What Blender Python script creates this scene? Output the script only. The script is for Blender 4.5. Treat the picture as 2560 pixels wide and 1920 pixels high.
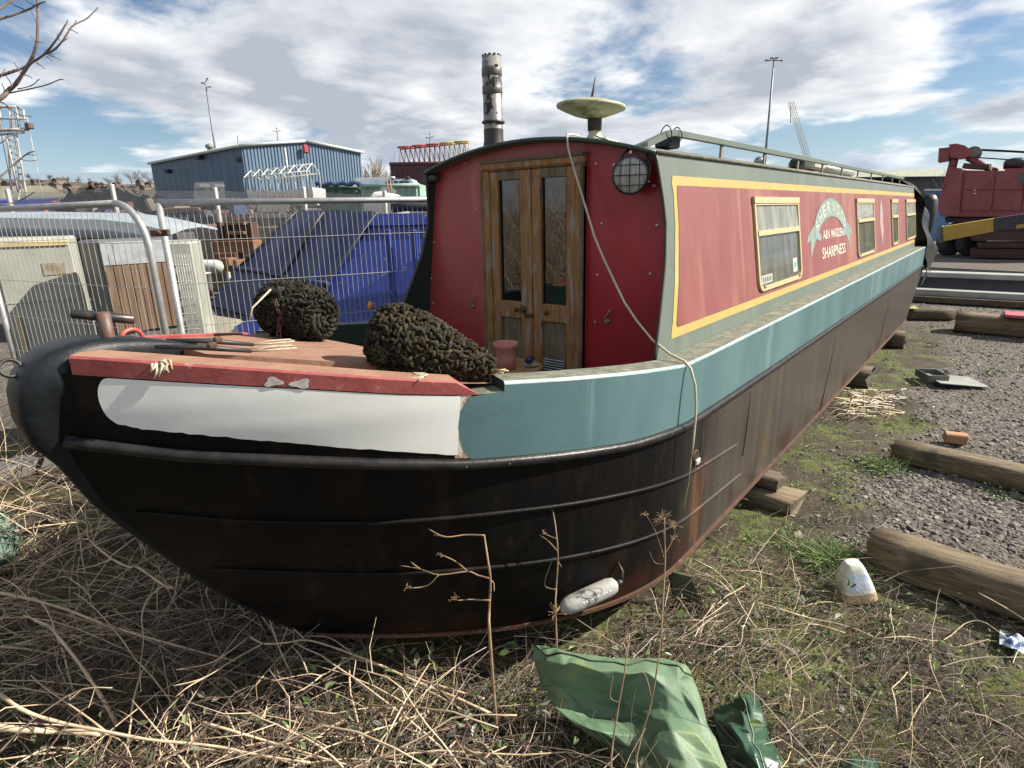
import bpy, math, random
import numpy as np
from mathutils import Vector, Matrix

for _o in list(bpy.data.objects):
    bpy.data.objects.remove(_o)
scene = bpy.context.scene
COL = scene.collection
R = random.Random(11)
RNG = np.random.default_rng(11)

# ------------------------------------------------------------------ camera
CAM = np.array([-1.2499, -2.0622, 1.9218])
YAW, PIT, ROL, FPX = 0.6908, -0.2810, -0.0235, 1481.0
_fw = np.array([math.cos(PIT) * math.cos(YAW), math.cos(PIT) * math.sin(YAW), math.sin(PIT)])
_r0 = np.array([math.sin(YAW), -math.cos(YAW), 0.0])
_u0 = np.cross(_r0, _fw)
_rt = math.cos(ROL) * _r0 + math.sin(ROL) * _u0
_up = -math.sin(ROL) * _r0 + math.cos(ROL) * _u0
cam_d = bpy.data.cameras.new("camera")
cam = bpy.data.objects.new("camera", cam_d)
COL.objects.link(cam)
cam_d.sensor_width = 36.0
cam_d.lens = 36.0 * FPX / 2560.0
cam_d.clip_start = 0.02
cam_d.clip_end = 5000.0
cam.matrix_world = Matrix((
    (_rt[0], _up[0], -_fw[0], CAM[0]),
    (_rt[1], _up[1], -_fw[1], CAM[1]),
    (_rt[2], _up[2], -_fw[2], CAM[2]),
    (0, 0, 0, 1)))
scene.camera = cam

# ------------------------------------------------------------------ sun, sky, exposure
SUN_AZ = math.radians(-48.0)      # measured from +x (the stern direction) towards +y
SUN_EL = math.radians(38.0)
sun_d = bpy.data.lights.new("sun", 'SUN')
sun_d.energy = 5.0
sun_d.angle = math.radians(0.5)
sun_d.color = (1.0, 0.92, 0.79)
sun = bpy.data.objects.new("sun", sun_d)
COL.objects.link(sun)
_s = Vector((math.cos(SUN_EL) * math.cos(SUN_AZ), math.cos(SUN_EL) * math.sin(SUN_AZ), math.sin(SUN_EL)))
sun.rotation_euler = _s.to_track_quat('Z', 'Y').to_euler()
sun.location = _s * 60

scene.view_settings.view_transform = 'Standard'
scene.view_settings.look = 'None'
scene.view_settings.gamma = 1.0
scene.view_settings.exposure = 1.05
scene.view_settings.use_curve_mapping = False

world = bpy.data.worlds.new("World")
scene.world = world
world.use_nodes = True


def build_world():
    nt = world.node_tree
    nt.nodes.clear()
    N, L = nt.nodes, nt.links

    def nd(t, **k):
        n = N.new(t)
        for a, b in k.items():
            setattr(n, a, b)
        return n

    def math_(op, a, b=None, clamp=False):
        n = nd('ShaderNodeMath', operation=op)
        n.use_clamp = clamp
        for i, v in enumerate((a, b)):
            if v is None:
                continue
            if isinstance(v, (int, float)):
                n.inputs[i].default_value = v
            else:
                L.new(v, n.inputs[i])
        return n.outputs[0]

    def maprange(v, a, b, c=0.0, d=1.0, smooth=True):
        n = nd('ShaderNodeMapRange')
        n.interpolation_type = 'SMOOTHSTEP' if smooth else 'LINEAR'
        n.clamp = True
        L.new(v, n.inputs[0])
        for i, x in enumerate((a, b, c, d)):
            n.inputs[i + 1].default_value = x
        return n.outputs[0]

    def mix(f, a, b):
        n = nd('ShaderNodeMix', data_type='RGBA')
        for s, v in ((n.inputs[0], f), (n.inputs[6], a), (n.inputs[7], b)):
            if isinstance(v, (int, float)):
                s.default_value = v
            elif isinstance(v, tuple):
                s.default_value = (*v, 1)
            else:
                L.new(v, s)
        return n.outputs[2]

    sky = nd('ShaderNodeTexSky')
    sky.sky_type = 'NISHITA'
    sky.sun_disc = False
    sky.sun_elevation = SUN_EL
    sky.sun_rotation = math.pi / 2 - SUN_AZ
    sky.air_density = 1.0
    sky.dust_density = 0.25
    sky.ozone_density = 3.5
    tc = nd('ShaderNodeTexCoord')
    sep = nd('ShaderNodeSeparateXYZ')
    L.new(tc.outputs['Generated'], sep.inputs[0])
    zc = math_('MAXIMUM', sep.outputs[2], 0.0)
    den = math_('ADD', zc, 0.16)
    px = math_('DIVIDE', sep.outputs[0], den)
    py = math_('DIVIDE', sep.outputs[1], den)
    cmb = nd('ShaderNodeCombineXYZ')
    L.new(px, cmb.inputs[0])
    L.new(py, cmb.inputs[1])

    def fbm(offset, scale, detail, rough, dist):
        m = nd('ShaderNodeVectorMath', operation='ADD')
        L.new(cmb.outputs[0], m.inputs[0])
        m.inputs[1].default_value = offset
        n = nd('ShaderNodeTexNoise')
        n.noise_dimensions = '3D'
        L.new(m.outputs[0], n.inputs['Vector'])
        n.inputs['Scale'].default_value = scale
        n.inputs['Detail'].default_value = detail
        n.inputs['Roughness'].default_value = rough
        n.inputs['Distortion'].default_value = dist
        return n.outputs['Fac']

    O = (CLX, CLY, 4.1)
    n1 = fbm(O, 0.95, 10.0, 0.55, 0.15)
    big = fbm((CLX * .7 + 3, CLY * .7 - 2, 0.4), 0.36, 2.0, 0.5, 0.0)
    sx, sy = math.cos(SUN_AZ) * .16, math.sin(SUN_AZ) * .16
    n2 = fbm((O[0] + sx, O[1] + sy, O[2] + .02), 0.95, 7.0, 0.55, 0.15)
    fine = fbm((7.7, 1.3, 9.0), 4.5, 9.0, 0.62, 0.2)
    dens = math_('ADD', n1, math_('MULTIPLY', math_('SUBTRACT', big, 0.5), 0.60))
    mask = maprange(dens, 0.385, 0.50)
    lit = math_('SUBTRACT', n1, n2)
    shade = math_('ADD', math_('MULTIPLY', lit, 4.2), math_('MULTIPLY', math_('SUBTRACT', fine, .5), .30))
    core = maprange(dens, 0.42, 0.62, 0.66, 0.08)
    bright = math_('ADD', shade, core, clamp=True)
    cloud = mix(bright, (4.8, 5.2, 6.0), (12.0, 12.0, 11.9))
    # thin high veil keeps the blue pale near the horizon
    col = mix(mask, sky.outputs[0], cloud)
    haze = maprange(sep.outputs[2], 0.0, 0.14, 0.45, 0.0)
    col = mix(haze, col, (5.2, 6.9, 9.2))
    # below the horizon: plain dull ground tone
    below = maprange(sep.outputs[2], -0.03, -0.005, 1.0, 0.0)
    col = mix(below, col, (1.6, 1.55, 1.45))
    bg = nd('ShaderNodeBackground')
    L.new(col, bg.inputs[0])
    bg.inputs[1].default_value = 0.050
    out = nd('ShaderNodeOutputWorld')
    L.new(bg.outputs[0], out.inputs[0])


CLX, CLY = 5.1, 3.3
build_world()

# ------------------------------------------------------------------ survey helpers
SC = 2560.0 / 2212.0


def ray(px, py):
    return _fw + (px * SC - 1280) / FPX * _rt - (py * SC - 960) / FPX * _up


def G(px, py, z=0.0):
    d = ray(px, py)
    return CAM + d * ((z - CAM[2]) / d[2])


def atx(px, py, x):
    d = ray(px, py)
    return CAM + d * ((x - CAM[0]) / d[0])


def aty(px, py, y):
    d = ray(px, py)
    return CAM + d * ((y - CAM[1]) / d[1])


def V(px, py, dep):
    return CAM + ray(px, py) * dep


def depth_of(p):
    return float((np.asarray(p) - CAM) @ _fw)


# ------------------------------------------------------------------ materials
MATS = {}


def M(name, c, c2=None, rough=.6, rough2=None, metal=0.0, nscale=6.0, lo=.35, hi=.65, stretch=(1, 1, 1),
      bump=0.0, bscale=60.0, layers=(), island=0.0, spec=.5, coat=0.0, bstretch=(1, 1, 1), trans=0.0, vor=False):
    """layers: (colour, noise scale, lo, hi, stretch[, rough])"""
    if name in MATS:
        return MATS[name]
    m = bpy.data.materials.new(name)
    MATS[name] = m
    m.use_nodes = True
    nt = m.node_tree
    N, L = nt.nodes, nt.links
    b = N['Principled BSDF']
    tc = N.new('ShaderNodeTexCoord')

    def noise(scale, st, det=6.0, off=0.0, dist=0.2):
        mp = N.new('ShaderNodeMapping')
        L.new(tc.outputs['Object'], mp.inputs[0])
        mp.inputs['Scale'].default_value = st
        mp.inputs['Location'].default_value = (off, off * 1.7, off * .6)
        n = N.new('ShaderNodeTexNoise')
        L.new(mp.outputs[0], n.inputs['Vector'])
        n.inputs['Scale'].default_value = scale
        n.inputs['Detail'].default_value = det
        n.inputs['Roughness'].default_value = .6
        n.inputs['Distortion'].default_value = dist
        return n.outputs['Fac']

    def mr(v, a, bb):
        n = N.new('ShaderNodeMapRange')
        n.interpolation_type = 'SMOOTHSTEP'
        L.new(v, n.inputs[0])
        n.inputs[1].default_value = a
        n.inputs[2].default_value = bb
        return n.outputs[0]

    def mix(f, a, bb):
        n = N.new('ShaderNodeMix')
        n.data_type = 'RGBA'
        L.new(f, n.inputs[0])
        for s, v in ((n.inputs[6], a), (n.inputs[7], bb)):
            if isinstance(v, tuple):
                s.default_value = (*v, 1)
            else:
                L.new(v, s)
        return n.outputs[2]

    if c2 is None:
        c2 = tuple(x * .78 for x in c)
    n0 = noise(nscale, stretch)
    col = mix(mr(n0, lo, hi), c, c2)
    rgh = None
    if rough2 is not None:
        mm = N.new('ShaderNodeMapRange')
        L.new(n0, mm.inputs[0])
        mm.inputs[1].default_value = lo
        mm.inputs[2].default_value = hi
        mm.inputs[3].default_value = rough
        mm.inputs[4].default_value = rough2
        rgh = mm.outputs[0]
    for i, ly in enumerate(layers):
        lc, ls, llo, lhi, lst = ly[:5]
        f = mr(noise(ls, lst, 7.0, 3.1 * (i + 1)), llo, lhi)
        col = mix(f, col, lc)
    if island:
        g = N.new('ShaderNodeNewGeometry')
        hs = N.new('ShaderNodeHueSaturation')
        mp = N.new('ShaderNodeMapRange')
        L.new(g.outputs['Random Per Island'], mp.inputs[0])
        mp.inputs[3].default_value = 1 - island
        mp.inputs[4].default_value = 1 + island
        L.new(mp.outputs[0], hs.inputs['Value'])
        m7 = N.new('ShaderNodeMath'); m7.operation = 'MULTIPLY'; m7.inputs[1].default_value = 37.0
        L.new(g.outputs['Random Per Island'], m7.inputs[0])
        fr = N.new('ShaderNodeMath'); fr.operation = 'FRACT'
        L.new(m7.outputs[0], fr.inputs[0])
        ms = N.new('ShaderNodeMapRange')
        L.new(fr.outputs[0], ms.inputs[0])
        ms.inputs[3].default_value = .45
        ms.inputs[4].default_value = 1.15
        L.new(ms.outputs[0], hs.inputs['Saturation'])
        L.new(col, hs.inputs['Color'])
        col = hs.outputs[0]
    L.new(col, b.inputs['Base Color'])
    if rgh is not None:
        L.new(rgh, b.inputs['Roughness'])
    else:
        b.inputs['Roughness'].default_value = rough
    b.inputs['Metallic'].default_value = metal
    b.inputs['Specular IOR Level'].default_value = spec
    b.inputs['Coat Weight'].default_value = coat
    b.inputs['Coat Roughness'].default_value = .12
    if trans:
        b.inputs['Subsurface Weight'].default_value = 0.0
    if bump:
        bp = N.new('ShaderNodeBump')
        bp.inputs['Strength'].default_value = min(1.0, bump)
        bp.inputs['Distance'].default_value = .01 * max(1.0, bump)
        if vor:
            vt = N.new('ShaderNodeTexVoronoi')
            L.new(tc.outputs['Object'], vt.inputs['Vector'])
            vt.inputs['Scale'].default_value = bscale
            L.new(vt.outputs['Distance'], bp.inputs['Height'])
        else:
            L.new(noise(bscale, bstretch, 8.0, 9.9), bp.inputs['Height'])
        L.new(bp.outputs[0], b.inputs['Normal'])
    return m


def glassmat(name, tint=(.02, .022, .02), film=(.30, .32, .29), filmamt=.35, rough=.03, ior=1.6):
    """a pane: clear glass with a dusty film on it"""
    if name in MATS:
        return MATS[name]
    m = bpy.data.materials.new(name)
    MATS[name] = m
    m.use_nodes = True
    nt = m.node_tree
    N, L = nt.nodes, nt.links
    N.clear()
    out = N.new('ShaderNodeOutputMaterial')
    tr = N.new('ShaderNodeBsdfTransparent')
    tr.inputs[0].default_value = (.75, .78, .75, 1)
    gl = N.new('ShaderNodeBsdfGlossy')
    gl.inputs['Roughness'].default_value = rough
    fr = N.new('ShaderNodeFresnel')
    fr.inputs[0].default_value = ior
    mx = N.new('ShaderNodeMixShader')
    L.new(fr.outputs[0], mx.inputs[0])
    L.new(tr.outputs[0], mx.inputs[1])
    L.new(gl.outputs[0], mx.inputs[2])
    df = N.new('ShaderNodeBsdfDiffuse')
    df.inputs[0].default_value = (*film, 1)
    tc = N.new('ShaderNodeTexCoord')
    mp = N.new('ShaderNodeMapping')
    mp.inputs['Scale'].default_value = (3, 3, .8)
    L.new(tc.outputs['Object'], mp.inputs[0])
    n = N.new('ShaderNodeTexNoise')
    n.inputs['Scale'].default_value = 4
    n.inputs['Detail'].default_value = 7
    L.new(mp.outputs[0], n.inputs['Vector'])
    mr = N.new('ShaderNodeMapRange')
    L.new(n.outputs['Fac'], mr.inputs[0])
    mr.inputs[1].default_value = .3
    mr.inputs[2].default_value = .75
    mr.inputs[3].default_value = filmamt * .5
    mr.inputs[4].default_value = min(1, filmamt * 1.5)
    mx2 = N.new('ShaderNodeMixShader')
    L.new(mr.outputs[0], mx2.inputs[0])
    L.new(mx.outputs[0], mx2.inputs[1])
    L.new(df.outputs[0], mx2.inputs[2])
    L.new(mx2.outputs[0], out.inputs[0])
    return m


# ------------------------------------------------------------------ mesh helpers
BASE = {}


class MB:
    def __init__(self):
        self.v, self.f, self.s = [], [], []

    def add(self, vs, fs, smooth=False):
        o = len(self.v)
        self.v += [tuple(map(float, p)) for p in vs]
        self.f += [tuple(i + o for i in f) for f in fs]
        self.s += [smooth] * len(fs)
        return self

    def box(self, c, s, rz=0.0, ch=None, rot=None, taper=None):
        """chamfered box, centre c, full size s"""
        hx, hy, hz = s[0] / 2, s[1] / 2, s[2] / 2
        if ch is None:
            ch = min(hx, hy, hz) * .12
        ch = min(ch, hx * .9, hy * .9, hz * .9)
        vs, idx = [], {}
        for sx in (-1, 1):
            for sy in (-1, 1):
                for sz in (-1, 1):
                    for ax in range(3):
                        p = [sx * (hx - ch), sy * (hy - ch), sz * (hz - ch)]
                        p[ax] = (sx * hx, sy * hy, sz * hz)[ax]
                        idx[(sx, sy, sz, ax)] = len(vs)
                        vs.append(p)
        fs = []
        S = (-1, 1)
        for s1 in S:
            fs.append([idx[(s1, a, b, 0)] for a, b in ((-1, -1), (1, -1), (1, 1), (-1, 1))][::s1])
            fs.append([idx[(a, s1, b, 1)] for a, b in ((-1, -1), (-1, 1), (1, 1), (1, -1))][::s1])
            fs.append([idx[(a, b, s1, 2)] for a, b in ((-1, -1), (1, -1), (1, 1), (-1, 1))][::s1])
        for a in S:
            for b in S:
                fs.append([idx[(-1, a, b, 1)], idx[(1, a, b, 1)], idx[(1, a, b, 2)], idx[(-1, a, b, 2)]][::-a * b])
                fs.append([idx[(a, -1, b, 2)], idx[(a, 1, b, 2)], idx[(a, 1, b, 0)], idx[(a, -1, b, 0)]][::-a * b])
                fs.append([idx[(a, b, -1, 0)], idx[(a, b, 1, 0)], idx[(a, b, 1, 1)], idx[(a, b, -1, 1)]][::-a * b])
                for d in S:
                    fs.append([idx[(a, b, d, 0)], idx[(a, b, d, 1)], idx[(a, b, d, 2)]][::a * b * d])
        if rot is None:
            rot = Matrix.Rotation(rz, 3, 'Z')
        out = []
        for p in vs:
            if taper:
                k = 1 + (taper - 1) * (p[2] + hz) / (2 * hz)
                p = [p[0] * k, p[1] * k, p[2]]
            q = rot @ Vector(p)
            out.append((q[0] + c[0], q[1] + c[1], q[2] + c[2]))
        return self.add(out, fs)

    def hexa(self, p):
        """8 corners: bottom 4 then top 4, same order"""
        return self.add(p, [(3, 2, 1, 0), (4, 5, 6, 7), (0, 1, 5, 4), (1, 2, 6, 5), (2, 3, 7, 6), (3, 0, 4, 7)])

    def tube(self, path, r, n=8, caps=True, closed=False, smooth=True, flat=None):
        P = [np.asarray(p, float) for p in path]
        m = len(P)
        rr = r if hasattr(r, '__len__') else [r] * m
        T = []
        for i in range(m):
            a = P[(i - 1) % m] if (i > 0 or closed) else P[i]
            b = P[(i + 1) % m] if (i < m - 1 or closed) else P[i]
            t = b - a
            l = np.linalg.norm(t)
            T.append(t / l if l > 1e-9 else np.array([0, 0, 1.0]))
        ref = np.array([0, 0, 1.0]) if abs(T[0][2]) < .9 else np.array([1.0, 0, 0])
        nn = np.cross(T[0], ref)
        nn /= np.linalg.norm(nn)
        vs = []
        for i in range(m):
            nn = nn - T[i] * (nn @ T[i])
            nn /= max(1e-9, np.linalg.norm(nn))
            bb = np.cross(T[i], nn)
            for k in range(n):
                a = 2 * math.pi * k / n
                vs.append(P[i] + rr[i] * (math.cos(a) * nn + math.sin(a) * bb))
        fs = []
        for i in range(m if closed else m - 1):
            for k in range(n):
                j = (i + 1) % m
                fs.append((i * n + k, i * n + (k + 1) % n, j * n + (k + 1) % n, j * n + k))
        self.add(vs, fs, smooth)
        if caps and not closed:
            o = len(self.v) - len(vs)
            self.f += [tuple(o + k for k in range(n))[::-1], tuple(o + (m - 1) * n + k for k in range(n))]
            self.s += [False, False]
        return self

    def lathe(self, prof, c, n=24, axis=None, smooth=True, cap0=True, cap1=True):
        rot = axis if axis is not None else Matrix.Identity(3)
        vs = []
        for r, z in prof:
            for k in range(n):
                a = 2 * math.pi * k / n
                q = rot @ Vector((r * math.cos(a), r * math.sin(a), z))
                vs.append((q[0] + c[0], q[1] + c[1], q[2] + c[2]))
        fs = []
        for i in range(len(prof) - 1):
            for k in range(n):
                fs.append((i * n + k, i * n + (k + 1) % n, (i + 1) * n + (k + 1) % n, (i + 1) * n + k))
        o = len(self.v)
        self.add(vs, fs, smooth)
        if cap0:
            self.f.append(tuple(o + k for k in range(n))[::-1]); self.s.append(False)
        if cap1:
            self.f.append(tuple(o + (len(prof) - 1) * n + k for k in range(n))); self.s.append(False)
        return self

    def prism(self, poly, fa, fb, smooth_side=False):
        """poly in 2D; fa, fb map (u,v) to the two faces"""
        n = len(poly)
        vs = [fa(*p) for p in poly] + [fb(*p) for p in poly]
        fs = [tuple(range(n)), tuple(range(2 * n - 1, n - 1, -1))]
        self.add(vs, fs)
        o = len(self.v) - 2 * n
        for i in range(n):
            j = (i + 1) % n
            self.f.append((o + i, o + n + i, o + n + j, o + j)); self.s.append(smooth_side)
        return self

    def grid(self, fn, us, vs, smooth=True, closeu=False):
        pts = [fn(u, v) for u in us for v in vs]
        nu, nv = len(us), len(vs)
        fs = []
        for i in range(nu if closeu else nu - 1):
            for j in range(nv - 1):
                k = (i + 1) % nu
                fs.append((i * nv + j, k * nv + j, k * nv + j + 1, i * nv + j + 1))
        return self.add(pts, fs, smooth)

    def mesh(self, name, off=(0, 0, 0)):
        me = bpy.data.meshes.new(name)
        a = np.array(self.v, float) - np.array(off, float)
        me.from_pydata(a.tolist(), [], self.f)
        me.polygons.foreach_set('use_smooth', self.s)
        me.update()
        return me

    def build(self, name, mat, parent=None, label=None, cat=None, group=None, kind=None, origin=None):
        off = BASE[parent.name] if parent is not None else (origin if origin is not None else (0, 0, 0))
        me = self.mesh(name, off)
        if mat is not None:
            me.materials.append(mat)
        o = bpy.data.objects.new(name, me)
        COL.objects.link(o)
        if parent is not None:
            o.parent = parent
        else:
            o.location = off
        BASE[o.name] = off
        tag(o, label, cat, group, kind)
        return o


def tag(o, label=None, cat=None, group=None, kind=None):
    if label:
        o['label'] = label
    if cat:
        o['category'] = cat
    if group:
        o['group'] = group
    if kind:
        o['kind'] = kind
    return o


def thing(name, label, cat, loc=(0, 0, 0), group=None):
    o = bpy.data.objects.new(name, None)
    COL.objects.link(o)
    o.empty_display_size = .1
    o.location = tuple(map(float, loc))
    BASE[o.name] = tuple(map(float, loc))
    return tag(o, label, cat, group)


def orient(d):
    """rotation taking local z to direction d"""
    return Vector(d).normalized().to_track_quat('Z', 'Y').to_matrix()


def raw_mesh(name, verts, faces_flat, nper, mat, label=None, cat=None, kind=None, parent=None, smooth=False):
    """fast numpy mesh: verts (n,3); faces (m,nper)"""
    me = bpy.data.meshes.new(name)
    nv, nf = len(verts), len(faces_flat)
    me.vertices.add(nv)
    me.vertices.foreach_set('co', np.asarray(verts, np.float32).ravel())
    me.loops.add(nf * nper)
    me.loops.foreach_set('vertex_index', np.asarray(faces_flat, np.int32).ravel())
    me.polygons.add(nf)
    me.polygons.foreach_set('loop_start', np.arange(0, nf * nper, nper, dtype=np.int32))
    me.polygons.foreach_set('loop_total', np.full(nf, nper, np.int32))
    me.polygons.foreach_set('use_smooth', np.full(nf, smooth))
    me.update(calc_edges=True)
    me.validate()
    me.materials.append(mat)
    o = bpy.data.objects.new(name, me)
    COL.objects.link(o)
    if parent is not None:
        o.parent = parent
    BASE[o.name] = (0, 0, 0)
    return tag(o, label, cat, None, kind)


def interp(x, xs, ys):
    return float(np.interp(x, xs, ys))


def vnoise(x, y, seed=0.0):
    """cheap smooth 2D noise, vectorised"""
    x = np.asarray(x, float); y = np.asarray(y, float)
    return (np.sin(x * 1.7 + y * 2.3 + seed) + np.sin(x * 3.9 - y * 3.1 + seed * 1.7 + 1.3) * .6
            + np.sin(x * 7.3 + y * 8.9 + seed * 2.3 + 4.1) * .35 + np.sin(-x * 15.7 + y * 13.1 + seed + 2.2) * .2) / 2.15
# ================================================================== GROUND
def ground_z(x, y):
    x = np.asarray(x, float); y = np.asarray(y, float)
    near = np.exp(-((x - 1.5) ** 2 + (y + 1) ** 2) / 60.0)
    return near * (.022 * vnoise(x * .9, y * .9, 1.0) + .010 * vnoise(x * 3.1, y * 3.1, 2.0))


def gravel_mask(x, y):
    """1 on the bare gravel of the yard, 0 on the weedy strip round the boat"""
    x = np.asarray(x, float); y = np.asarray(y, float)
    w = .22 * vnoise(x * 1.3, y * 1.3, 5.0) + .12 * vnoise(x * 4.0, y * 4.0, 6.0)
    a = np.clip((x - 1.95 + w - .35 * np.clip(-2.0 - y, -1, 2)) / .35, 0, 1)
    b = np.clip((-1.52 - y + w * .9) / .22, 0, 1)
    far = np.clip((x - 9.5) / 1.5, 0, 1)
    fary = np.clip((np.abs(y) - 4.5) / 1.5, 0, 1)
    return np.maximum(np.maximum(a * b, far), fary)


def ground_material():
    m = bpy.data.materials.new('yard_ground')
    MATS['yard_ground'] = m
    m.use_nodes = True
    nt = m.node_tree
    N, L = nt.nodes, nt.links
    b = N['Principled BSDF']
    tc = N.new('ShaderNodeTexCoord')

    def noise(s, det=8, rough=.6):
        n = N.new('ShaderNodeTexNoise')
        L.new(tc.outputs['Object'], n.inputs['Vector'])
        n.inputs['Scale'].default_value = s
        n.inputs['Detail'].default_value = det
        n.inputs['Roughness'].default_value = rough
        return n.outputs['Fac']

    def mr(v, a, c):
        n = N.new('ShaderNodeMapRange')
        n.interpolation_type = 'SMOOTHSTEP'
        L.new(v, n.inputs[0])
        n.inputs[1].default_value = a
        n.inputs[2].default_value = c
        return n.outputs[0]

    def mix(f, a, c):
        n = N.new('ShaderNodeMix')
        n.data_type = 'RGBA'
        L.new(f, n.inputs[0])
        for s, v in ((n.inputs[6], a), (n.inputs[7], c)):
            if isinstance(v, tuple):
                s.default_value = (*v, 1)
            else:
                L.new(v, s)
        return n.outputs[2]

    at = N.new('ShaderNodeAttribute')
    at.attribute_name = 'gravel'
    soil = mix(mr(noise(3.0), .4, .62), (.022, .016, .011), (.055, .042, .027))
    soil = mix(mr(noise(1.6), .45, .58), soil, (.085, .105, .022))
    soil = mix(mr(noise(13.0), .46, .60), soil, (.045, .036, .022))
    soil = mix(mr(noise(30.0), .56, .7), soil, (.15, .12, .075))
    vor = N.new('ShaderNodeTexVoronoi')
    L.new(tc.outputs['Object'], vor.inputs['Vector'])
    vor.inputs['Scale'].default_value = 38
    grav = mix(mr(vor.outputs['Color'], .15, .85), (.048, .043, .040), (.165, .148, .135))
    grav = mix(mr(noise(1.2), .45, .66), grav, (.10, .085, .065))
    col = mix(at.outputs['Fac'], soil, grav)
    L.new(col, b.inputs['Base Color'])
    b.inputs['Roughness'].default_value = .92
    bp = N.new('ShaderNodeBump')
    bp.inputs['Strength'].default_value = .9
    bp.inputs['Distance'].default_value = .02
    ml = N.new('ShaderNodeMath')
    ml.operation = 'MULTIPLY'
    L.new(vor.outputs['Distance'], ml.inputs[0])
    L.new(at.outputs['Fac'], ml.inputs[1])
    ad = N.new('ShaderNodeMath')
    ad.operation = 'SUBTRACT'
    L.new(noise(34.0, 10, .7), ad.inputs[0])
    L.new(ml.outputs[0], ad.inputs[1])
    L.new(ad.outputs[0], bp.inputs['Height'])
    L.new(bp.outputs[0], b.inputs['Normal'])
    return m


def axis_pts(lo, hi, step, far, grow=1.35):
    a = list(np.arange(lo, hi, step))
    s = step
    x = a[-1]
    while x < far:
        s *= grow
        x += s
        a.append(x)
    s = step
    x = a[0]
    while x > -far:
        s *= grow
        x -= s
        a.insert(0, x)
    return np.array(a)


gx = axis_pts(-2.5, 9.0, .07, 900.0)
gy = axis_pts(-4.5, 3.0, .07, 900.0)
GX, GY = np.meshgrid(gx, gy, indexing='ij')
GZ = ground_z(GX, GY)
vv = np.stack([GX, GY, GZ], -1).reshape(-1, 3)
ii = np.arange(len(gx) * len(gy)).reshape(len(gx), len(gy))
ff = np.stack([ii[:-1, :-1], ii[1:, :-1], ii[1:, 1:], ii[:-1, 1:]], -1).reshape(-1, 4)
ground = raw_mesh('ground', vv, ff, 4, ground_material(), kind='structure', smooth=True)
_at = ground.data.attributes.new('gravel', 'FLOAT', 'POINT')
_at.data.foreach_set('value', gravel_mask(vv[:, 0], vv[:, 1]).astype(np.float32))


# ---- scattering
def polar(n, r0, r1, a0=-52, a1=52):
    """points round the photographer, denser close by"""
    r = r0 * (r1 / r0) ** RNG.random(n)
    a = YAW + np.radians(a0 + (a1 - a0) * RNG.random(n))
    return CAM[0] + r * np.cos(a), CAM[1] + r * np.sin(a)


_hx = np.linspace(-.3, 9.4, 200)


def under_hull(x, y, inset=.06):
    hw = np.where(x > 1.3, 1.04, 1.04 * (1 - np.clip((1.3 - x) / 1.5, 0, 1) ** 2.2))
    return (np.abs(y) < hw - inset) & (x > -.2) & (x < 11)


def straw_batch(name, x, y, z, length, width, mat, lift, label, droop=.5, az=None, nseg=3):
    n = len(x)
    if az is None:
        az = RNG.random(n) * 2 * np.pi
    el = np.clip(RNG.normal(lift, .28, n), -.1, 1.45)
    pts = np.zeros((n, nseg + 1, 3))
    pts[:, 0] = np.stack([x, y, z], -1)
    seg = length / nseg
    a, e = az.copy(), el.copy()
    for k in range(nseg):
        pts[:, k + 1, 0] = pts[:, k, 0] + seg * np.cos(e) * np.cos(a)
        pts[:, k + 1, 1] = pts[:, k, 1] + seg * np.cos(e) * np.sin(a)
        pts[:, k + 1, 2] = np.maximum(pts[:, k, 2] + seg * np.sin(e), .004)
        a = a + RNG.normal(0, .13, n)
        e = e - droop * RNG.random(n)
    side = np.stack([-np.sin(az), np.cos(az), np.zeros(n)], -1)
    ups = np.stack([-np.sin(el) * np.cos(az), -np.sin(el) * np.sin(az), np.cos(el)], -1)
    offs = [(-1, -.5), (1, -.5), (0, .9)]
    tw = np.linspace(1, .35, nseg + 1)
    V_ = np.zeros((n, nseg + 1, 3, 3))
    for j, (su, uu) in enumerate(offs):
        V_[:, :, j] = pts + (side * su + ups * uu)[:, None, :] * (width[:, None, None] * tw[None, :, None] * .5)
    base = (np.arange(n) * (nseg + 1) * 3)[:, None]
    F = []
    for k in range(nseg):
        for j in range(3):
            q = [k * 3 + j, k * 3 + (j + 1) % 3, (k + 1) * 3 + (j + 1) % 3, (k + 1) * 3 + j]
            F.append(base + np.array(q)[None])
    F = np.stack(F, 1).reshape(-1, 4)
    return raw_mesh(name, V_.reshape(-1, 3), F, 4, mat, label, None, 'stuff')


def leaf_batch(name, pos, size, mat, label, tilt=.6, cup=.25):
    """folded leaves: six points, two quads each"""
    n = len(pos)
    az = RNG.random(n) * 2 * np.pi
    e = RNG.normal(.15, tilt, n)
    r = RNG.normal(0, tilt, n)
    d = np.stack([np.cos(e) * np.cos(az), np.cos(e) * np.sin(az), np.sin(e)], -1)
    s = np.stack([-np.sin(az), np.cos(az), np.zeros(n)], -1)
    u = np.cross(d, s)
    s2 = s * np.cos(r)[:, None] + u * np.sin(r)[:, None]
    u2 = np.cross(d, s2)
    L_ = size[:, None]
    w = (size * (.36 + .14 * RNG.random(n)))[:, None]
    c = cup * w
    tip = pos + d * L_ - u2 * .12 * L_
    m1, m2 = pos + d * L_ * .36, pos + d * L_ * .72
    VV = np.stack([pos, m1 + s2 * w * .5 + u2 * c, m2 + s2 * w * .40 + u2 * c * .8, tip, m2 - s2 * w * .40 + u2 * c * .8, m1 - s2 * w * .5 + u2 * c], 1)
    base = (np.arange(n) * 6)[:, None]
    F = np.stack([base + np.array([0, 1, 2, 3])[None], base + np.array([0, 3, 4, 5])[None]], 1).reshape(-1, 4)
    return raw_mesh(name, VV.reshape(-1, 3), F, 4, mat, label, None, 'stuff')


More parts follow.
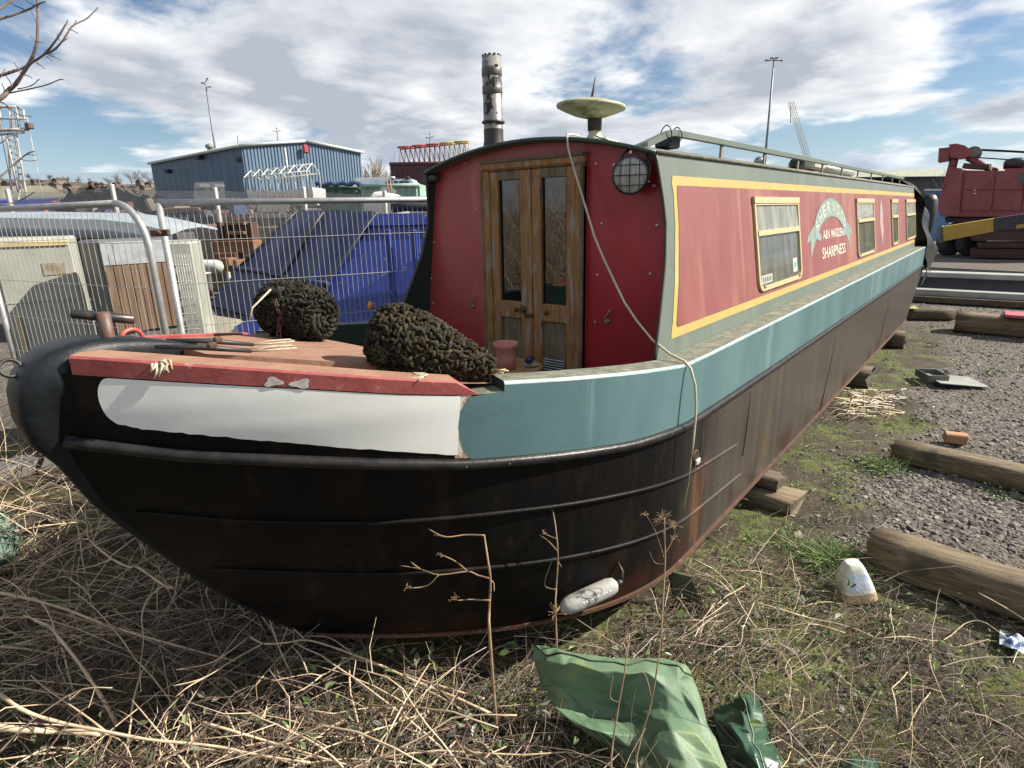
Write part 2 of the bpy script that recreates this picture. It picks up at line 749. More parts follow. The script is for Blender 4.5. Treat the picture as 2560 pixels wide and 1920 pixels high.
m_straw = M('dead_straw', (.34, .26, .155), (.20, .14, .08), rough=.7, nscale=3, island=.45)
m_straw2 = M('grey_dead_stems', (.20, .155, .11), (.10, .07, .045), rough=.8, nscale=3, island=.5)
m_leafg = M('weed_leaves', (.075, .15, .022), (.14, .20, .035), rough=.5, nscale=2.5, island=.4)
m_leafd = M('ivy_leaves', (.045, .085, .022), (.10, .15, .045), rough=.38, nscale=6, island=.45)
m_leafb = M('dead_leaves', (.15, .10, .06), (.075, .05, .032), rough=.75, nscale=6, island=.5)
m_stone = M('gravel_stones', (.17, .148, .128), (.095, .083, .075), rough=.85, nscale=8, island=.6)


def veg_p(x, y):
    g = gravel_mask(x, y)
    hull_strip = (x > 1.9) & (y > -1.7) & (y < -1.0)
    p = np.where(hull_strip, .22, 1.0) * (1 - .965 * g)
    p = p * np.where(under_hull(x, y), .18, 1.0)
    p = p * np.where((y > 1.3) & (x > -.3), .25, 1.0)
    clump = np.clip(.55 + .6 * vnoise(x * 1.5, y * 1.5, 8.0), .12, 1)
    return p * clump


def pick(n, r0, r1, pf, a0=-54, a1=60):
    x, y = polar(n, r0, r1, a0, a1)
    k = RNG.random(n) < pf(x, y)
    return x[k], y[k]


# fine dead grass mat
x, y = pick(80000, .75, 7.5, lambda a, b: veg_p(a, b) * np.where((a < .55) & (b > -1.55 + .5 * a), .30, 1.0))
z = ground_z(x, y) + .002 + .05 * RNG.random(len(x)) ** 2
straw_batch('dead_grass', x, y, z, .06 + .16 * RNG.random(len(x)) ** 1.6, .0013 + .0016 * RNG.random(len(x)), m_straw, .18, 'mat of pale dead grass on the weedy ground', .35)
# longer tangled stems
x, y = pick(9000, .75, 5.0, lambda a, b: veg_p(a, b) * np.where(a > 1.7, .35, 1))
z = ground_z(x, y) + .01 + .12 * RNG.random(len(x)) ** 1.5
straw_batch('tangled_stems', x, y, z, .18 + .40 * RNG.random(len(x)) ** 1.5, .0014 + .0026 * RNG.random(len(x)) ** 2, m_straw2, .16, 'tangle of long grey-brown dead stems round the bow', .25, nseg=4)
# bleached longer stems near the front
x, y = pick(1700, .8, 4.2, lambda a, b: veg_p(a, b) * np.where(a > 1.8, .25, 1))
z = ground_z(x, y) + .03 + .14 * RNG.random(len(x))
straw_batch('bleached_stems', x, y, z, .15 + .35 * RNG.random(len(x)), .0015 + .003 * RNG.random(len(x)) ** 2, M('bleached_stem', (.52, .42, .28), (.40, .30, .18), rough=.65, nscale=3, island=.35), .22,
            'scatter of bleached dead stems in the foreground', .2, nseg=4)


# standing dead stalks, thickest left of the bow
x, y = pick(5200, 1.0, 6.5, lambda a, b: veg_p(a, b) * np.where(a < .3, 1.0, .10) * (b > -1.3), -20, 62)
straw_batch('standing_stalks', x, y, ground_z(x, y), .18 + .45 * RNG.random(len(x)) ** 1.4, .0014 + .0024 * RNG.random(len(x)) ** 2, m_straw2, .85, 'standing dead stalks massed left of the bow', .55, nseg=5)
# reed thicket on the far side of the path, mirrored in the door glass
x = -5.6 + 3.2 * RNG.random(2600)
y = 1.5 + 6.0 * RNG.random(2600)
straw_batch('reed_thicket', x, y, ground_z(x, y), 1.7 + 1.5 * RNG.random(2600), .006 + .006 * RNG.random(2600), m_straw, 1.25, 'tall pale reed thicket ahead of the bow', .25, nseg=5)


# green weeds in clumps
def weed_clumps(n, r0, r1, pf, per, rad, smin, smax, zz):
    cx, cy = pick(n, r0, r1, pf)
    P, S_ = [], []
    for a, b in zip(cx, cy):
        k = R.randint(per // 2, per)
        rr = rad * (.5 + R.random())
        for _ in range(k):
            t = R.random() * 6.283
            q = rr * math.sqrt(R.random())
            P.append((a + q * math.cos(t), b + q * math.sin(t), zz * R.random()))
            S_.append(R.uniform(smin, smax))
    P = np.array(P)
    P[:, 2] += ground_z(P[:, 0], P[:, 1])
    return P, np.array(S_)


def strip_p(x, y):
    s = ((x > 1.2) & (y > -2.1) & (y < -.9)) * 1.0
    f = ((x < 1.9) & (y < -.2)) * .5
    return np.maximum(s, f) * (1 - .9 * gravel_mask(x, y)) * (1 - under_hull(x, y, .0))


P, S_ = weed_clumps(1700, 1.0, 10.0, strip_p, 30, .08, .010, .028, .035)
leaf_batch('green_weeds', P, S_, m_leafg, 'low green weeds along the side of the boat', .5)
P, S_ = weed_clumps(130, 3.0, 14.0, lambda x, y: ((x > 3.0) & (y > -2.6) & (y < -.9)) * (1 - under_hull(x, y, 0)) * (.25 + .75 * (y > -1.8)), 60, .16, .02, .045, .05)
leaf_batch('yard_weeds', P, S_, m_leafg, 'tufts of green weeds at the gravel edge', .5)
# ivy and bramble leaves among the stems
x, y = pick(7000, .8, 4.2, lambda a, b: veg_p(a, b) * ((a < 1.7) * 1.0) * np.clip(.3 + .9 * vnoise(a * 1.1, b * 1.1, 3.0), .05, 1))
P = np.stack([x, y, ground_z(x, y) + .03 + .19 * RNG.random(len(x)) ** 1.2], -1)
leaf_batch('bramble_leaves', P, .02 + .036 * RNG.random(len(x)), m_leafd, 'dark green bramble and ivy leaves among the dead stems', .55)
x, y = pick(9000, .8, 5.0, lambda a, b: veg_p(a, b) * .9)
P = np.stack([x, y, ground_z(x, y) + .008 + .06 * RNG.random(len(x)) ** 1.4], -1)
leaf_batch('dead_leaves', P, .012 + .022 * RNG.random(len(x)), m_leafb, 'brown withered leaves scattered on the ground', .6, .4)

# litter: countless tiny flakes and seedlings that give the soil its grain
def litter_p(x, y):
    return (1 - .93 * gravel_mask(x, y)) * (1 - under_hull(x, y, .0)) * np.clip(.6 + .6 * vnoise(x * 2.1, y * 2.1, 4.0), .1, 1)


for nm, cnt, s0, s1, mt_, zz, lab in (('pale_litter', 26000, .006, .014, M('pale_litter', (.36, .29, .19), (.24, .18, .11), rough=.8, nscale=5, island=.45), .02, 'pale flakes of dead leaf littering the soil'),
                                  ('dark_litter', 16000, .008, .018, m_leafb, .015, 'dark flakes of dead leaf littering the soil'),
                                  ('seedlings', 30000, .006, .015, M('seedling_green', (.10, .17, .022), (.17, .22, .045), rough=.5, nscale=2, island=.4), .03, 'tiny green seedlings and moss shoots')):
    x, y = pick(cnt, 1.2, 9.0, (lambda a, b: litter_p(a, b) * np.where(a < .6, .35, 1.0) * np.clip(.15 + 1.5 * vnoise(a * 1.6, b * 1.6, 12.0), .05, 1)) if nm == 'seedlings' else litter_p, -50, 40)
    P = np.stack([x, y, ground_z(x, y) + .004 + zz * RNG.random(len(x)) ** 2], -1)
    leaf_batch(nm, P, s0 + (s1 - s0) * RNG.random(len(x)), mt_, lab, .6, .3)

# stones
_t = (1 + 5 ** .5) / 2
_iv = np.array([(-1, _t, 0), (1, _t, 0), (-1, -_t, 0), (1, -_t, 0), (0, -1, _t), (0, 1, _t), (0, -1, -_t), (0, 1, -_t), (_t, 0, -1), (_t, 0, 1), (-_t, 0, -1), (-_t, 0, 1)]) / 1.9
_if = np.array([(0, 11, 5), (0, 5, 1), (0, 1, 7), (0, 7, 10), (0, 10, 11), (1, 5, 9), (5, 11, 4), (11, 10, 2), (10, 7, 6), (7, 1, 8), (3, 9, 4), (3, 4, 2), (3, 2, 6), (3, 6, 8), (3, 8, 9), (4, 9, 5), (2, 4, 11), (6, 2, 10), (8, 6, 7), (9, 8, 1)])


def stones(name, x, y, size, mat, label):
    n = len(x)
    v = _iv[None] * (1 + .28 * RNG.normal(0, 1, (n, 12, 1)).clip(-1, 1))
    sc = np.stack([.7 + .6 * RNG.random(n), .6 + .5 * RNG.random(n), .35 + .35 * RNG.random(n)], -1) * size[:, None]
    v = v * sc[:, None, :]
    a = RNG.random(n) * 6.283
    c, s = np.cos(a)[:, None], np.sin(a)[:, None]
    vx = v[:, :, 0] * c - v[:, :, 1] * s
    vy = v[:, :, 0] * s + v[:, :, 1] * c
    v = np.stack([vx + x[:, None], vy + y[:, None], v[:, :, 2] + (ground_z(x, y) + size * .12)[:, None]], -1)
    F = (np.arange(n) * 12)[:, None, None] + _if[None]
    return raw_mesh(name, v.reshape(-1, 3), F.reshape(-1, 3), 3, mat, label, None, 'stuff')


x, y = pick(70000, 1.6, 16.0, lambda a, b: np.clip(gravel_mask(a, b) * .9 + .07, 0, 1) * (1 - under_hull(a, b, .0)) * (b < 1.5), -54, 10)
stones('gravel', x, y, (.0035 + .017 * RNG.random(len(x)) ** 4) + .0007 * np.hypot(x - CAM[0], y - CAM[1]), m_stone, 'loose grey gravel of the yard')


x, y = pick(1500, 1.6, 12.0, lambda a, b: np.clip(gravel_mask(a, b) * .8 + .12, 0, 1) * (1 - under_hull(a, b, .0)) * (b < 1.5), -54, 10)
stones('coarse_stones', x, y, .016 + .026 * RNG.random(len(x)) ** 3, m_stone, 'bigger loose stones scattered on the gravel and soil')

# ================================================================== NEIGHBOURS OF THE BOAT ON THE GROUND
m_timber = M('weathered_timber', (.175, .135, .082), (.11, .08, .047), rough=.82, nscale=5, stretch=(7, .6, 7), bump=.6, bscale=30, bstretch=(8, .5, 8),
             layers=[((.25, .22, .155), 6, .52, .68, (6, .5, 6)), ((.035, .026, .018), 11, .57, .66, (9, .35, 9)), ((.10, .11, .05), 4, .60, .75, (1, 1, 1)), ((.06, .05, .038), 3, .60, .72, (1, 1, 1))])
m_timberd = M('dark_old_timber', (.10, .075, .05), (.06, .045, .03), rough=.85, nscale=6, stretch=(6, .6, 6), bump=.6, bscale=30, bstretch=(8, .5, 8),
              layers=[((.19, .15, .09), 7, .58, .70, (5, .5, 5))])


def beam(name, a, b, w, h, mat, label, cat='timber', group=None, tilt=0.0, rnd=.012):
    """rough-sawn baulk from a to b along its length, slightly bent and uneven"""
    a, b = np.array(a, float), np.array(b, float)
    d = b - a
    L_ = np.linalg.norm(d)
    d /= L_
    s = np.array([-d[1], d[0], 0.0])
    s /= np.linalg.norm(s)
    u = np.array([0, 0, 1.0])
    c_, s_ = math.cos(tilt), math.sin(tilt)
    s2, u2 = s * c_ + u * s_, -s * s_ + u * c_
    ch = .01
    sec = []
    for k in range(14):
        t = 2 * math.pi * (k + .5) / 14 - math.pi / 2
        e = .5
        sec.append((math.copysign(abs(math.cos(t)) ** e, math.cos(t)) * w / 2, h / 2 + math.copysign(abs(math.sin(t)) ** e, math.sin(t)) * h / 2))
    mb = MB()
    n = max(4, int(L_ / .18))
    rr = random.Random(int(abs(a[0] * 97 + a[1] * 31) * 10))
    vs = []
    for i in range(n + 1):
        p = a + d * L_ * i / n
        for su, sv in sec:
            j = rr.uniform(-rnd, rnd) * .5
            en = (rr.uniform(-.03, .03) if i in (0, n) else 0.0)
            vs.append(p + d * en + s2 * (su + j) + u2 * (sv + (rr.uniform(-rnd, rnd) * .5 if sv > ch * 1.1 else 0)))
    m_ = len(sec)
    fs = [tuple(range(m_))[::-1], tuple(n * m_ + k for k in range(m_))]
    for i in range(n):
        for k in range(m_):
            fs.append((i * m_ + k, i * m_ + (k + 1) % m_, (i + 1) * m_ + (k + 1) % m_, (i + 1) * m_ + k))
    mb.add(vs, fs[:2])
    mb.f += fs[2:]
    mb.s += [True] * (len(fs) - 2)
    return mb.build(name, mat, None, label, cat, group, origin=tuple(a))


beam('timber_baulk', (3.95, -1.63, 0), (3.50, -5.2, 0), .19, .165, m_timber, 'thick weathered timber baulk on the gravel, the farther of the two lying side by side')
beam('timber_baulk', (2.22, -1.74, 0), (1.95, -5.0, 0), .21, .215, m_timber, 'thick brown timber baulk beside the white plastic jug')
beam('timber_block', (2.60, -1.27, 0), (2.60, .5, 0), .24, .13, m_timber, 'sawn timber block under the hull nearest the bow', 'timber')
beam('timber_block', (2.62, -1.13, .131), (2.62, .5, .131), .16, .092, m_timberd, 'thinner timber packer on top of the block nearest the bow', 'timber')
beam('timber_block', (6.02, -1.12, 0), (6.02, .5, 0), .25, .222, m_timberd, 'square timber block under the middle of the hull', 'timber')
beam('timber_block', (8.42, -1.16, 0), (8.42, .5, 0), .25, .222, m_timberd, 'dark timber block under the hull towards the stern', 'timber')
beam('timber_baulk', (10.75, -.6, 0), (11.2, -1.50, 0), .28, .20, m_timberd, 'dark short baulk on the ground behind the stern', 'timber')
beam('timber_plank', (10.62, -.55, .202), (10.85, -1.02, .202), .26, .03, M('mossy_plank', (.25, .24, .06), (.16, .15, .05), rough=.8, nscale=10), 'mossy yellow-green plank on the short dark baulk', 'plank')
beam('timber_baulk', (10.15, -1.62, 0), (10.05, -5.2, 0), .40, .30, m_timber, 'broad squared baulk carrying the red board at the right edge', 'timber')
mb = MB()
mb.box((10.1, -3.05, .325), (.42, 1.75, .04), rz=.05, ch=.004)
mb.build('red_board', M('faded_crimson_board', (.34, .06, .10), (.40, .12, .15), rough=.6, nscale=5), None, 'faded crimson board lying on the broad squared baulk', 'board', origin=(10.1, -3.05, .305))
# ================================================================== NARROWBOAT
YB, YT, ZG, ZT = .9044, .7608, 1.2575, 2.1715
XCE = 10.40
_SZ = [.20, .26, .534, .83, 1.087, 1.24, 1.323, 1.41, 1.6]
_SX = [-.17, -.216, -.45, -.644, -.80, -.86, -.90, -.92, -.93]


def stem_x(z):
    return interp(z, _SZ, _SX)


def hull_y(x, z):
    x0 = stem_x(z)
    if x > 1.3:
        return 1.04
    u = (1.3 - x) / (1.3 - x0)
    return 1.04 * (1 - u ** 2.2) if u < 1 else 0.0


def zt_(x):   # top of the bulwark
    return interp(x, [-.9, -.78, -.646, -.352, -.094, .056, .212, .613, 1.194, 1.5], [1.588, 1.572, 1.548, 1.489, 1.434, 1.404, 1.379, 1.333, 1.262, ZG])


def zb_(x):   # lower edge of the red rail
    return interp(x, [-.85, -.80, -.65, -.35, -.10, .12, .3], [1.532, 1.523, 1.495, 1.438, 1.385, 1.346, 1.33])


def zs_(x):   # rubbing strake
    return interp(x, [-.86, -.827, -.604, -.403, -.178, .087, .419, .8, 1.235, 2.0], [1.345, 1.334, 1.262, 1.217, 1.166, 1.110, 1.062, 1.01, .974, .968])


def hp(x, z, off=0.0, side=-1):
    """point on the outside of the hull; side -1 = the near (port) side"""
    y = hull_y(x, z)
    e = .004
    dy = (hull_y(x + e, z) - hull_y(x - e, z)) / (2 * e)
    n = np.array([-dy, 1.0])
    n /= np.linalg.norm(n)
    return (x + n[0] * off, side * (y + n[1] * off), z)


def cs(x, z, off=0.0, side=-1):
    """point on the outside of the cabin side"""
    k = (z - ZG) / (ZT - ZG)
    return (x, side * (YB + (YT - YB) * k + off), z)


# ---- materials
m_black = M('hull_blacking', (.0028, .0028, .0034), (.0055, .0046, .0044), rough=.42, rough2=.62, spec=.16, nscale=3.0, stretch=(1, 1, .5), bump=.25, bscale=35,
            layers=[((.018, .010, .007), 4.0, .52, .74, (1.6, 1.6, .4)), ((.022, .012, .008), 9.0, .60, .76, (1.4, 1.4, .25)), ((.06, .026, .014), 34, .73, .77, (1, 1, .6)), ((.016, .0155, .0145), 14.0, .60, .80, (1, 1, .22)), ((.06, .06, .055), 60.0, .78, .83, (1, 1, 1))])
m_rail = M('dark_red_deck_paint', (.21, .040, .042), (.27, .07, .065), rough=.45, nscale=9, bump=.15, bscale=70,
           layers=[((.38, .20, .15), 16.0, .60, .74, (1, 1, 1)), ((.45, .42, .40), 26.0, .73, .76, (1, 1, 2)), ((.05, .03, .025), 38.0, .73, .78, (1, 1, 1))])
m_white = M('white_paint', (.76, .77, .75), (.72, .73, .71), rough=.5, nscale=5, bump=.035, bscale=120,
            layers=[((.50, .49, .45), 13.0, .70, .82, (1, 1, 1)), ((.30, .20, .14), 30.0, .79, .82, (1, 1, 1))])
m_teal = M('teal_paint', (.068, .136, .150), (.083, .157, .168), rough=.36, rough2=.5, nscale=2.2, stretch=(1, 1, .4), bump=.10, bscale=40,
           layers=[((.15, .23, .22), 5.0, .56, .74, (1, 1, .12)), ((.22, .22, .19), 45.0, .72, .78, (1, 1, .5))])
m_gtop = M('weathered_gunwale_top', (.17, .18, .14), (.10, .10, .075), rough=.85, nscale=16, bump=.5, bscale=140,
           layers=[((.05, .045, .035), 30.0, .58, .72, (1, 1, 1)), ((.24, .25, .20), 8.0, .58, .70, (1, 1, 1))])
m_green = M('grey_green_paint', (.095, .122, .103), (.118, .143, .122), rough=.48, nscale=3, stretch=(1, 1, .25), bump=.08, bscale=40,
            layers=[((.085, .105, .085), 7.0, .55, .75, (1.5, 1.5, .12)), ((.21, .22, .19), 18.0, .66, .80, (1, 1, .12)), ((.10, .085, .06), 50.0, .75, .8, (1, 1, .6))])
m_inner = M('dark_green_inner_paint', (.012, .035, .03), (.02, .045, .038), rough=.5, nscale=7)
m_yellow = M('yellow_line_paint', (.39, .29, .075), (.35, .265, .095), rough=.5, nscale=8, bump=.05,
             layers=[((.46, .38, .18), 6.0, .55, .75, (1, 1, .3)), ((.40, .28, .09), 35.0, .66, .76, (1, 1, .5))])
m_side = M('faded_red_panel', (.175, .045, .047), (.21, .066, .062), rough=.52, nscale=2.4, stretch=(1, 1, .3), bump=.06, bscale=40,
           layers=[((.28, .13, .085), 4.5, .50, .76, (1.4, 1, .13)), ((.165, .04, .042), 9.0, .58, .76, (1.3, 1, .13)), ((.27, .13, .12), 30.0, .66, .80, (1, 1, .10)), ((.25, .165, .12), 12, .66, .80, (1, 1, .5))])
m_bulk = M('dark_red_gloss', (.29, .012, .022), (.33, .02, .03), rough=.34, nscale=3, bump=.05, bscale=30,
           layers=[((.21, .012, .02), 2.5, .48, .68, (1, 1, .6)), ((.34, .05, .05), 6, .62, .80, (1, 1, .25)), ((.25, .06, .06), 22.0, .72, .82, (1, 1, .4)), ((.09, .01, .012), 40.0, .74, .78, (1, 1, 1))])
m_bulk_sheen = M('sky_sheen_red_gloss', (.30, .045, .05), (.35, .07, .072), rough=.36, nscale=3, stretch=(1, 1, .5), bump=.05, bscale=30,
            layers=[((.36, .12, .11), 6.0, .60, .80, (1, 1, .3)), ((.16, .02, .025), 20.0, .68, .8, (1, 1, .5))])
m_oak = M('weathered_oak', (.31, .155, .05), (.20, .095, .03), rough=.62, nscale=9, stretch=(1, 5, .7), bump=.5, bscale=70, bstretch=(1, 6, .5),
          layers=[((.27, .23, .175), 7.0, .50, .66, (1, 4, .8)), ((.05, .028, .012), 18.0, .58, .72, (1, 5, .5)), ((.36, .33, .27), 26, .64, .76, (1, 4, .6))])
m_oakg = M('greyed_oak', (.20, .17, .125), (.13, .095, .05), rough=.8, nscale=10, stretch=(1, 6, .6), bump=.7, bscale=80, bstretch=(1, 7, .5),
           layers=[((.05, .032, .016), 15.0, .60, .72, (1, 6, .5))])
m_deck = M('worn_salmon_deck', (.27, .155, .105), (.22, .115, .075), rough=.75, nscale=6, stretch=(1, 2.5, 1), bump=.3, bscale=60,
           layers=[((.28, .19, .12), 9.0, .55, .75, (1, 3, 1)), ((.33, .22, .15), 14.0, .62, .8, (1, 3, 1)), ((.10, .06, .04), 34.0, .72, .8, (1, 1, 1))])
m_roof = M('roof_paint', (.13, .15, .12), (.18, .16, .13), rough=.75, nscale=5, bump=.3, bscale=80, layers=[((.20, .13, .10), 6.0, .55, .7, (1, 1, 1))])
m_blackm = M('black_metal', (.014, .014, .015), (.025, .024, .023), rough=.5, nscale=12, bump=.1)
m_rust = M('rusty_steel', (.10, .045, .025), (.06, .032, .02), rough=.8, nscale=14, bump=.4, layers=[((.19, .10, .06), 25.0, .58, .74, (1, 1, 1))])
m_rope = M('off_white_rope', (.50, .45, .34), (.38, .33, .23), rough=.85, nscale=60, bump=.5, bscale=300)
m_cable = M('cream_cable', (.50, .45, .36), (.40, .36, .27), rough=.5, nscale=12)
m_glass = glassmat('door_glass', filmamt=.02, rough=.015, ior=2.1)
m_wglass = glassmat('dusty_window_glass', film=(.30, .32, .27), filmamt=.26, rough=.03, ior=1.9)
m_wglass2 = glassmat('hopper_glass', film=(.46, .48, .42), filmamt=.40, rough=.03, ior=1.9)  # paler film stands in for the sky's reflection in the upper panes
m_dark = M('dark_interior', (.012, .011, .010), rough=.9)
m_frame = M('cream_window_frame', (.46, .38, .20), (.42, .345, .19), rough=.42, nscale=12, layers=[((.36, .27, .12), 30.0, .68, .8, (1, 1, 1))])
m_letter = M('cream_lettering', (.62, .57, .48), (.56, .48, .41), rough=.55, nscale=12)
m_banner = M('faded_banner_green', (.155, .21, .185), (.20, .255, .215), rough=.55, nscale=9, stretch=(1, 1, .4))
m_bannerb = M('faded_banner_blue', (.16, .21, .25), (.20, .25, .26), rough=.55, nscale=9)
m_bline = M('banner_outline', (.11, .13, .13), rough=.55)
m_bletter = M('faded_silver_lettering', (.40, .44, .40), (.33, .38, .35), rough=.55, nscale=20)
m_alu = M('dull_aluminium', (.55, .55, .54), (.45, .45, .44), rough=.38, metal=.7, nscale=20)


def hull_sheen_and_rust():
    """blacked bow turns brown along the side: rusty film plus painted-in sun sheen; rust runs from the drain hole"""
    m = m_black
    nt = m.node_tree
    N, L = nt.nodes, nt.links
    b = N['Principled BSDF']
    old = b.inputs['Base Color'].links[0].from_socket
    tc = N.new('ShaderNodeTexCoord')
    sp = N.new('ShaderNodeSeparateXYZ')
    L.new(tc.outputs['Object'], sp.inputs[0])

    def noise(scale, st, det=6):
        mp = N.new('ShaderNodeMapping')
        L.new(tc.outputs['Object'], mp.inputs[0])
        mp.inputs['Scale'].default_value = st
        n = N.new('ShaderNodeTexNoise')
        L.new(mp.outputs[0], n.inputs['Vector'])
        n.inputs['Scale'].default_value = scale
        n.inputs['Detail'].default_value = det
        return n.outputs['Fac']

    def mt(op, a, c):
        n = N.new('ShaderNodeMath')
        n.operation = op
        for i, v in enumerate((a, c)):
            if isinstance(v, (int, float)):
                n.inputs[i].default_value = v
            else:
                L.new(v, n.inputs[i])
        return n.outputs[0]

    def mr(v, a, c, d=0., e=1.):
        n = N.new('ShaderNodeMapRange')
        n.interpolation_type = 'SMOOTHSTEP'
        L.new(v, n.inputs[0])
        for i, x in enumerate((a, c, d, e)):
            n.inputs[i + 1].default_value = x
        return n.outputs[0]

    def mix(f, a, c):
        n = N.new('ShaderNodeMix')
        n.data_type = 'RGBA'
        L.new(f, n.inputs[0])
        for s, v in ((n.inputs[6], a), (n.inputs[7], c)):
            if isinstance(v, tuple):
                s.default_value = (*v, 1)
            else:
                L.new(v, s)
        return n.outputs[2]

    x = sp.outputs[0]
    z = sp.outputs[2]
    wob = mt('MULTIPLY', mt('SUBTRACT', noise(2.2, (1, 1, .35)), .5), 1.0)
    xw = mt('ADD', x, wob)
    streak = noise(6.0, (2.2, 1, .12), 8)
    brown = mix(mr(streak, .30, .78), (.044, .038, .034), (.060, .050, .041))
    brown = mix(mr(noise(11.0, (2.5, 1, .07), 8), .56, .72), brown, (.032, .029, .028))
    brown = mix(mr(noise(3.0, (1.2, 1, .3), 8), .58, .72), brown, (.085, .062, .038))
    col = mix(mr(xw, 1.15, 1.75), old, brown)  # side brown: real film, with the grazing sun's sheen put into the colour
    # rust band under the drain
    xr = mt('ADD', x, mt('MULTIPLY', mt('SUBTRACT', noise(5.0, (1, 1, .5)), .5), .22))
    r1 = mt('MULTIPLY', mr(xr, 1.34, 1.40), mr(xr, 1.58, 1.46))
    r1 = mt('MULTIPLY', r1, mr(z, .74, .66))
    col = mix(mt('MULTIPLY', r1, mr(noise(9.0, (3, 1, .15), 8), .40, .66, .10, .75)), col, (.125, .055, .03))
    # reddish boot line low on the bow
    lowr = mt('MULTIPLY', mr(mt('ADD', z, mt('MULTIPLY', wob, .25)), .46, .30), mr(noise(3.5, (1, 1, .8)), .45, .62))
    col = mix(mt('MULTIPLY', lowr, .8), col, (.030, .012, .008))
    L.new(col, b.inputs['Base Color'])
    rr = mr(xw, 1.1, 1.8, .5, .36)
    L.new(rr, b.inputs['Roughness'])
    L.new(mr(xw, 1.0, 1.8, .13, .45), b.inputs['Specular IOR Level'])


hull_sheen_and_rust()

boat = thing('narrowboat', 'long steel narrowboat with red cabin, teal gunwale and black bow, propped on timber blocks', 'boat', (0, 0, 0))


def bow_xs(z, x1, n=34):
    x0 = stem_x(z) + .012
    t = np.linspace(0, 1, n)
    return x0 + (x1 - x0) * (1 - (1 - t) ** 1.0) ** 1.35


def stern_x(z):
    return interp(z, [.24, .45, .88], [9.35, 9.75, 10.62])


# ---- plating below the strake
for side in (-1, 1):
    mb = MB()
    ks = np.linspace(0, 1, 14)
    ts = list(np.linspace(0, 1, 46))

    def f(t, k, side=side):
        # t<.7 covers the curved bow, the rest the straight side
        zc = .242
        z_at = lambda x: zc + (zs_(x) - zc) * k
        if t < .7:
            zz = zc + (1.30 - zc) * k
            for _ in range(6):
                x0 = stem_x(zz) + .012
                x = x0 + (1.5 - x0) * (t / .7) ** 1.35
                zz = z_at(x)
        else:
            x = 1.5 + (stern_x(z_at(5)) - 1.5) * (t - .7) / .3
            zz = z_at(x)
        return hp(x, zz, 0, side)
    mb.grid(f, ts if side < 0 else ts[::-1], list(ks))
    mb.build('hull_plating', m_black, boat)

# ---- base plate, its rusty lip
mb = MB()
xs = list(np.linspace(-.16, 1.3, 30)) + list(np.linspace(1.6, 9.35, 20))
prt = [(x, -(hull_y(x, .24) + .014)) for x in xs]
stb = [(x, -y) for x, y in prt[::-1]]
mb.prism(prt + stb, lambda u, v: (u, v, .226), lambda u, v: (u, v, .242))
mb.build('base_plate', m_rust, boat)

# ---- stern swim below the counter
mb = MB()
mb.hexa([(9.2, -.98, .242), (11.0, -.12, .242), (11.0, .12, .242), (9.2, .98, .242), (9.2, -.98, .95), (10.9, -.75, .95), (10.9, .75, .95), (9.2, .98, .95)])
mb.build('stern_swim', m_black, boat)

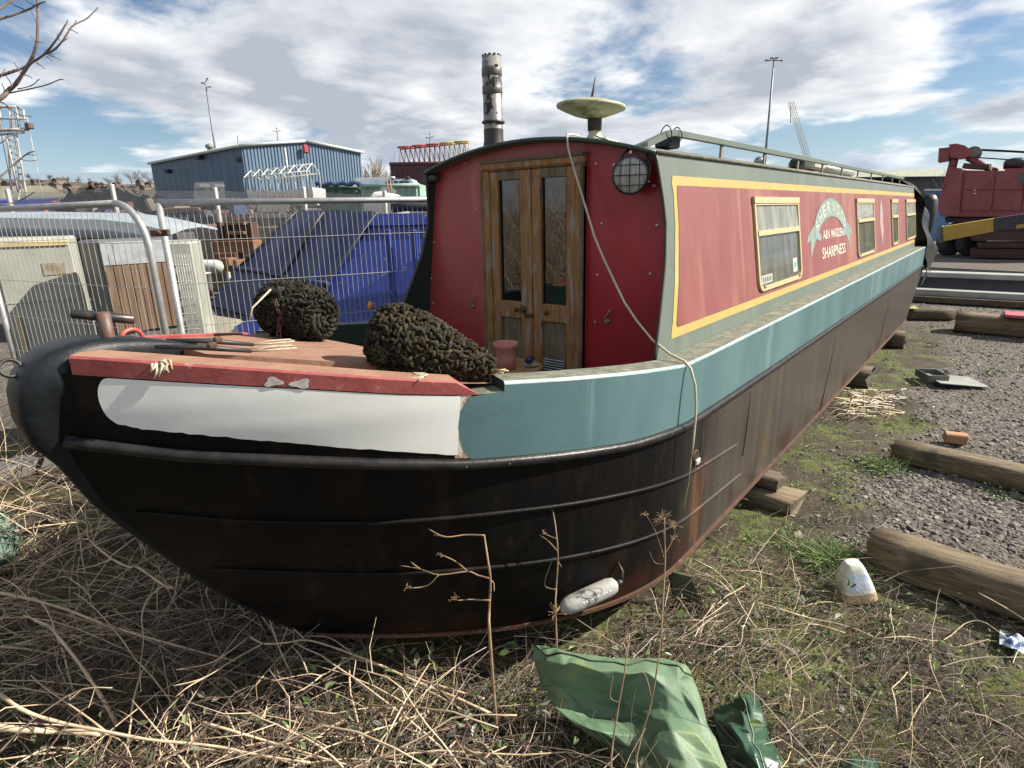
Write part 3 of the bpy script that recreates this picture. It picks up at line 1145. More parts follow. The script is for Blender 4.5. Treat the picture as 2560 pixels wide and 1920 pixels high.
# ---- bow panels above the strake (black), white flash, teal side
for side in (-1, 1):
    mb = MB()

    def f(t, k, side=side):
        x = -.5
        zz = 1.4
        for _ in range(8):
            x0 = max(stem_x(zz) + .085 - (1.57 - zz) * .18, -.875)
            x = x0 + (.34 - x0) * t ** 1.1
            top = zb_(x) if x < .12 else interp(x, [.12, .2, .34], [1.346, 1.342, 1.34])
            zz = zs_(x) + (top - zs_(x)) * k
        return hp(x, zz, 0, side)
    tt = list(np.linspace(0, 1, 36))
    mb.grid(f, tt if side < 0 else tt[::-1], list(np.linspace(0, 1, 9)))
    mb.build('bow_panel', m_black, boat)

    # white flash with a round front end
    zmid, rr = 1.43, .0
    mb = MB()

    def wtop(x):
        return zb_(x) - .004

    def wbot(x):
        return interp(x, [-.76, -.70, -.506, -.295, .075], [1.385, 1.352, 1.297, 1.236, 1.134]) + .0012 * math.sin(x * 131) + .0014 * math.sin(x * 277)

    def f(t, k, side=side):
        x = -.762 + (.068 + .762) * t
        a, b_ = wbot(x), wtop(x)
        e = min(1.0, (x + .762) / .026)
        h = math.sqrt(max(0.0, 1 - (1 - e) ** 2))
        mid = (a + b_) / 2
        a, b_ = mid + (a - mid) * h, mid + (b_ - mid) * h
        return hp(x, a + (b_ - a) * k, .0022, side)
    tt = [((i / 54) ** 2.2) for i in range(55)]
    mb.grid(f, tt if side < 0 else tt[::-1], list(np.linspace(0, 1, 8)))
    mb.build('white_flash', m_white, boat)

    # teal side
    mb = MB()

    def tstart(k):
        return interp(k, [0, .12, .3, .55, .8, 1], [.118, .092, .078, .066, .07, .094])

    def f(t, k, side=side):
        x0 = tstart(k)
        if t < .3:
            x = x0 + (.21 - x0) * t / .3
            top = 1.343
        elif t < .65:
            x = .2105 + (1.5 - .2105) * (t - .3) / .35
            top = zt_(x) - .012
        else:
            x = 1.5 + (10.62 - 1.5) * (t - .65) / .35
            top = zt_(x) - .012
        return hp(x, zs_(x) + (top - zs_(x)) * k, .0026, side)
    tt = list(np.linspace(0, .2999, 6)) + list(np.linspace(.3, .65, 34)) + list(np.linspace(.66, 1, 16))
    mb.grid(f, tt if side < 0 else tt[::-1], list(np.linspace(0, 1, 12)))
    mb.build('gunwale_side', m_teal, boat)

    # patch of bare cream between white and teal
    mb = MB()

    def f(t, k, side=side):
        x = .06 + (tstart(k) + .012 - .06) * t
        return hp(x, zs_(x) + .01 + (1.343 - zs_(x)) * k, .0012, side)
    mb.grid(f, [0, .5, 1] if side < 0 else [1, .5, 0], list(np.linspace(0, 1, 12)))
    mb.build('bare_patch', M('patchy_cream_primer', (.55, .53, .47), (.35, .20, .15), rough=.6, nscale=30, lo=.5, hi=.62), boat)

    # gunwale top strip with a rounded edge
    mb = MB()
    xs = list(np.linspace(.211, 1.5, 34)) + list(np.linspace(1.8, 10.62, 16))

    def gsec(x, j, side=side):
        z = zt_(x)
        w = .136 if x > 1.2 else interp(x, [.2, 1.2], [.10, .136])
        o = [(.0026, -.012), (.0005, -.004), (-.007, .0), (-w + .004, .002), (-w, -.002), (-w, -.10 if x > 1.45 else (-.16 if x < .75 else -.34))][j]
        p = hp(x, z, o[0], side)
        return (p[0], p[1], z + o[1])
    mb.grid(lambda x, j: gsec(x, int(j)), xs if side < 0 else xs[::-1], [0, 1, 2], smooth=True)
    mb.build('gunwale_edge', M('worn_edge_paint', (.34, .40, .40), (.20, .27, .28), rough=.35, nscale=20), boat)
    mb = MB()
    mb.grid(lambda x, j: gsec(x, int(j)), xs if side < 0 else xs[::-1], [2, 3], smooth=True)
    mb.build('gunwale_top', m_gtop, boat)
    mb = MB()
    xi = [x for x in xs if x < 1.5]
    mb.grid(lambda x, j: gsec(x, int(j)), xi if side < 0 else xi[::-1], [3, 4, 5], smooth=False)
    # bow-facing end of the bulwark
    e = [hp(.2108, 1.343, .002, side), hp(.2108, zt_(.211) - .004, .002, side), gsec(.211, 3), gsec(.211, 5)]
    mb.add(e, [(0, 1, 2, 3) if side > 0 else (3, 2, 1, 0)])
    mb.build('bulwark_lining', m_inner, boat)
    # notch sill
    mb = MB()
    mb.grid(lambda x, w: (lambda p: (p[0], p[1], 1.3435))(hp(x, 1.343, -w, side)), [.09, .15, .2105], [-.002, .05, .11] if side > 0 else [.11, .05, -.002], smooth=False)
    mb.build('notch_sill', m_gtop, boat)

    # red rail round the foredeck
    mb = MB()
    xs = xs_r = list(np.linspace(-.80, .056, 36))

    def rsec(x, j, side=side):
        a, z = zb_(x), zt_(x)
        o = [(.004, a - z), (.004, -.006), (-.004, 0), (-.085, .001), (-.09, -.004), (-.09, -.06)][j]
        zz = z + o[1]
        p = hp(x, min(z, 1.57) + max(-.05, o[1]), o[0], side)
        return (p[0], p[1], zz)
    mb.grid(lambda x, j: rsec(x, int(j)), xs if side < 0 else xs[::-1], [0, 1, 2], smooth=False)
    mb.grid(lambda x, j: rsec(x, int(j)), xs if side < 0 else xs[::-1], [3, 4, 5], smooth=False)
    # sloping aft end
    a = [rsec(.056, j) for j in range(6)]
    b_ = [hp(.125, 1.347, .004, side), hp(.124, 1.348, .003, side), hp(.123, 1.349, -.004, side), hp(.12, 1.349, -.08, side), hp(.12, 1.347, -.085, side), hp(.12, 1.33, -.085, side)]
    for j in range(5):
        q = [a[j], a[j + 1], b_[j + 1], b_[j]]
        mb.add(q if side > 0 else q[::-1], [(0, 1, 2, 3)])
    # front end closes on the nose
    a = [rsec(xs[0], j) for j in range(6)]
    mb.add(a if side < 0 else a[::-1], [tuple(range(6))])
    rail = mb.build('deck_rail', m_rail, boat)
    mb = MB()
    mb.grid(lambda x, j: rsec(x, int(j)), xs_r if side < 0 else xs_r[::-1], [2, 3], smooth=False)
    mb.build('worn_rail_top', m_deck, rail)

    # scraped filler patches on the rail's outer face
    if side < 0:
        for xa, w in ((-.405, .040), (-.345, .045)):
            mb = MB()
            z0 = zt_(xa) - .036
            pts = []
            for i in range(14):
                a_ = 2 * math.pi * i / 14
                rr_ = 1 + .28 * math.sin(3 * a_ + xa * 40) + .15 * math.sin(7 * a_)
                pts.append((xa + .5 * w * rr_ * math.cos(a_), z0 + .014 * rr_ * math.sin(a_)))
            mb.add([hp(u, v, .0055, -1) for u, v in pts], [tuple(range(14))])
            mb.build('filler_patch', M('grey_filler', (.48, .47, .47), (.36, .30, .29), rough=.7, nscale=40), rail)

    # strakes
    mb = MB()
    xs = list(np.linspace(-.835, 1.5, 60)) + list(np.linspace(1.8, 10.62, 14))
    mb.tube([hp(x, zs_(x) - .012, .007, side) for x in xs], .020, n=10)
    mb.build('rubbing_strake', M('strake_paint', (.009, .009, .010), (.02, .019, .019), rough=.36, spec=.28, nscale=16, bump=.2, bscale=40,
                                 layers=[((.30, .30, .30), 40, .66, .74, (1, 1, 1))]), boat)
    for zz in ([-.71, -.5, -.16, .263, .729, 1.33, 2.0], [1.048, .98, .909, .858, .79, .69, .625]), ([-.53, -.126, .297, .756, 1.311, 2.12], [.75, .66, .60, .535, .455, .40]):
        mb = MB()
        xs = np.linspace(zz[0][0], zz[0][-1], 50)
        mb.tube([hp(x, interp(x, *zz), .003, side) for x in xs], [.003] + [.010] * 48 + [.003], n=8)
        mb.build('guard_strip', m_black, boat)

# ---- plate seams, drain hole on the near side
for a, b_ in (((1622, 845), (1604, 985)), ((1810, 713), (1771, 888)), ((1930, 608), (1903, 725)), ((1520, 930), (1503, 1015))):
    mb = MB()
    p, q = aty(a[0], a[1], -1.04), aty(b_[0], b_[1], -1.04)
    mb.tube([(p[0], -1.0405, p[2]), ((p[0] + q[0]) / 2 + .004, -1.0415, (p[2] + q[2]) / 2), (q[0], -1.0405, q[2])], .0035, n=5)
    mb.build('plate_seam', M('seam_dirt', (.012, .011, .010), rough=.8), boat)
pc = aty(1503, 985, -1.042)
mb = MB()
mb.lathe([(.020, 0), (.024, .004), (.030, .006), (.032, .0)], (pc[0], -1.040, pc[2]), n=18, axis=orient((0, -1, 0)), cap0=False, cap1=False)
o = mb.build('drain_fitting', m_rust, boat)
mb = MB()
mb.lathe([(.021, 0), (.0, .0005)], (pc[0], -1.0412, pc[2]), n=18, axis=orient((0, -1, 0)), cap0=False, cap1=False)
mb.build('drain_hole', m_dark, o)
mb = MB()
mb.box((pc[0] + .004, -1.052, pc[2] - .028), (.05, .012, .03), ch=.005)
mb.build('drain_lip', M('pale_chipped_paint', (.55, .55, .55), (.25, .23, .21), rough=.6, nscale=60), o)
# two lower holes on the bow
for q in ((1220, 1400),):
    pass

# ---- nose: rounded stem casting running up over the foredeck
cont = [(-.19, .235), (-.31, .36), (-.45, .534), (-.55, .68), (-.644, .83), (-.73, .965), (-.80, 1.087), (-.862, 1.24), (-.913, 1.323), (-.928, 1.40), (-.923, 1.476),
        (-.905, 1.52), (-.878, 1.556), (-.835, 1.585), (-.785, 1.598), (-.72, 1.600), (-.65, 1.590), (-.57, 1.572), (-.49, 1.548), (-.41, 1.522)]
wid = [.015, .015, .016, .017, .018, .020, .026, .044, .062, .078, .092, .102, .106, .107, .104, .096, .082, .058, .038, .016]
dep = [.03] * 7 + [.06, .085, .11, .13, .13, .11, .08, .06, .05, .045, .04, .03, .02]
cont = [np.array(p) for p in cont]


def nsec(i, a):
    p = cont[i]
    t = cont[min(i + 1, len(cont) - 1)] - cont[max(i - 1, 0)]
    t /= np.linalg.norm(t)
    n = np.array([t[1], -t[0]])  # inward
    d = dep[i] * (1 - math.cos(a)) ** 1.2
    w = wid[i] * math.copysign(abs(math.sin(a)) ** .42, a)
    q = p + n * d
    return (q[0], w, q[1])


mb = MB()
mb.grid(lambda i, a: nsec(int(i), a), list(range(len(cont))), list(np.radians(np.linspace(105, -105, 17))))
m_nose = M('nose_blacking', (.006, .008, .011), (.010, .013, .017), rough=.36, rough2=.55, spec=.3, nscale=5, bump=.3, bscale=30,
           layers=[((.022, .026, .030), 6, .58, .74, (1, 1, 1)), ((.03, .028, .016), 3, .62, .75, (1, 1, 1)), ((.18, .045, .022), 14, .75, .78, (1, 1, 1))])
mb.build('stem_nose', m_nose, boat)
# stem ring
mb = MB()
c0 = np.array([-.905, 0, 1.545])
mb.tube([(c0[0] - .024 * math.cos(a) - .002, .01 * math.sin(a), c0[2] + .022 * math.sin(a)) for a in np.linspace(0, 2 * math.pi, 17)[:-1]], .0055, n=6, closed=True)
mb.build('stem_ring', m_blackm, boat)

# ---- foredeck
mb = MB()
mb.grid(lambda x, k: (x, k * (max(.02, hull_y(x, 1.5) - .085)), zt_(x) - .022), list(np.linspace(-.78, .30, 20)), list(np.linspace(-1, 1, 9)), smooth=False)
mb.build('foredeck', m_deck, boat)
mb = MB()
yw = hull_y(.30, 1.35) - .05
mb.box((.305, 0, 1.18), (.012, 2 * (hull_y(.305, 1.0) - .06), .36))
mb.build('well_bulkhead', m_inner, boat)
mb = MB()
lid = [(-.47, -.20), (.20, -.60), (.27, -.60), (.27, .60), (.20, .60), (-.47, .20)]
mb.prism(lid, lambda u, v: (u, v, zt_(u) + .012), lambda u, v: (u, v, zt_(u) - .018))
mb.build('locker_lid', m_deck, boat)
# well floor
mb = MB()
wf = [(x, -(hull_y(x, .8) - .05)) for x in np.linspace(.31, 1.46, 12)]
mb.prism(wf + [(x, -y) for x, y in wf[::-1]], lambda u, v: (u, v, .80), lambda u, v: (u, v, .82))
mb.build('well_floor', m_gtop, boat)
# T stud
mb = MB()
tb, tt_, = np.array([-.664, 0, 1.575]), np.array([-.668, 0, 1.648])
mb.lathe([(.030, -.01), (.022, .004), (.019, .02), (.019, .09)], tb, n=18)
stud = mb.build('mooring_stud', M('bare_red_stud', (.12, .055, .04), (.07, .055, .05), rough=.5, nscale=30, bump=.2), boat)
mb = MB()
a, b_ = np.array([-.735, .035, 1.668]), np.array([-.587, -.012, 1.632])
mb.tube([a, a * .97 + b_ * .03, a * .03 + b_ * .97, b_], [.011, .0145, .0145, .011], n=12)
mb.build('cross_bar', M('worn_black_bar', (.03, .032, .038), (.12, .06, .045), rough=.35, metal=.3, nscale=16, lo=.5, hi=.72), stud)

# ---- clips and lashings on the foredeck
for (x0, y0), (x1, y1) in (((-.60, -.165), (-.36, -.26)), ((-.50, .02), (-.25, -.06))):
    mb = MB()
    z0, z1 = zt_(x0) + .028, zt_(x1) + .030
    mb.tube([(x0, y0, z0), ((x0 + x1) / 2, (y0 + y1) / 2, (z0 + z1) / 2 + .006), (x1, y1, z1)], [.007, .010, .006], n=8)
    arm = mb.build('hinge_arm', m_blackm, boat)
    mb = MB()
    mb.box(((x0 + x1) / 2 + .02, (y0 + y1) / 2 - .008, (z0 + z1) / 2 + .008), (.03, .022, .022), ch=.006)
    mb.build('pivot_bolt', m_rust, arm)
    mb = MB()
    dx, dy = x1 - x0, y1 - y0
    mb.tube([(x1, y1, z1), (x1 + dx * .25, y1 + dy * .1, z1 + .004), (x1 + dx * .5, y1 + dy * .35, z1), (x1 + dx * .52, y1 + dy * .6, z1 - .004), (x1 + dx * .2, y1 + dy * .35, z1 - .002), (x1, y1, z1)], .0035, n=5)
    mb.build('wire_loop', m_rope, arm)
mb = MB()
mb.tube([(-.57 + .035 * math.cos(a), .10 + .01 * math.cos(a), 1.555 + .032 * math.sin(a)) for a in np.linspace(-.2, math.pi + .2, 12)], .007, n=7)
mb.build('deck_ring', M('red_plastic', (.45, .08, .07), rough=.4), boat)

# ---- cabin
XF = [2.164, 2.081, 1.964, 1.854, 1.67, 1.447, 1.266]
XV = [1.392, 1.407, 1.424, 1.428, 1.381, 1.277, 1.185]


def xfront(z):
    return interp(z, XF[::-1], XV[::-1])


for side in (-1, 1):
    zs = list(np.linspace(ZG - .002, ZT, 18))
    mb = MB()
    for z0, z1 in zip(zs[:-1], zs[1:]):
        o = [cs(xfront(z0), z0, 0, side), cs(XCE, z0, 0, side), cs(XCE, z1, 0, side), cs(xfront(z1), z1, 0, side)]
        i = [cs(xfront(z0), z0, -.012, side), cs(XCE, z0, -.012, side), cs(XCE, z1, -.012, side), cs(xfront(z1), z1, -.012, side)]
        n = len(mb.v)
        mb.v += o + i
        fs = [(0, 1, 2, 3), (7, 6, 5, 4), (0, 3, 7, 4), (1, 5, 6, 2)]
        if side > 0:
            fs = [f[::-1] for f in fs]
        mb.f += [tuple(n + k for k in f) for f in fs]
        mb.s += [False] * 4
    # window openings are closed from inside by dark lining boards, so the sheet stays whole
    mb.build('cabin_side', m_green if side < 0 else m_inner, boat)

# edge trim, dark line down the front edge
mb = MB()
mb.tube([(xfront(z) - .003, -(YB + (YT - YB) * (z - ZG) / (ZT - ZG)) + .006, z) for z in np.linspace(ZG, ZT, 24)], .008, n=6)
mb.build('front_edge_trim', m_blackm, boat)
mb = MB()
mb.tube([(xfront(z) - .003, (YB + (YT - YB) * (z - ZG) / (ZT - ZG)) - .006, z) for z in np.linspace(ZG, ZT, 24)], .012, n=6)
mb.build('front_edge_trim', m_blackm, boat)


def zroof(y):
    return ZT + (2.2885 - ZT) * (1 - (y / YT) ** 2)


mb = MB()
ys = list(np.linspace(-YT - .004, YT + .004, 21))
mb.grid(lambda x, y: (x, y, zroof(y) + .004), [1.375, 3, 5, 7, 9, XCE + .02], ys, smooth=True)
mb.grid(lambda x, y: (x, y, zroof(y) - .012), [XCE + .02, 1.375], ys, smooth=True)
for k in range(20):
    ya, yb2 = ys[k], ys[k + 1]
    mb.add([(1.375, ya, zroof(ya) - .012), (1.375, yb2, zroof(yb2) - .012), (1.375, yb2, zroof(yb2) + .004), (1.375, ya, zroof(ya) + .004)], [(3, 2, 1, 0)])
roof = mb.build('roof', m_roof, boat)
mb = MB()
mb.tube([(1.377, y, zroof(y) - .004) for y in ys], .011, n=8)
mb.build('roof_edge', M('dark_green_edge', (.025, .045, .035), rough=.45), roof)
for side in (-1, 1):
    mb = MB()
    mb.tube([(1.38, side * (YT + .002), ZT + .0), (XCE + .02, side * (YT + .002), ZT + .0)], .009, n=6)
    mb.build('roof_edge', m_gtop, roof)

# bulkhead halves either side of the doors; one red paled to hold the sky's sheen
XB = 1.46


def bulk_y(z):
    return YB + (YT - YB) * (z - ZG) / (ZT - ZG) - .014


def bulk_poly(sg, y_in):
    p = []
    for z in np.linspace(.74, 2.165, 12):
        p.append((sg * min(bulk_y(z), .89), z))
    for y in np.linspace(bulk_y(2.165), y_in, 10)[1:]:
        p.append((sg * y, zroof(y) - .014))
    p.append((sg * y_in, .74))
    return p if sg > 0 else p[::-1]


for sg, mt_ in ((1, m_bulk_sheen), (-1, m_bulk)):
    mb = MB()
    mb.prism(bulk_poly(sg, .34), lambda u, v: (XB, u, v), lambda u, v: (XB + .02, u, v))
    mb.build('bulkhead', mt_, boat)
mb = MB()
pp = [(y, zroof(y) - .014) for y in np.linspace(.338, -.338, 12)] + [(-.338, 2.19), (.338, 2.19)]
mb.prism(pp, lambda u, v: (XB, u, v), lambda u, v: (XB + .02, u, v))
mb.build('bulkhead', m_bulk_sheen, boat)
# rivets
rv = MB()
for y, z in [(.83, 2.06), (.80, 1.75), (.845, 1.52), (.84, 1.36), (-.40, 2.15), (-.44, 1.86), (-.42, 1.6), (-.41, 1.35), (-.72, 2.03), (-.745, 1.85), (.50, 2.21), (.62, 2.20), (.42, 1.95), (-.72, 1.62)]:
    r = MB()
    r.lathe([(.008, 0), (.007, .004), (.003, .006)], (XB, y, z), n=8, axis=orient((-1, 0, 0)))
    r.build('screw_head', m_alu, boat)

# door frame
DF = [('jamb', .349, .294), ('jamb', -.294, -.349)]
for nm, y0, y1 in DF:
    mb = MB()
    mb.box((XB - .012, (y0 + y1) / 2, 1.45), (.05, abs(y0 - y1), 1.41), ch=.012)
    j = mb.build('door_jamb', m_oak, boat)
    mb = MB()
    yo = y0 if y0 > 0 else y1
    mb.box((XB - .022, yo - math.copysign(.008, yo), 1.45), (.05, .016, 1.41), ch=.006)
    mb.build('jamb_bead', m_oakg, j)
mb = MB()
mb.box((XB - .012, 0, 2.178), (.05, .70, .055), ch=.012)
j = mb.build('door_head', m_oak, boat)
mb = MB()
mb.box((XB - .022, 0, 2.199), (.054, .706, .018), ch=.007)
mb.build('head_bead', m_oakg, j)
for ya, yb2, ga, gb in ((.292, -.003, .235, .075), (-.009, -.292, -.068, -.237)):
    d = thing('door', None, None)
    d.parent = boat
    BASE[d.name] = (0, 0, 0)
    xd = XB - .004
    for nm, a, b_, mt_ in (('stile', ya, ga, m_oak), ('stile', gb, yb2, m_oak)):
        mb = MB()
        mb.box((xd, (a + b_) / 2, 1.455), (.036, abs(a - b_), 1.385), ch=.004)
        mb.build(nm, mt_, d)
    for nm, z0, z1, mt_ in (('top_rail', 2.148, 2.098, m_oakg), ('lock_rail', 1.424, 1.325, m_oak), ('bottom_rail', .86, .763, m_oak)):
        mb = MB()
        mb.box((xd + .001, (ga + gb) / 2, (z0 + z1) / 2), (.034, abs(ga - gb) + .004, abs(z0 - z1)), ch=.004)
        mb.build(nm, mt_, d)
    mb = MB()
    mb.box((xd + .006, (ga + gb) / 2, (1.424 + 2.098) / 2), (.005, abs(ga - gb) + .006, 2.098 - 1.424), ch=.0005)
    mb.build('pane', m_glass, d)
    mb = MB()
    mb.box((xd + .008, (ga + gb) / 2, 1.09), (.012, abs(ga - gb) + .006, .47), ch=.003)
    pn = mb.build('lower_panel', m_oakg, d)
    # glazing beads
    for y in (ga, gb):
        mb = MB()
        mb.box((xd - .006, y + (-.004 if y == ga else .004), 1.761), (.012, .008, .674), ch=.002)
        mb.build('glazing_bead', M('dark_bead_wood', (.06, .03, .012), (.10, .055, .02), rough=.6, nscale=20), d)
    if ga < 0:
        for k in range(5):
            mb = MB()
            mb.box((xd - .012, (ga + gb) / 2, 1.105 - k * .015), (.016, .15, .005), rot=Matrix.Rotation(.6, 3, 'Y'), ch=.001)
            mb.build('vent_slat', m_alu, d)
    # small fittings
    mb = MB()
    yk = (ga + gb) / 2 + (-.045 if ga > 0 else .045)
    mb.lathe([(.014, 0), (.013, .008), (.006, .012), (.006, .02)], (xd - .02, yk, 1.378), n=12, axis=orient((-1, 0, 0)))
    if ga > 0:
        mb.box((xd - .024, .02, 1.352), (.016, .06, .022), ch=.003)
        mb.lathe([(.022, 0), (.02, .012), (.01, .016)], (xd - .02, .06, 1.385), n=14, axis=orient((-1, 0, 0)))
    mb.build('latch', M('tarnished_brass', (.12, .075, .03), (.07, .05, .03), rough=.5, metal=.6, nscale=30), d)
# door hooks on the bulkhead
for y, z, a in ((.479, 1.385, 0), (-.479, 1.385, .5)):
    mb = MB()
    mb.lathe([(.014, 0), (.012, .008), (.007, .010), (.007, .022)], (XB, y - .01 * (a > 0), z - .022), n=10, axis=orient((-1, 0, 0)))
    pth = [(XB - .02, y + .0, z - .03), (XB - .022, y + .004 - .02 * a, z), (XB - .022, y - .004 - .05 * a, z + .035), (XB - .02, y - .016 - .05 * a, z + .045), (XB - .018, y - .022 - .03 * a, z + .035)]
    mb.tube(pth, .0042, n=6)
    mb.build('door_hook', M('old_steel', (.22, .12, .10), (.30, .26, .24), rough=.5, metal=.4, nscale=40), boat)
# dark inside of the cabin behind doors and windows
mb = MB()
zz = 2.16
for p in ([(1.52, -.72, .8), (10.2, -.72, .8), (10.2, .72, .8), (1.52, .72, .8)], [(1.52, .72, 2.1), (10.2, .72, 2.1), (10.2, .72, .8), (1.52, .72, .8)], [(3.2, -.72, .8), (3.2, .72, .8), (3.2, .72, 2.12), (3.2, -.72, 2.12)]):
    mb.add(p, [(0, 1, 2, 3)])
mb.build('cabin_lining', m_dark, boat)
# papers taped inside the right-hand door
for (y0, y1, z0, z1) in ((-.185, -.237, 1.945, 1.835), (-.178, -.237, 1.81, 1.60)):
    mb = MB()
    mb.box((XB + .018, (y0 + y1) / 2, (z0 + z1) / 2), (.001, abs(y0 - y1), abs(z0 - z1)), ch=.0002)
    mb.build('paper_notice', M('paper', (.70, .70, .66), (.6, .6, .56), rough=.8), boat)

# head lamp
lc = atx(1363, 378, 1.375)
hd = orient((-1, -.30, -.06))
mb = MB()
mb.lathe([(.02, -.062), (.05, -.058), (.078, -.035), (.086, -.01), (.088, .018), (.080, .022)], lc, n=32, axis=hd, cap1=False)
lamp = mb.build('head_lamp', m_blackm, boat)
mb = MB()
mb.lathe([(.081, .014), (.07, .020), (.045, .026), (.0, .028)], lc, n=32, axis=hd, cap0=False, cap1=False)
mb.build('lens', M('ribbed_lens', (.40, .41, .38), (.24, .25, .23), rough=.14, nscale=14, stretch=(1, 6, .6), bump=.5, bscale=40, bstretch=(.3, 6, .3), coat=.6), lamp)
gd = MB()
for k in (-.045, 0, .045):
    h = math.sqrt(.084 ** 2 - k * k)
    for ax in (0, 1):
        pts = []
        for s_ in np.linspace(-h, h, 7):
            q = Vector((k, s_, .030 + .004 * (1 - (s_ / h) ** 2))) if ax == 0 else Vector((s_, k, .031 + .004 * (1 - (s_ / h) ** 2)))
            w = hd @ q
            pts.append(lc + np.array(w))
        b1 = MB()
        b1.tube(pts, .0022, n=5)
        b1.build('guard_wire', m_blackm, lamp)
mb = MB()
for s_ in (-1, 1):
    q0 = lc + np.array(hd @ Vector((0, 0, -.0))) + np.array([0, s_ * .092, .0])
    mb.tube([q0 + np.array([0, 0, -.03]), q0 + np.array([.01, -s_ * .0, .03]), q0 + np.array([.03, -s_ * .035, .10]), q0 + np.array([.05, -s_ * .06, .125])], .006, n=6)
mb.build('bracket', m_blackm, lamp)
mb = MB()
mb.lathe([(.006, 0), (.006, .01), (.003, .014)], lc + np.array([-.01, 0, .092]), n=8)
for q in (Vector((.085, -.03, .0)), Vector((-.08, .05, .0))):
    mb.lathe([(.005, 0), (.004, .014)], lc + np.array(hd @ q), n=8, axis=hd)
mb.build('clip_screw', M('white_plastic', (.7, .7, .68), rough=.4), lamp)
# horn at the other eave
hc = np.array([1.425, .735, 2.135])
mb = MB()
mb.lathe([(.02, -.02), (.034, -.012), (.036, .012), (.030, .02), (.012, .03)], hc, n=18)
mb.box(hc + np.array([-.0, .075, .0]), (.02, .03, .05), ch=.004)
mb.build('horn', M('dark_grey_rubber', (.05, .05, .048), rough=.5), boat)

# painted border and red panel (sheets on the green side)
YT1, YT0, YB1, YB0 = 2.075, 2.031, 1.375, 1.330


def sheet(nm, poly, off, mt_, par=boat, side=-1):
    mb = MB()
    mb.add([cs(u, v, off, side) for u, v in poly], [tuple(range(len(poly)))])
    return mb.build(nm, mt_, par)


def side_quad(mb, x0, x1, z0, z1, off):
    mb.add([cs(x0, z0, off), cs(x1, z0, off), cs(x1, z1, off), cs(x0, z1, off)], [(0, 1, 2, 3)])


def xl(z):   # slanted, slightly hollow front edge of the panel
    return interp(z, [1.33, 1.36, 1.40, 1.60, 1.85, 2.0, 2.04, 2.075], [1.355, 1.362, 1.385, 1.455, 1.512, 1.526, 1.516, 1.532])


def band(nm, zlist, xl_, x1, off, mt_):
    mb = MB()
    for a, b_ in zip(zlist[:-1], zlist[1:]):
        mb.add([cs(xl_(a), a, off), cs(x1, a, off), cs(x1, b_, off), cs(xl_(b_), b_, off)], [(0, 1, 2, 3)])
    return mb.build(nm, mt_, boat)


band('border_stripe', [YB0, 1.36, 1.40, 1.60, 1.85, 2.0, 2.04, YT1], xl, 10.385, .002, m_yellow)
band('painted_panel', [YB1, 1.395, 1.42, 1.60, 1.85, 1.985, 2.01, YT0],
     lambda z: xl(z) + interp(z, [1.375, 1.395, 1.44, 1.9, 2.0, 2.031], [.06, .042, .046, .04, .038, .055]), 10.380, .004, m_side)


# windows
def win_poly(x0, x1, z0, z1, r):
    p = [(x0, z1), (x0, z0 + r)]
    for a in np.linspace(math.pi, 1.5 * math.pi, 7)[1:]:
        p.append((x0 + r + r * math.cos(a), z0 + r + r * math.sin(a)))
    for a in np.linspace(1.5 * math.pi, 2 * math.pi, 7)[:-1]:
        p.append((x1 - r + r * math.cos(a), z0 + r + r * math.sin(a)))
    p += [(x1, z0 + r), (x1, z1)]
    return p


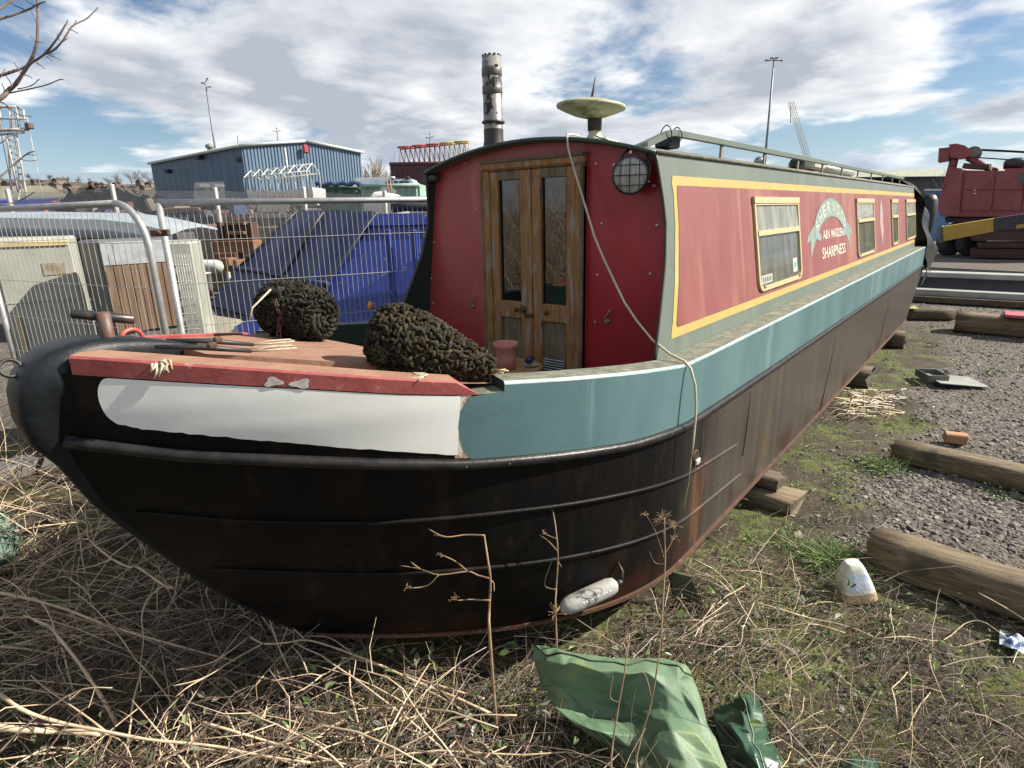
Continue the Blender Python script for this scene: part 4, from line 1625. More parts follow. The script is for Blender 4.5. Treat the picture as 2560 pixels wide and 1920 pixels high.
for wi, (x0, x1) in enumerate(((2.63, 3.625), (5.76, 6.72), (7.99, 8.50), (9.33, 10.345))):
    z0, z1 = 1.405, 1.984
    w = thing('window', None, None)
    w.parent = boat
    BASE[w.name] = (0, 0, 0)
    fw = .024 if wi else .027
    outer = win_poly(x0, x1, z0, z1, .075)
    inner = win_poly(x0 + fw, x1 - fw, z0 + fw, z1 - .05, .05)
    mb = MB()
    n = len(outer)
    lay = [[cs(u, v, .004) for u, v in outer], [cs(u, v, .020) for u, v in outer], [cs(u, v, .020) for u, v in inner], [cs(u, v, .006) for u, v in inner]]
    for a, b_ in zip(lay[:-1], lay[1:]):
        o = len(mb.v)
        mb.v += a + b_
        for i in range(n):
            j = (i + 1) % n
            mb.f.append((o + i, o + j, o + n + j, o + n + i)); mb.s.append(False)
    mb.build('window_frame', m_frame, w)
    zm = 1.765
    mb = MB()
    mb.prism([(x0 + fw, zm - .016), (x1 - fw, zm - .016), (x1 - fw, zm + .016), (x0 + fw, zm + .016)], lambda u, v: cs(u, v, .026), lambda u, v: cs(u, v, .006))
    mb.build('hopper_rail', m_frame, w)
    mb = MB()
    mb.prism([(x0 - .004, z1 - .038), (x1 + .004, z1 - .038), (x1 + .004, z1), (x0 - .004, z1)], lambda u, v: cs(u, v, .025), lambda u, v: cs(u, v, .012))
    mb.build('drip_rail', m_frame, w)
    mb = MB()
    mb.add([cs(u, v, .0075) for u, v in win_poly(x0 + fw - .006, x1 - fw + .006, z0 + fw - .006, zm + .001, .052)], [tuple(range(n))])
    mb.build('pane', m_wglass, w)
    mb = MB()
    q = [(x0 + fw - .004, zm + .012, .017), (x1 - fw + .004, zm + .012, .017), (x1 - fw + .004, z1 - .04, .010), (x0 + fw - .004, z1 - .04, .010)]
    mb.add([cs(*k) for k in q], [(0, 1, 2, 3)])
    mb.build('hopper_pane', m_wglass2, w)
    # dim blind behind the glass (the sheet of the side is the dark backing)
    mb = MB()
    q = win_poly(x0 + fw - .006, x1 - fw + .006, z0 + fw - .006, z1 - .045, .05)
    mb.add([cs(u, v, .0055) for u, v in q], [tuple(range(len(q)))])
    mb.build('dark_blind', M('grey_blind', (.04, .045, .038), (.085, .09, .07), rough=.8, nscale=5, stretch=(2, 1, .3)), w)
    for u in (x0 + .09, x1 - .09):
        mb = MB()
        mb.box(cs(u, z0 + .028, .026), (.028, .014, .016), ch=.004)
        mb.build('frame_catch', m_frame, w)
    if wi == 0:
        for u0, u1, v0, v1, col in ((2.70, 2.93, 1.445, 1.50, (.36, .37, .34)), (3.43, 3.53, 1.462, 1.56, (.55, .60, .56))):
            mb = MB()
            mb.add([cs(u0, v0, .0085), cs(u1, v0, .0085), cs(u1, v1, .0085), cs(u0, v1, .0085)], [(0, 1, 2, 3)])
            st = mb.build('sticker', M('sticker_%d' % int(u0 * 10), col, tuple(c * .8 for c in col), rough=.5, nscale=30), w)
            mb = MB()
            if u0 < 3:
                for k in range(5):
                    uu = u0 + .03 + k * .038
                    mb.add([cs(uu, v0 + .012, .0092), cs(uu + .022, v0 + .012, .0092), cs(uu + .022, v1 - .014, .0092), cs(uu, v1 - .014, .0092)], [(0, 1, 2, 3)])
                mb.build('sticker_print', M('grey_print', (.12, .13, .12), rough=.6), st)
            else:
                mb.add([cs(u0 + .015, 1.49, .0092), cs(u1 - .015, 1.49, .0092), cs(u1 - .015, 1.535, .0092), cs(u0 + .015, 1.535, .0092)], [(0, 1, 2, 3)])
                mb.build('sticker_print', M('teal_print', (.12, .32, .30), rough=.6), st)


# ---- sign writing
def text_mesh(body, size=1.0, bold=.0):
    cu = bpy.data.curves.new('txt', 'FONT')
    cu.body = body
    cu.size = size
    cu.offset = bold
    cu.resolution_u = 3
    ob = bpy.data.objects.new('txt', cu)
    COL.objects.link(ob)
    dg = bpy.context.evaluated_depsgraph_get()
    dg.update()
    me = bpy.data.meshes.new_from_object(ob.evaluated_get(dg))
    vs = [tuple(v.co) for v in me.vertices]
    fs = [tuple(p.vertices) for p in me.polygons]
    bpy.data.objects.remove(ob)
    bpy.data.curves.remove(cu)
    bpy.data.meshes.remove(me)
    return vs, fs


def fit_text(body, x0, x1, z0, z1, off, mt_, nm, par, bold=.02, slant=0.0):
    vs, fs = text_mesh(body, 1.0, bold)
    a = np.array(vs)
    mn, mx = a.min(0), a.max(0)
    out = []
    for p in vs:
        u = (p[0] - mn[0]) / (mx[0] - mn[0])
        v = (p[1] - mn[1]) / (mx[1] - mn[1])
        out.append(cs(x0 + (x1 - x0) * u, z0 + (z1 - z0) * v, off))
    mb = MB()
    mb.add(out, fs)
    return mb.build(nm, mt_, par)


# faded ribbon banner: an arch with two folded tails
bx, bz = 4.70, 1.62


def arch(a, r, sx=.665):   # r: 0 inner .. 1 outer
    rx = .50 + .17 * r
    rz = .205 + .165 * r
    return (bx + rx * math.cos(a) * sx / .665, bz + rz * math.sin(a))


al = [math.radians(v) for v in np.linspace(158, 22, 22)]
mb = MB()
for a, b_ in zip(al[:-1], al[1:]):
    mb.add([cs(*arch(a, 0), .0062), cs(*arch(b_, 0), .0062), cs(*arch(b_, 1), .0062), cs(*arch(a, 1), .0062)], [(0, 1, 2, 3)])
ban = mb.build('name_banner', m_banner, boat)
for sg in (-1, 1):
    X = lambda v: bx + sg * v
    for nm, poly, mt_, off in (('banner_tail', [(.44, 1.75), (.62, 1.77), (.80, 1.70), (.86, 1.64), (.74, 1.66), (.745, 1.52), (.60, 1.64), (.46, 1.69)], m_banner, .0056),
                               ('banner_fold', [(.42, 1.70), (.60, 1.76), (.58, 1.67), (.44, 1.64), (.38, 1.66)], m_bannerb, .0068)):
        p = [(X(u), v) for u, v in poly]
        if sg < 0:
            p = p[::-1]
        mb = MB()
        mb.add([cs(u, v, off) for u, v in p], [tuple(range(len(p)))[::-1]])
        mb.build(nm, mt_, ban)
ol = MB()
for r in (0, 1):
    for a, b_ in zip(al[:-1], al[1:]):
        ra, rb = (r, r + .045) if r == 0 else (r - .045, r)
        ol.add([cs(*arch(a, ra), .0070), cs(*arch(b_, ra), .0070), cs(*arch(b_, rb), .0070), cs(*arch(a, rb), .0070)], [(0, 1, 2, 3)])
ol.build('banner_outline', m_bline, ban)
mb = MB()
word = 'SHERWOOD'
for i, ch in enumerate(word):
    vs, fs = text_mesh(ch, 1.0, .02)
    a = np.array(vs)
    mn, mx = a.min(0), a.max(0)
    ac = math.radians(150 - 120 * i / (len(word) - 1))
    half = math.radians(6.3)
    out = []
    for p in vs:
        u = (p[0] - mn[0]) / max(.01, mx[0] - mn[0])
        v = (p[1] - mn[1]) / (mx[1] - mn[1])
        out.append(cs(*arch(ac + half - 2 * half * u, .2 + .6 * v), .0076))
    mb.add(out, fs)
mb.build('banner_lettering', m_bletter, ban)
fit_text('A&N', 4.36, 4.60, 1.648, 1.724, .0072, m_letter, 'lettering', boat, .012)
fit_text('MARSDEN', 4.66, 5.125, 1.648, 1.724, .0072, m_letter, 'lettering', boat, .012)
fit_text('SHARPNESS', 4.31, 5.205, 1.490, 1.582, .0072, m_letter, 'lettering', boat, .012)
# grey rubbed motif between the windows
mb = MB()
pp = [(7.26, 1.985), (7.34, 1.90), (7.38, 1.80), (7.36, 1.70), (7.40, 1.62), (7.33, 1.52), (7.29, 1.44), (7.25, 1.53), (7.20, 1.62), (7.15, 1.70), (7.17, 1.80), (7.20, 1.90)]
mb.add([cs(u, v, .0062) for u, v in pp], [tuple(range(len(pp)))])
mb.build('faded_motif', M('faded_grey_motif', (.27, .24, .24), (.36, .17, .16), rough=.6, nscale=7, stretch=(3, 1, .4), lo=.42, hi=.6), boat)

# ---- roof fittings
# handrail
hy = -.655
zr = zroof(hy)
mb = MB()
pth = [(1.50, hy + .06, zr + .004), (1.53, hy + .03, zr + .02), (1.72, hy, zr + .082), (1.76, hy, zr + .090)]
pth += [(x, hy, zr + .092) for x in np.linspace(2.2, 9.9, 14)]
hr = MB()
for a, b_ in zip(pth[:-1], pth[1:]):
    a, b_ = np.array(a), np.array(b_)
    w = .019
    hr.hexa([a + (0, -w, -.014), b_ + (0, -w, -.014), b_ + (0, w, -.014), a + (0, w, -.014), a + (0, -w, .014), b_ + (0, -w, .014), b_ + (0, w, .014), a + (0, w, .014)])
rail = hr.build('handrail', m_green, boat)
for x in [2.45, 3.25, 4.1, 4.9, 5.7, 6.5, 7.3, 8.1, 8.9, 9.6]:
    mb = MB()
    mb.box((x, hy, zr + .04), (.035, .012, .085), ch=.003)
    mb.build('handrail_post', m_roof, rail)
for x in (1.87, 4.35):
    mb = MB()
    mb.box((x, hy + .07, zr + .062), (.13, .09, .07), ch=.01)
    mb.build('rail_block', M('dark_green_block', (.02, .035, .028), rough=.6), rail)
for x in (1.70, 1.82):
    mb = MB()
    mb.tube([(x + .01 * math.sin(a * 2), hy + .03 * math.cos(a), zr + .085 + .036 * math.sin(a)) for a in np.linspace(0, 2 * math.pi, 14)[:-1]], .003, n=5, closed=True)
    mb.build('wire_tie', m_blackm, rail)
mb = MB()
mb.tube([(1.66, hy + .1, zr + .02), (1.5, hy + .2, zr + .05), (1.44, hy + .25, zr + .075)], .003, n=5)
mb.build('wire_tie', m_blackm, rail)
# chimney
cb = min((V(1067, 316, d) for d in np.linspace(3.4, 4.8, 141)), key=lambda p: abs(p[2] - zroof(p[1])))
ct = min((cb + np.array([0, 0, h]) for h in np.linspace(.4, 1.0, 121)), key=lambda p: abs(((p - CAM) @ _up) / ((p - CAM) @ _fw) * FPX - (960 - 122 * SC)))
hgt = ct[2] - cb[2]
m_flue = M('peeling_flue', (.27, .265, .25), (.19, .185, .18), rough=.42, metal=.35, nscale=5, stretch=(1, 1, .6),
           layers=[((.018, .017, .016), 11, .56, .585, (1, 1, .6)), ((.20, .19, .18), 40, .55, .7, (1, 1, .4)), ((.10, .07, .05), 22, .66, .74, (1, 1, 1))], bump=.2)
mb = MB()
mb.lathe([(.054, -.02), (.054, hgt - .03), (.052, hgt - .03), (.052, hgt), (.046, hgt), (.046, hgt - .25)], cb, n=28, cap0=False, cap1=False)
ch = mb.build('chimney', m_flue, boat)
mb = MB()
mb.lathe([(.060, -.02), (.060, .012), (.056, .03), (.0555, .09)], cb, n=28, cap0=False, cap1=False)
mb.build('chimney_collar', m_blackm, ch)
for z0, h in ((hgt - .105, .045), (hgt - .195, .042)):
    mb = MB()
    mb.lathe([(.054, z0), (.0565, z0 + .002), (.0565, z0 + h), (.054, z0 + h + .002)], cb, n=28, cap0=False, cap1=False)
    mb.build('chimney_band', M('dark_band', (.07, .066, .062), (.11, .10, .09), rough=.5, nscale=30), ch)
for k in range(12):
    a = 2 * math.pi * k / 12
    mb = MB()
    mb.box((cb[0] + .050 * math.cos(a), cb[1] + .050 * math.sin(a), cb[2] + hgt + .001), (.008, .014, .010), rz=a, ch=.002)
    mb.build('rim_tab', m_blackm, ch)
mb = MB()
mb.tube([(cb[0] + .058 * math.cos(a), cb[1] + .058 * math.sin(a), cb[2] + hgt * .27) for a in np.linspace(2.4, 5.6, 14)], .009, n=6)
mb.build('chimney_clip', m_blackm, ch)
mb = MB()
mb.box((cb[0] - .045, cb[1] - .05, cb[2] + hgt * .70), (.012, .018, .05), rz=.8, ch=.004)
mb.box((cb[0] - .03, cb[1] - .06, cb[2] + hgt * .87), (.012, .02, .016), rz=1.0, ch=.004)
mb.build('chain_lug', m_blackm, ch)
# television aerial dome
ab = min((V(1284, 302, d) for d in np.linspace(2.7, 3.9, 121)), key=lambda p: abs(p[2] - zroof(p[1]) - .02))
ab[2] = zroof(ab[1])
ad = orient((.035, -.055, 1.0))
mb = MB()
mb.box((ab[0], ab[1], ab[2] + .008), (.22, .22, .016), rz=.2, ch=.006)
mb.lathe([(.062, .014), (.045, .03), (.034, .05), (.031, .075)], ab, n=24)
ae = mb.build('aerial_base', M('mossy_white_plastic', (.50, .50, .40), (.33, .37, .22), rough=.55, nscale=14, bump=.2,
                               layers=[((.11, .15, .05), 20, .58, .70, (1, 1, 1))]), boat)
mb = MB()
mb.lathe([(.036, .066), (.038, .07), (.040, .135), (.044, .145)], ab, n=24)
mb.build('aerial_neck', m_blackm, ae)
dc = ab + np.array([-.022, .012, .176])
mb = MB()
mb.lathe([(.044, -.046), (.09, -.036), (.150, -.014), (.186, .002), (.190, .010), (.188, .018), (.165, .028), (.11, .042), (.05, .051), (.0, .053)], dc, n=48, axis=ad, cap1=False)
mb.build('aerial_dome', M('dirty_cream_dome', (.36, .37, .25), (.29, .31, .18), rough=.5, nscale=6,
                          layers=[((.13, .16, .05), 7, .48, .66, (1, 1, 3)), ((.10, .09, .06), 26, .70, .76, (1, 1, 1))]), ae)
mb = MB()
tip = np.array(ad @ Vector((0, 0, .055)))
mb.tube([dc + tip, dc + tip + np.array([.006, -.006, .04]), dc + tip + np.array([.016, -.012, .105])], [.0075, .006, .003], n=8)
mb.build('aerial_whip', M('brown_rod', (.07, .045, .035), rough=.6), ae)
# vents further back
for x, y, r in ((6.9, -.2, .07), (8.0, -.15, .085), (5.2, .0, .05)):
    z = zroof(y)
    mb = MB()
    mb.lathe([(r * .6, 0), (r * .6, .05), (r * 1.05, .06), (r * 1.0, .085), (r * .6, .11), (r * .1, .12)], (x, y, z), n=20)
    mb.build('mushroom_vent', M('dull_chrome', (.30, .30, .29), rough=.3, metal=.8, nscale=20), boat)
mb = MB()
mb.tube([(6.3, -.30, zroof(-.3) + .06), (7.6, -.38, zroof(-.38) + .05)], .045, n=14)
mb.build('stowed_pipe', M('galvanised_pipe', (.42, .42, .41), rough=.4, metal=.6, nscale=20), boat)
mb = MB()
mb.box((5.6, -.35, zroof(-.35) + .05), (.45, .25, .09), ch=.02)
mb.build('roof_box', M('cream_box', (.42, .40, .32), rough=.6), boat)
# ================================================================== THINGS ON AND AGAINST THE BOAT
# ---- rope fenders: core plus hundreds of knotted loops
m_fend = M('tarred_rope', (.026, .022, .013), (.050, .041, .022), rough=.95, spec=.15, nscale=10, bump=.8, bscale=160, island=.5,
           layers=[((.085, .075, .02), 7, .58, .72, (1, 1, 1)), ((.11, .085, .05), 16, .66, .78, (1, 1, 1))])
m_fend2 = M('tarred_rope_dark', (.018, .018, .014), (.034, .033, .025), rough=.95, spec=.15, nscale=10, bump=.8, bscale=160, island=.5,
            layers=[((.055, .055, .03), 9, .62, .76, (1, 1, 1))])


m_fuzz = M('mossy_fibres', (.085, .07, .03), (.14, .105, .06), rough=.9, nscale=20, island=.5)


def rope_fender(label, a, b, prof, mat, nring, seed, extras):
    a, b = np.array(a, float), np.array(b, float)
    ax = orient(b - a)
    L_ = np.linalg.norm(b - a)
    f = thing('rope_fender', label, 'fender', tuple(a - np.array([0, 0, prof[1][1]])))
    core = MB()
    core.lathe([(max(.004, interp(t, [p[0] for p in prof], [p[1] for p in prof]) * .93), t * L_) for t in np.linspace(0, 1, 20)], a, n=24, axis=ax)
    core.build('core', mat, f)
    rr = random.Random(seed)
    mb = MB()
    for i in range(nring):
        t = (i + .5) / nring
        r = interp(t, [p[0] for p in prof], [p[1] for p in prof])
        k = max(5, int(2 * math.pi * r / .0185))
        for j in range(k):
            th = 2 * math.pi * (j + .5 * (i % 2) + rr.uniform(-.4, .4)) / k
            sgn = 1 if i % 2 else -1
            pts = []
            l = .034 * rr.uniform(.6, 1.35)
            tilt = sgn * .8 + rr.uniform(-.8, .8)
            up_ = rr.uniform(-.2, 2.0)
            fat = rr.uniform(.8, 1.25)
            for q in (-1, -.4, .3, 1):
                tt = t * L_ + q * l * .5 * math.cos(tilt)
                dth = q * l * .5 * math.sin(tilt) / max(r, .03)
                rad = r + .007 * (1 - q * q) * up_ - .003
                w = ax @ Vector((rad * math.cos(th + dth), rad * math.sin(th + dth), tt))
                pts.append(a + np.array(w))
            mb.tube(pts, [.0035 * fat, .0072 * fat, .0065 * fat, .003 * fat], n=5)
    # closed end caps
    for t0, r0 in ((0, prof[0][1]), (1, prof[-1][1])):
        for ring in range(3):
            r = r0 * (1 - ring / 3.2)
            k = max(3, int(2 * math.pi * r / .024))
            for j in range(k):
                th = 2 * math.pi * (j + rr.random() * .4) / k
                z = t0 * L_ + (1 if t0 else -1) * .004 * ring
                pts = [a + np.array(ax @ Vector(((r + q * .012) * math.cos(th + q * .2), (r + q * .012) * math.sin(th + q * .2), z + .004 * (1 - q * q) * (1 if t0 else -1)))) for q in (-1, 0, 1)]
                mb.tube(pts, [.006, .009, .006], n=5)
    o = mb.build('rope_knots', mat, f, kind='stuff')
    fz = MB()
    for k in range(520):
        t = rr.random()
        r = interp(t, [p[0] for p in prof], [p[1] for p in prof]) + .004
        th = rr.uniform(0, 6.283)
        p = a + np.array(ax @ Vector((r * math.cos(th), r * math.sin(th), t * L_)))
        d = np.array(ax @ Vector((math.cos(th + rr.uniform(-1.2, 1.2)), math.sin(th + rr.uniform(-1.2, 1.2)), rr.uniform(-1.2, 1.2))))
        l = rr.uniform(.005, .018)
        fz.tube([p, p + d * l * .6, p + d * l + np.array([0, 0, -.3 * l])], [.0012, .0009, .0006], n=3, caps=False)
    fz.build('loose_fibres', m_fuzz, f, kind='stuff')
    return f


# near, tapered one on the port rail
fa = V(806, 716, 2.04)
fb = V(1058, 800, 2.10)
f1 = rope_fender('tapered mossy black rope fender lying on the near rail', fa, fb,
                 [(0, .07), (.06, .102), (.18, .116), (.35, .113), (.55, .095), (.75, .072), (.92, .053), (1, .038)], m_fend, 30, 3, None)
mb = MB()
d = (fb - fa) / np.linalg.norm(fb - fa)
for k in range(9):
    a = R.uniform(0, 6.28)
    p = fb + d * .01 + np.array([0, .014 * math.cos(a), .014 * math.sin(a)])
    mb.tube([p, p + d * .025 + np.array([0, R.uniform(-.01, .01), R.uniform(-.01, .012)]), p + d * .045 + np.array([0, R.uniform(-.025, .025), R.uniform(-.02, .015)])], .0032, n=5)
mb.build('frayed_end', M('frayed_orange_rope', (.45, .26, .13), (.5, .4, .28), rough=.8, nscale=60), f1)
mb = MB()
for k in range(7):
    p = np.array([-.02 + .04 * k / 7, -.66 + .03 * R.random(), zt_(0) + .008])
    mb.tube([p, p + np.array([R.uniform(-.05, .02), R.uniform(-.04, .04), .004]), p + np.array([R.uniform(-.08, .0), R.uniform(-.06, .03), .002])], .003, n=5)
mb.build('loose_strand', m_rope, f1)

# far, drum-shaped one on the other rail
ga = V(582, 660, 2.66)
gb = V(702, 686, 2.56)
f2 = rope_fender('drum-shaped black rope fender with a chain on the far rail', ga, gb,
                 [(0, .08), (.05, .10), (.2, .116), (.5, .122), (.8, .115), (.95, .10), (1, .08)], m_fend2, 24, 8, None)
mb = MB()
cc = V(598, 655, 2.47)
for k in range(9):
    c0 = cc + np.array([.008 * math.sin(k), .006 * math.cos(k), -.026 * k])
    lk = MB()
    s1 = k % 2
    lk.tube([c0 + np.array([(.009 * math.cos(a)) * s1, .009 * math.cos(a) * (1 - s1) , .018 * math.sin(a)]) for a in np.linspace(0, 2 * math.pi, 11)[:-1]], .0032, n=5, closed=True)
    lk.build('chain_link', m_rust, f2)
mb = MB()
top = V(610, 612, 2.55)
mb.tube([top + np.array([0, 0, -.03]), top + np.array([0, 0, .0]), top + np.array([.004, -.004, .018])], [.018, .014, .005], n=7)
mb.build('rope_eye', m_fend2, f2)
mb = MB()
mb.tube([V(585, 625, 2.5), V(545, 665, 2.45), V(540, 690, 2.45)], .004, n=6)
mb.build('lashing', m_rope, f2)

# frayed rope end on the near rail
rc = np.array(hp(-.625, 1.54, .012))
rc[2] = zt_(-.625) - .004
mb = MB()
for k in range(16):
    p = rc + np.array([R.uniform(-.018, .018), R.uniform(-.004, .03), R.uniform(-.004, .012)])
    q1 = p + np.array([R.uniform(-.012, .012), R.uniform(-.014, -.004), R.uniform(-.022, .006)])
    q2 = q1 + np.array([R.uniform(-.02, .02), R.uniform(-.006, .0), R.uniform(-.03, -.008)])
    mb.tube([p, q1, q2], [.005, .004, .002], n=5)
mb.build('rope_tail', m_rope, None, 'frayed cream rope knot hanging over the red rail', 'rope', origin=tuple(rc))

# white cable from the roof over the gunwale
cab = [(1.52, -.26, zroof(-.26) + .02), (1.44, -.275, zroof(-.275) + .022), (1.372, -.285, zroof(-.285) + .016), (1.362, -.30, 2.22), (1.360, -.33, 2.14), (1.355, -.375, 2.03), (1.35, -.42, 1.92),
       (1.335, -.475, 1.80), (1.315, -.545, 1.69), (1.29, -.62, 1.59), (1.265, -.69, 1.50), (1.245, -.77, 1.42), (1.228, -.86, 1.345), (1.215, -.955, 1.292), (1.205, -1.03, 1.272), (1.200, -1.062, 1.245),
       (1.203, -1.086, 1.17), (1.203, -1.096, 1.08), (1.200, -1.098, 1.0), (1.196, -1.097, .92), (1.193, -1.095, .83)]
mb = MB()
mb.tube(cab, .0056, n=8)
mb.build('hanging_cable', m_cable, None, 'cream cable draped from the roof across the red bulkhead and over the gunwale', 'cable', origin=(1.203, -1.096, .83))
mb = MB()
mb.tube([(1.193, -1.095, .832), (1.185, -1.094, .72), (1.165, -1.09, .62), (1.16, -1.088, .55)], .0016, n=4)
mb.build('thin_string', M('thin_tan_string', (.35, .27, .15), rough=.8), None, 'thin tan string hanging below the end of the cream cable', 'string', origin=(1.16, -1.088, .55))

# round board and terracotta pot in the well
rb = np.array([1.17, -.03, 1.115])
mb = MB()
mb.lathe([(.19, -.02), (.195, -.015), (.195, -.003), (.19, 0)], rb, n=40)
mb.lathe([(.03, -.40), (.03, -.02)], rb, n=12)
mb.lathe([(.15, -.405), (.15, -.385)], rb, n=24)
mb.build('round_table', M('tan_board', (.36, .23, .11), (.28, .17, .08), rough=.6, nscale=6, stretch=(1, 4, 1)), None, 'round tan wooden table standing in the bow well', 'table', origin=(1.17, -.03, .71))
pb = np.array([1.115, -.07, 1.1155])
pot = thing('chimney_pot', 'small pink terracotta pot standing on the round tan table', 'pot', tuple(pb))
mb = MB()
n = 28
prof = [(.050, 0), (.053, .06), (.057, .115), (.066, .122), (.068, .138), (.066, .146), (.057, .144), (.050, .11), (.048, .01)]
mb.lathe(prof, pb, n=n, cap1=False)
mb.build('pot_body', M('pink_terracotta', (.52, .22, .18), (.46, .17, .13), rough=.75, nscale=9, bump=.3, layers=[((.22, .13, .09), 14, .60, .74, (1, 1, .5)), ((.50, .20, .07), 3, .62, .66, (1, 1, 1))]), pot)
mb = MB()
mb.lathe([(.050, .118), (.0, .119)], pb, n=n, cap0=False, cap1=False)
mb.build('soil', M('rust_orange_soil', (.30, .10, .04), rough=.9), pot)
sc = np.array([1.235, -.145, 1.1155])
mb = MB()
mb.lathe([(.03, 0), (.042, .008), (.044, .012), (.036, .010), (.0, .004)], sc, n=24, cap1=False)
mb.build('saucer', M('pale_saucer', (.42, .42, .38), rough=.4), None, 'small pale saucer beside the pink pot', 'dish', origin=tuple(sc))
wc = np.array([1.23, -.14, 1.152])
mb = MB()
mb.lathe([(.002, -.03), (.016, -.027), (.021, 0), (.016, .027), (.002, .03)], wc, n=18, axis=orient((-1, -.2, 0)))
mb.build('blue_cup', M('dark_blue_enamel', (.02, .03, .10), rough=.25), None, 'dark blue round cup behind the pink pot', 'cup', origin=(1.23, -.14, 1.13))

# long plastic fender hung low on the bow
pa = np.array(hp(.525, .335, .048))
pb2 = np.array(hp(.745, .378, .048))
pd = pb2 - pa
pl = np.linalg.norm(pd)
pf = thing('plastic_fender', 'long pale grey plastic fender hanging low on the black bow', 'fender', tuple(pa))
prof = [(.012, -.012), (.026, 0), (.036, .02), (.039, .05), (.040, pl * .5), (.039, pl - .04), (.031, pl - .012), (.014, pl)]
mb = MB()
mb.lathe(prof, pa, n=26, axis=orient(pd))
mb.build('fender_body', M('chalky_grey_vinyl', (.34, .335, .32), (.28, .275, .26), rough=.6, nscale=8, stretch=(1, 1, 1), bump=.2, layers=[((.20, .19, .17), 20, .62, .76, (1, 1, 1)), ((.40, .40, .38), 9, .6, .72, (1, 1, 1))]), pf)
mb = MB()
mb.lathe([(.014, 0), (.013, .018), (.008, .028)], pb2, n=12, axis=orient(pd))
mb.tube([pb2 + pd / pl * .025, pb2 + pd / pl * .05 + np.array([0, .02, .03]), pb2 + pd / pl * .055 + np.array([0, .05, .06])], .007, n=6)
mb.build('fender_eye', m_blackm, pf)
# white flecks of worn-off print along the fender
axm = orient(pd)
camdir = np.array(CAM) - (pa + pb2) / 2
cl = np.array(axm.inverted() @ Vector(camdir))
th0 = math.atan2(cl[1], cl[0])
dn = 1 if (axm @ Vector((-math.sin(th0), math.cos(th0), 0))).z < 0 else -1
mk = MB()
for t, w_, h_ in ((.31, .012, .20), (.37, .012, .25), (.47, .016, .16), (.57, .016, .22), (.62, .008, .22), (.665, .008, .2), (.72, .020, .13), (.80, .020, .12), (.81, .012, .06)):
    pts = []
    for k in range(8):
        a = 2 * math.pi * k / 8
        q = 1 + .3 * math.sin(3 * a + t * 50)
        th = th0 + dn * (.38 + h_ * .5 * q * math.sin(a))
        w = axm @ Vector((.0406 * math.cos(th), .0406 * math.sin(th), pl * t + w_ * .5 * q * math.cos(a)))
        pts.append(pa + np.array(w))
    mk.add(pts, [tuple(range(8))])
mk.build('worn_marking', M('worn_white_mark', (.78, .78, .75), rough=.5), pf)

# black sheet over the stern
m_tarp = M('black_sheeting', (.005, .006, .006), (.009, .010, .009), rough=.30, spec=.3, nscale=4, bump=.6, bscale=9)
st = thing('stern_cover', 'crumpled black plastic sheeting draped over the stern of the narrowboat', 'sheeting', (10.6, 0, 1.26))
mb = MB()


def stc(t, k):
    # t along the drape over the roof from port to starboard, k aft
    ang = math.pi * t
    prof = [(-1.06, .72), (-1.09, 1.0), (-1.06, 1.28), (-.98, 1.6), (-.90, 1.9), (-.80, 2.17), (-.55, 2.29), (0, 2.35), (.55, 2.29), (.80, 2.17), (.95, 1.7), (1.06, 1.25), (1.06, .8)]
    i = t * (len(prof) - 1)
    a, b = prof[int(min(i, len(prof) - 2))], prof[int(min(i, len(prof) - 2)) + 1]
    w = i - int(min(i, len(prof) - 2))
    y, z = a[0] + (b[0] - a[0]) * w, a[1] + (b[1] - a[1]) * w
    fold = .025 * math.sin(t * 41 + k * 3) + .02 * math.sin(t * 23 - k * 7)
    x = 10.42 + k * (.22 + 1.22 * min(1.15, max(0, (2.28 - z)))) + fold * .6
    sc_ = 1 + fold - .03 * k
    return (x, y * sc_, .95 + (z - .95) * (1 - .05 * k * k) + fold * .4 - (.10 * math.sin(k * 9 + 1) * (z < 1.0)))


mb.grid(stc, list(np.linspace(0, 1, 70)), list(np.linspace(0, 1, 12)))
mb.grid(lambda t, k: (lambda p: (p[0] + .0, p[1] * (1 - k), .9 + (p[2] - .9) * (1 - .3 * k)))(stc(t, 1.0)), list(np.linspace(0, 1, 40)), [0, .5, .98])
mb.build('sheet', m_tarp, st)
# dark bulkhead at the stern end
mb = MB()
mb.prism([(y, z) for y, z in ((-.88, 1.26), (.88, 1.26), (.755, 2.165), (-.755, 2.165))], lambda u, v: (10.41, u, v), lambda u, v: (10.43, u, v))
mb.build('aft_bulkhead', M('shadow_red', (.10, .012, .014), rough=.5), boat)
# ================================================================== YARD BEYOND THE BOAT (LEFT)
m_galv = M('galvanised_tube', (.42, .43, .43), (.33, .34, .34), rough=.42, metal=.55, nscale=14, layers=[((.22, .20, .17), 22, .66, .78, (1, 1, 1))])
m_wire = M('galvanised_wire', (.42, .42, .42), (.34, .34, .34), rough=.5, metal=.4, nscale=10)


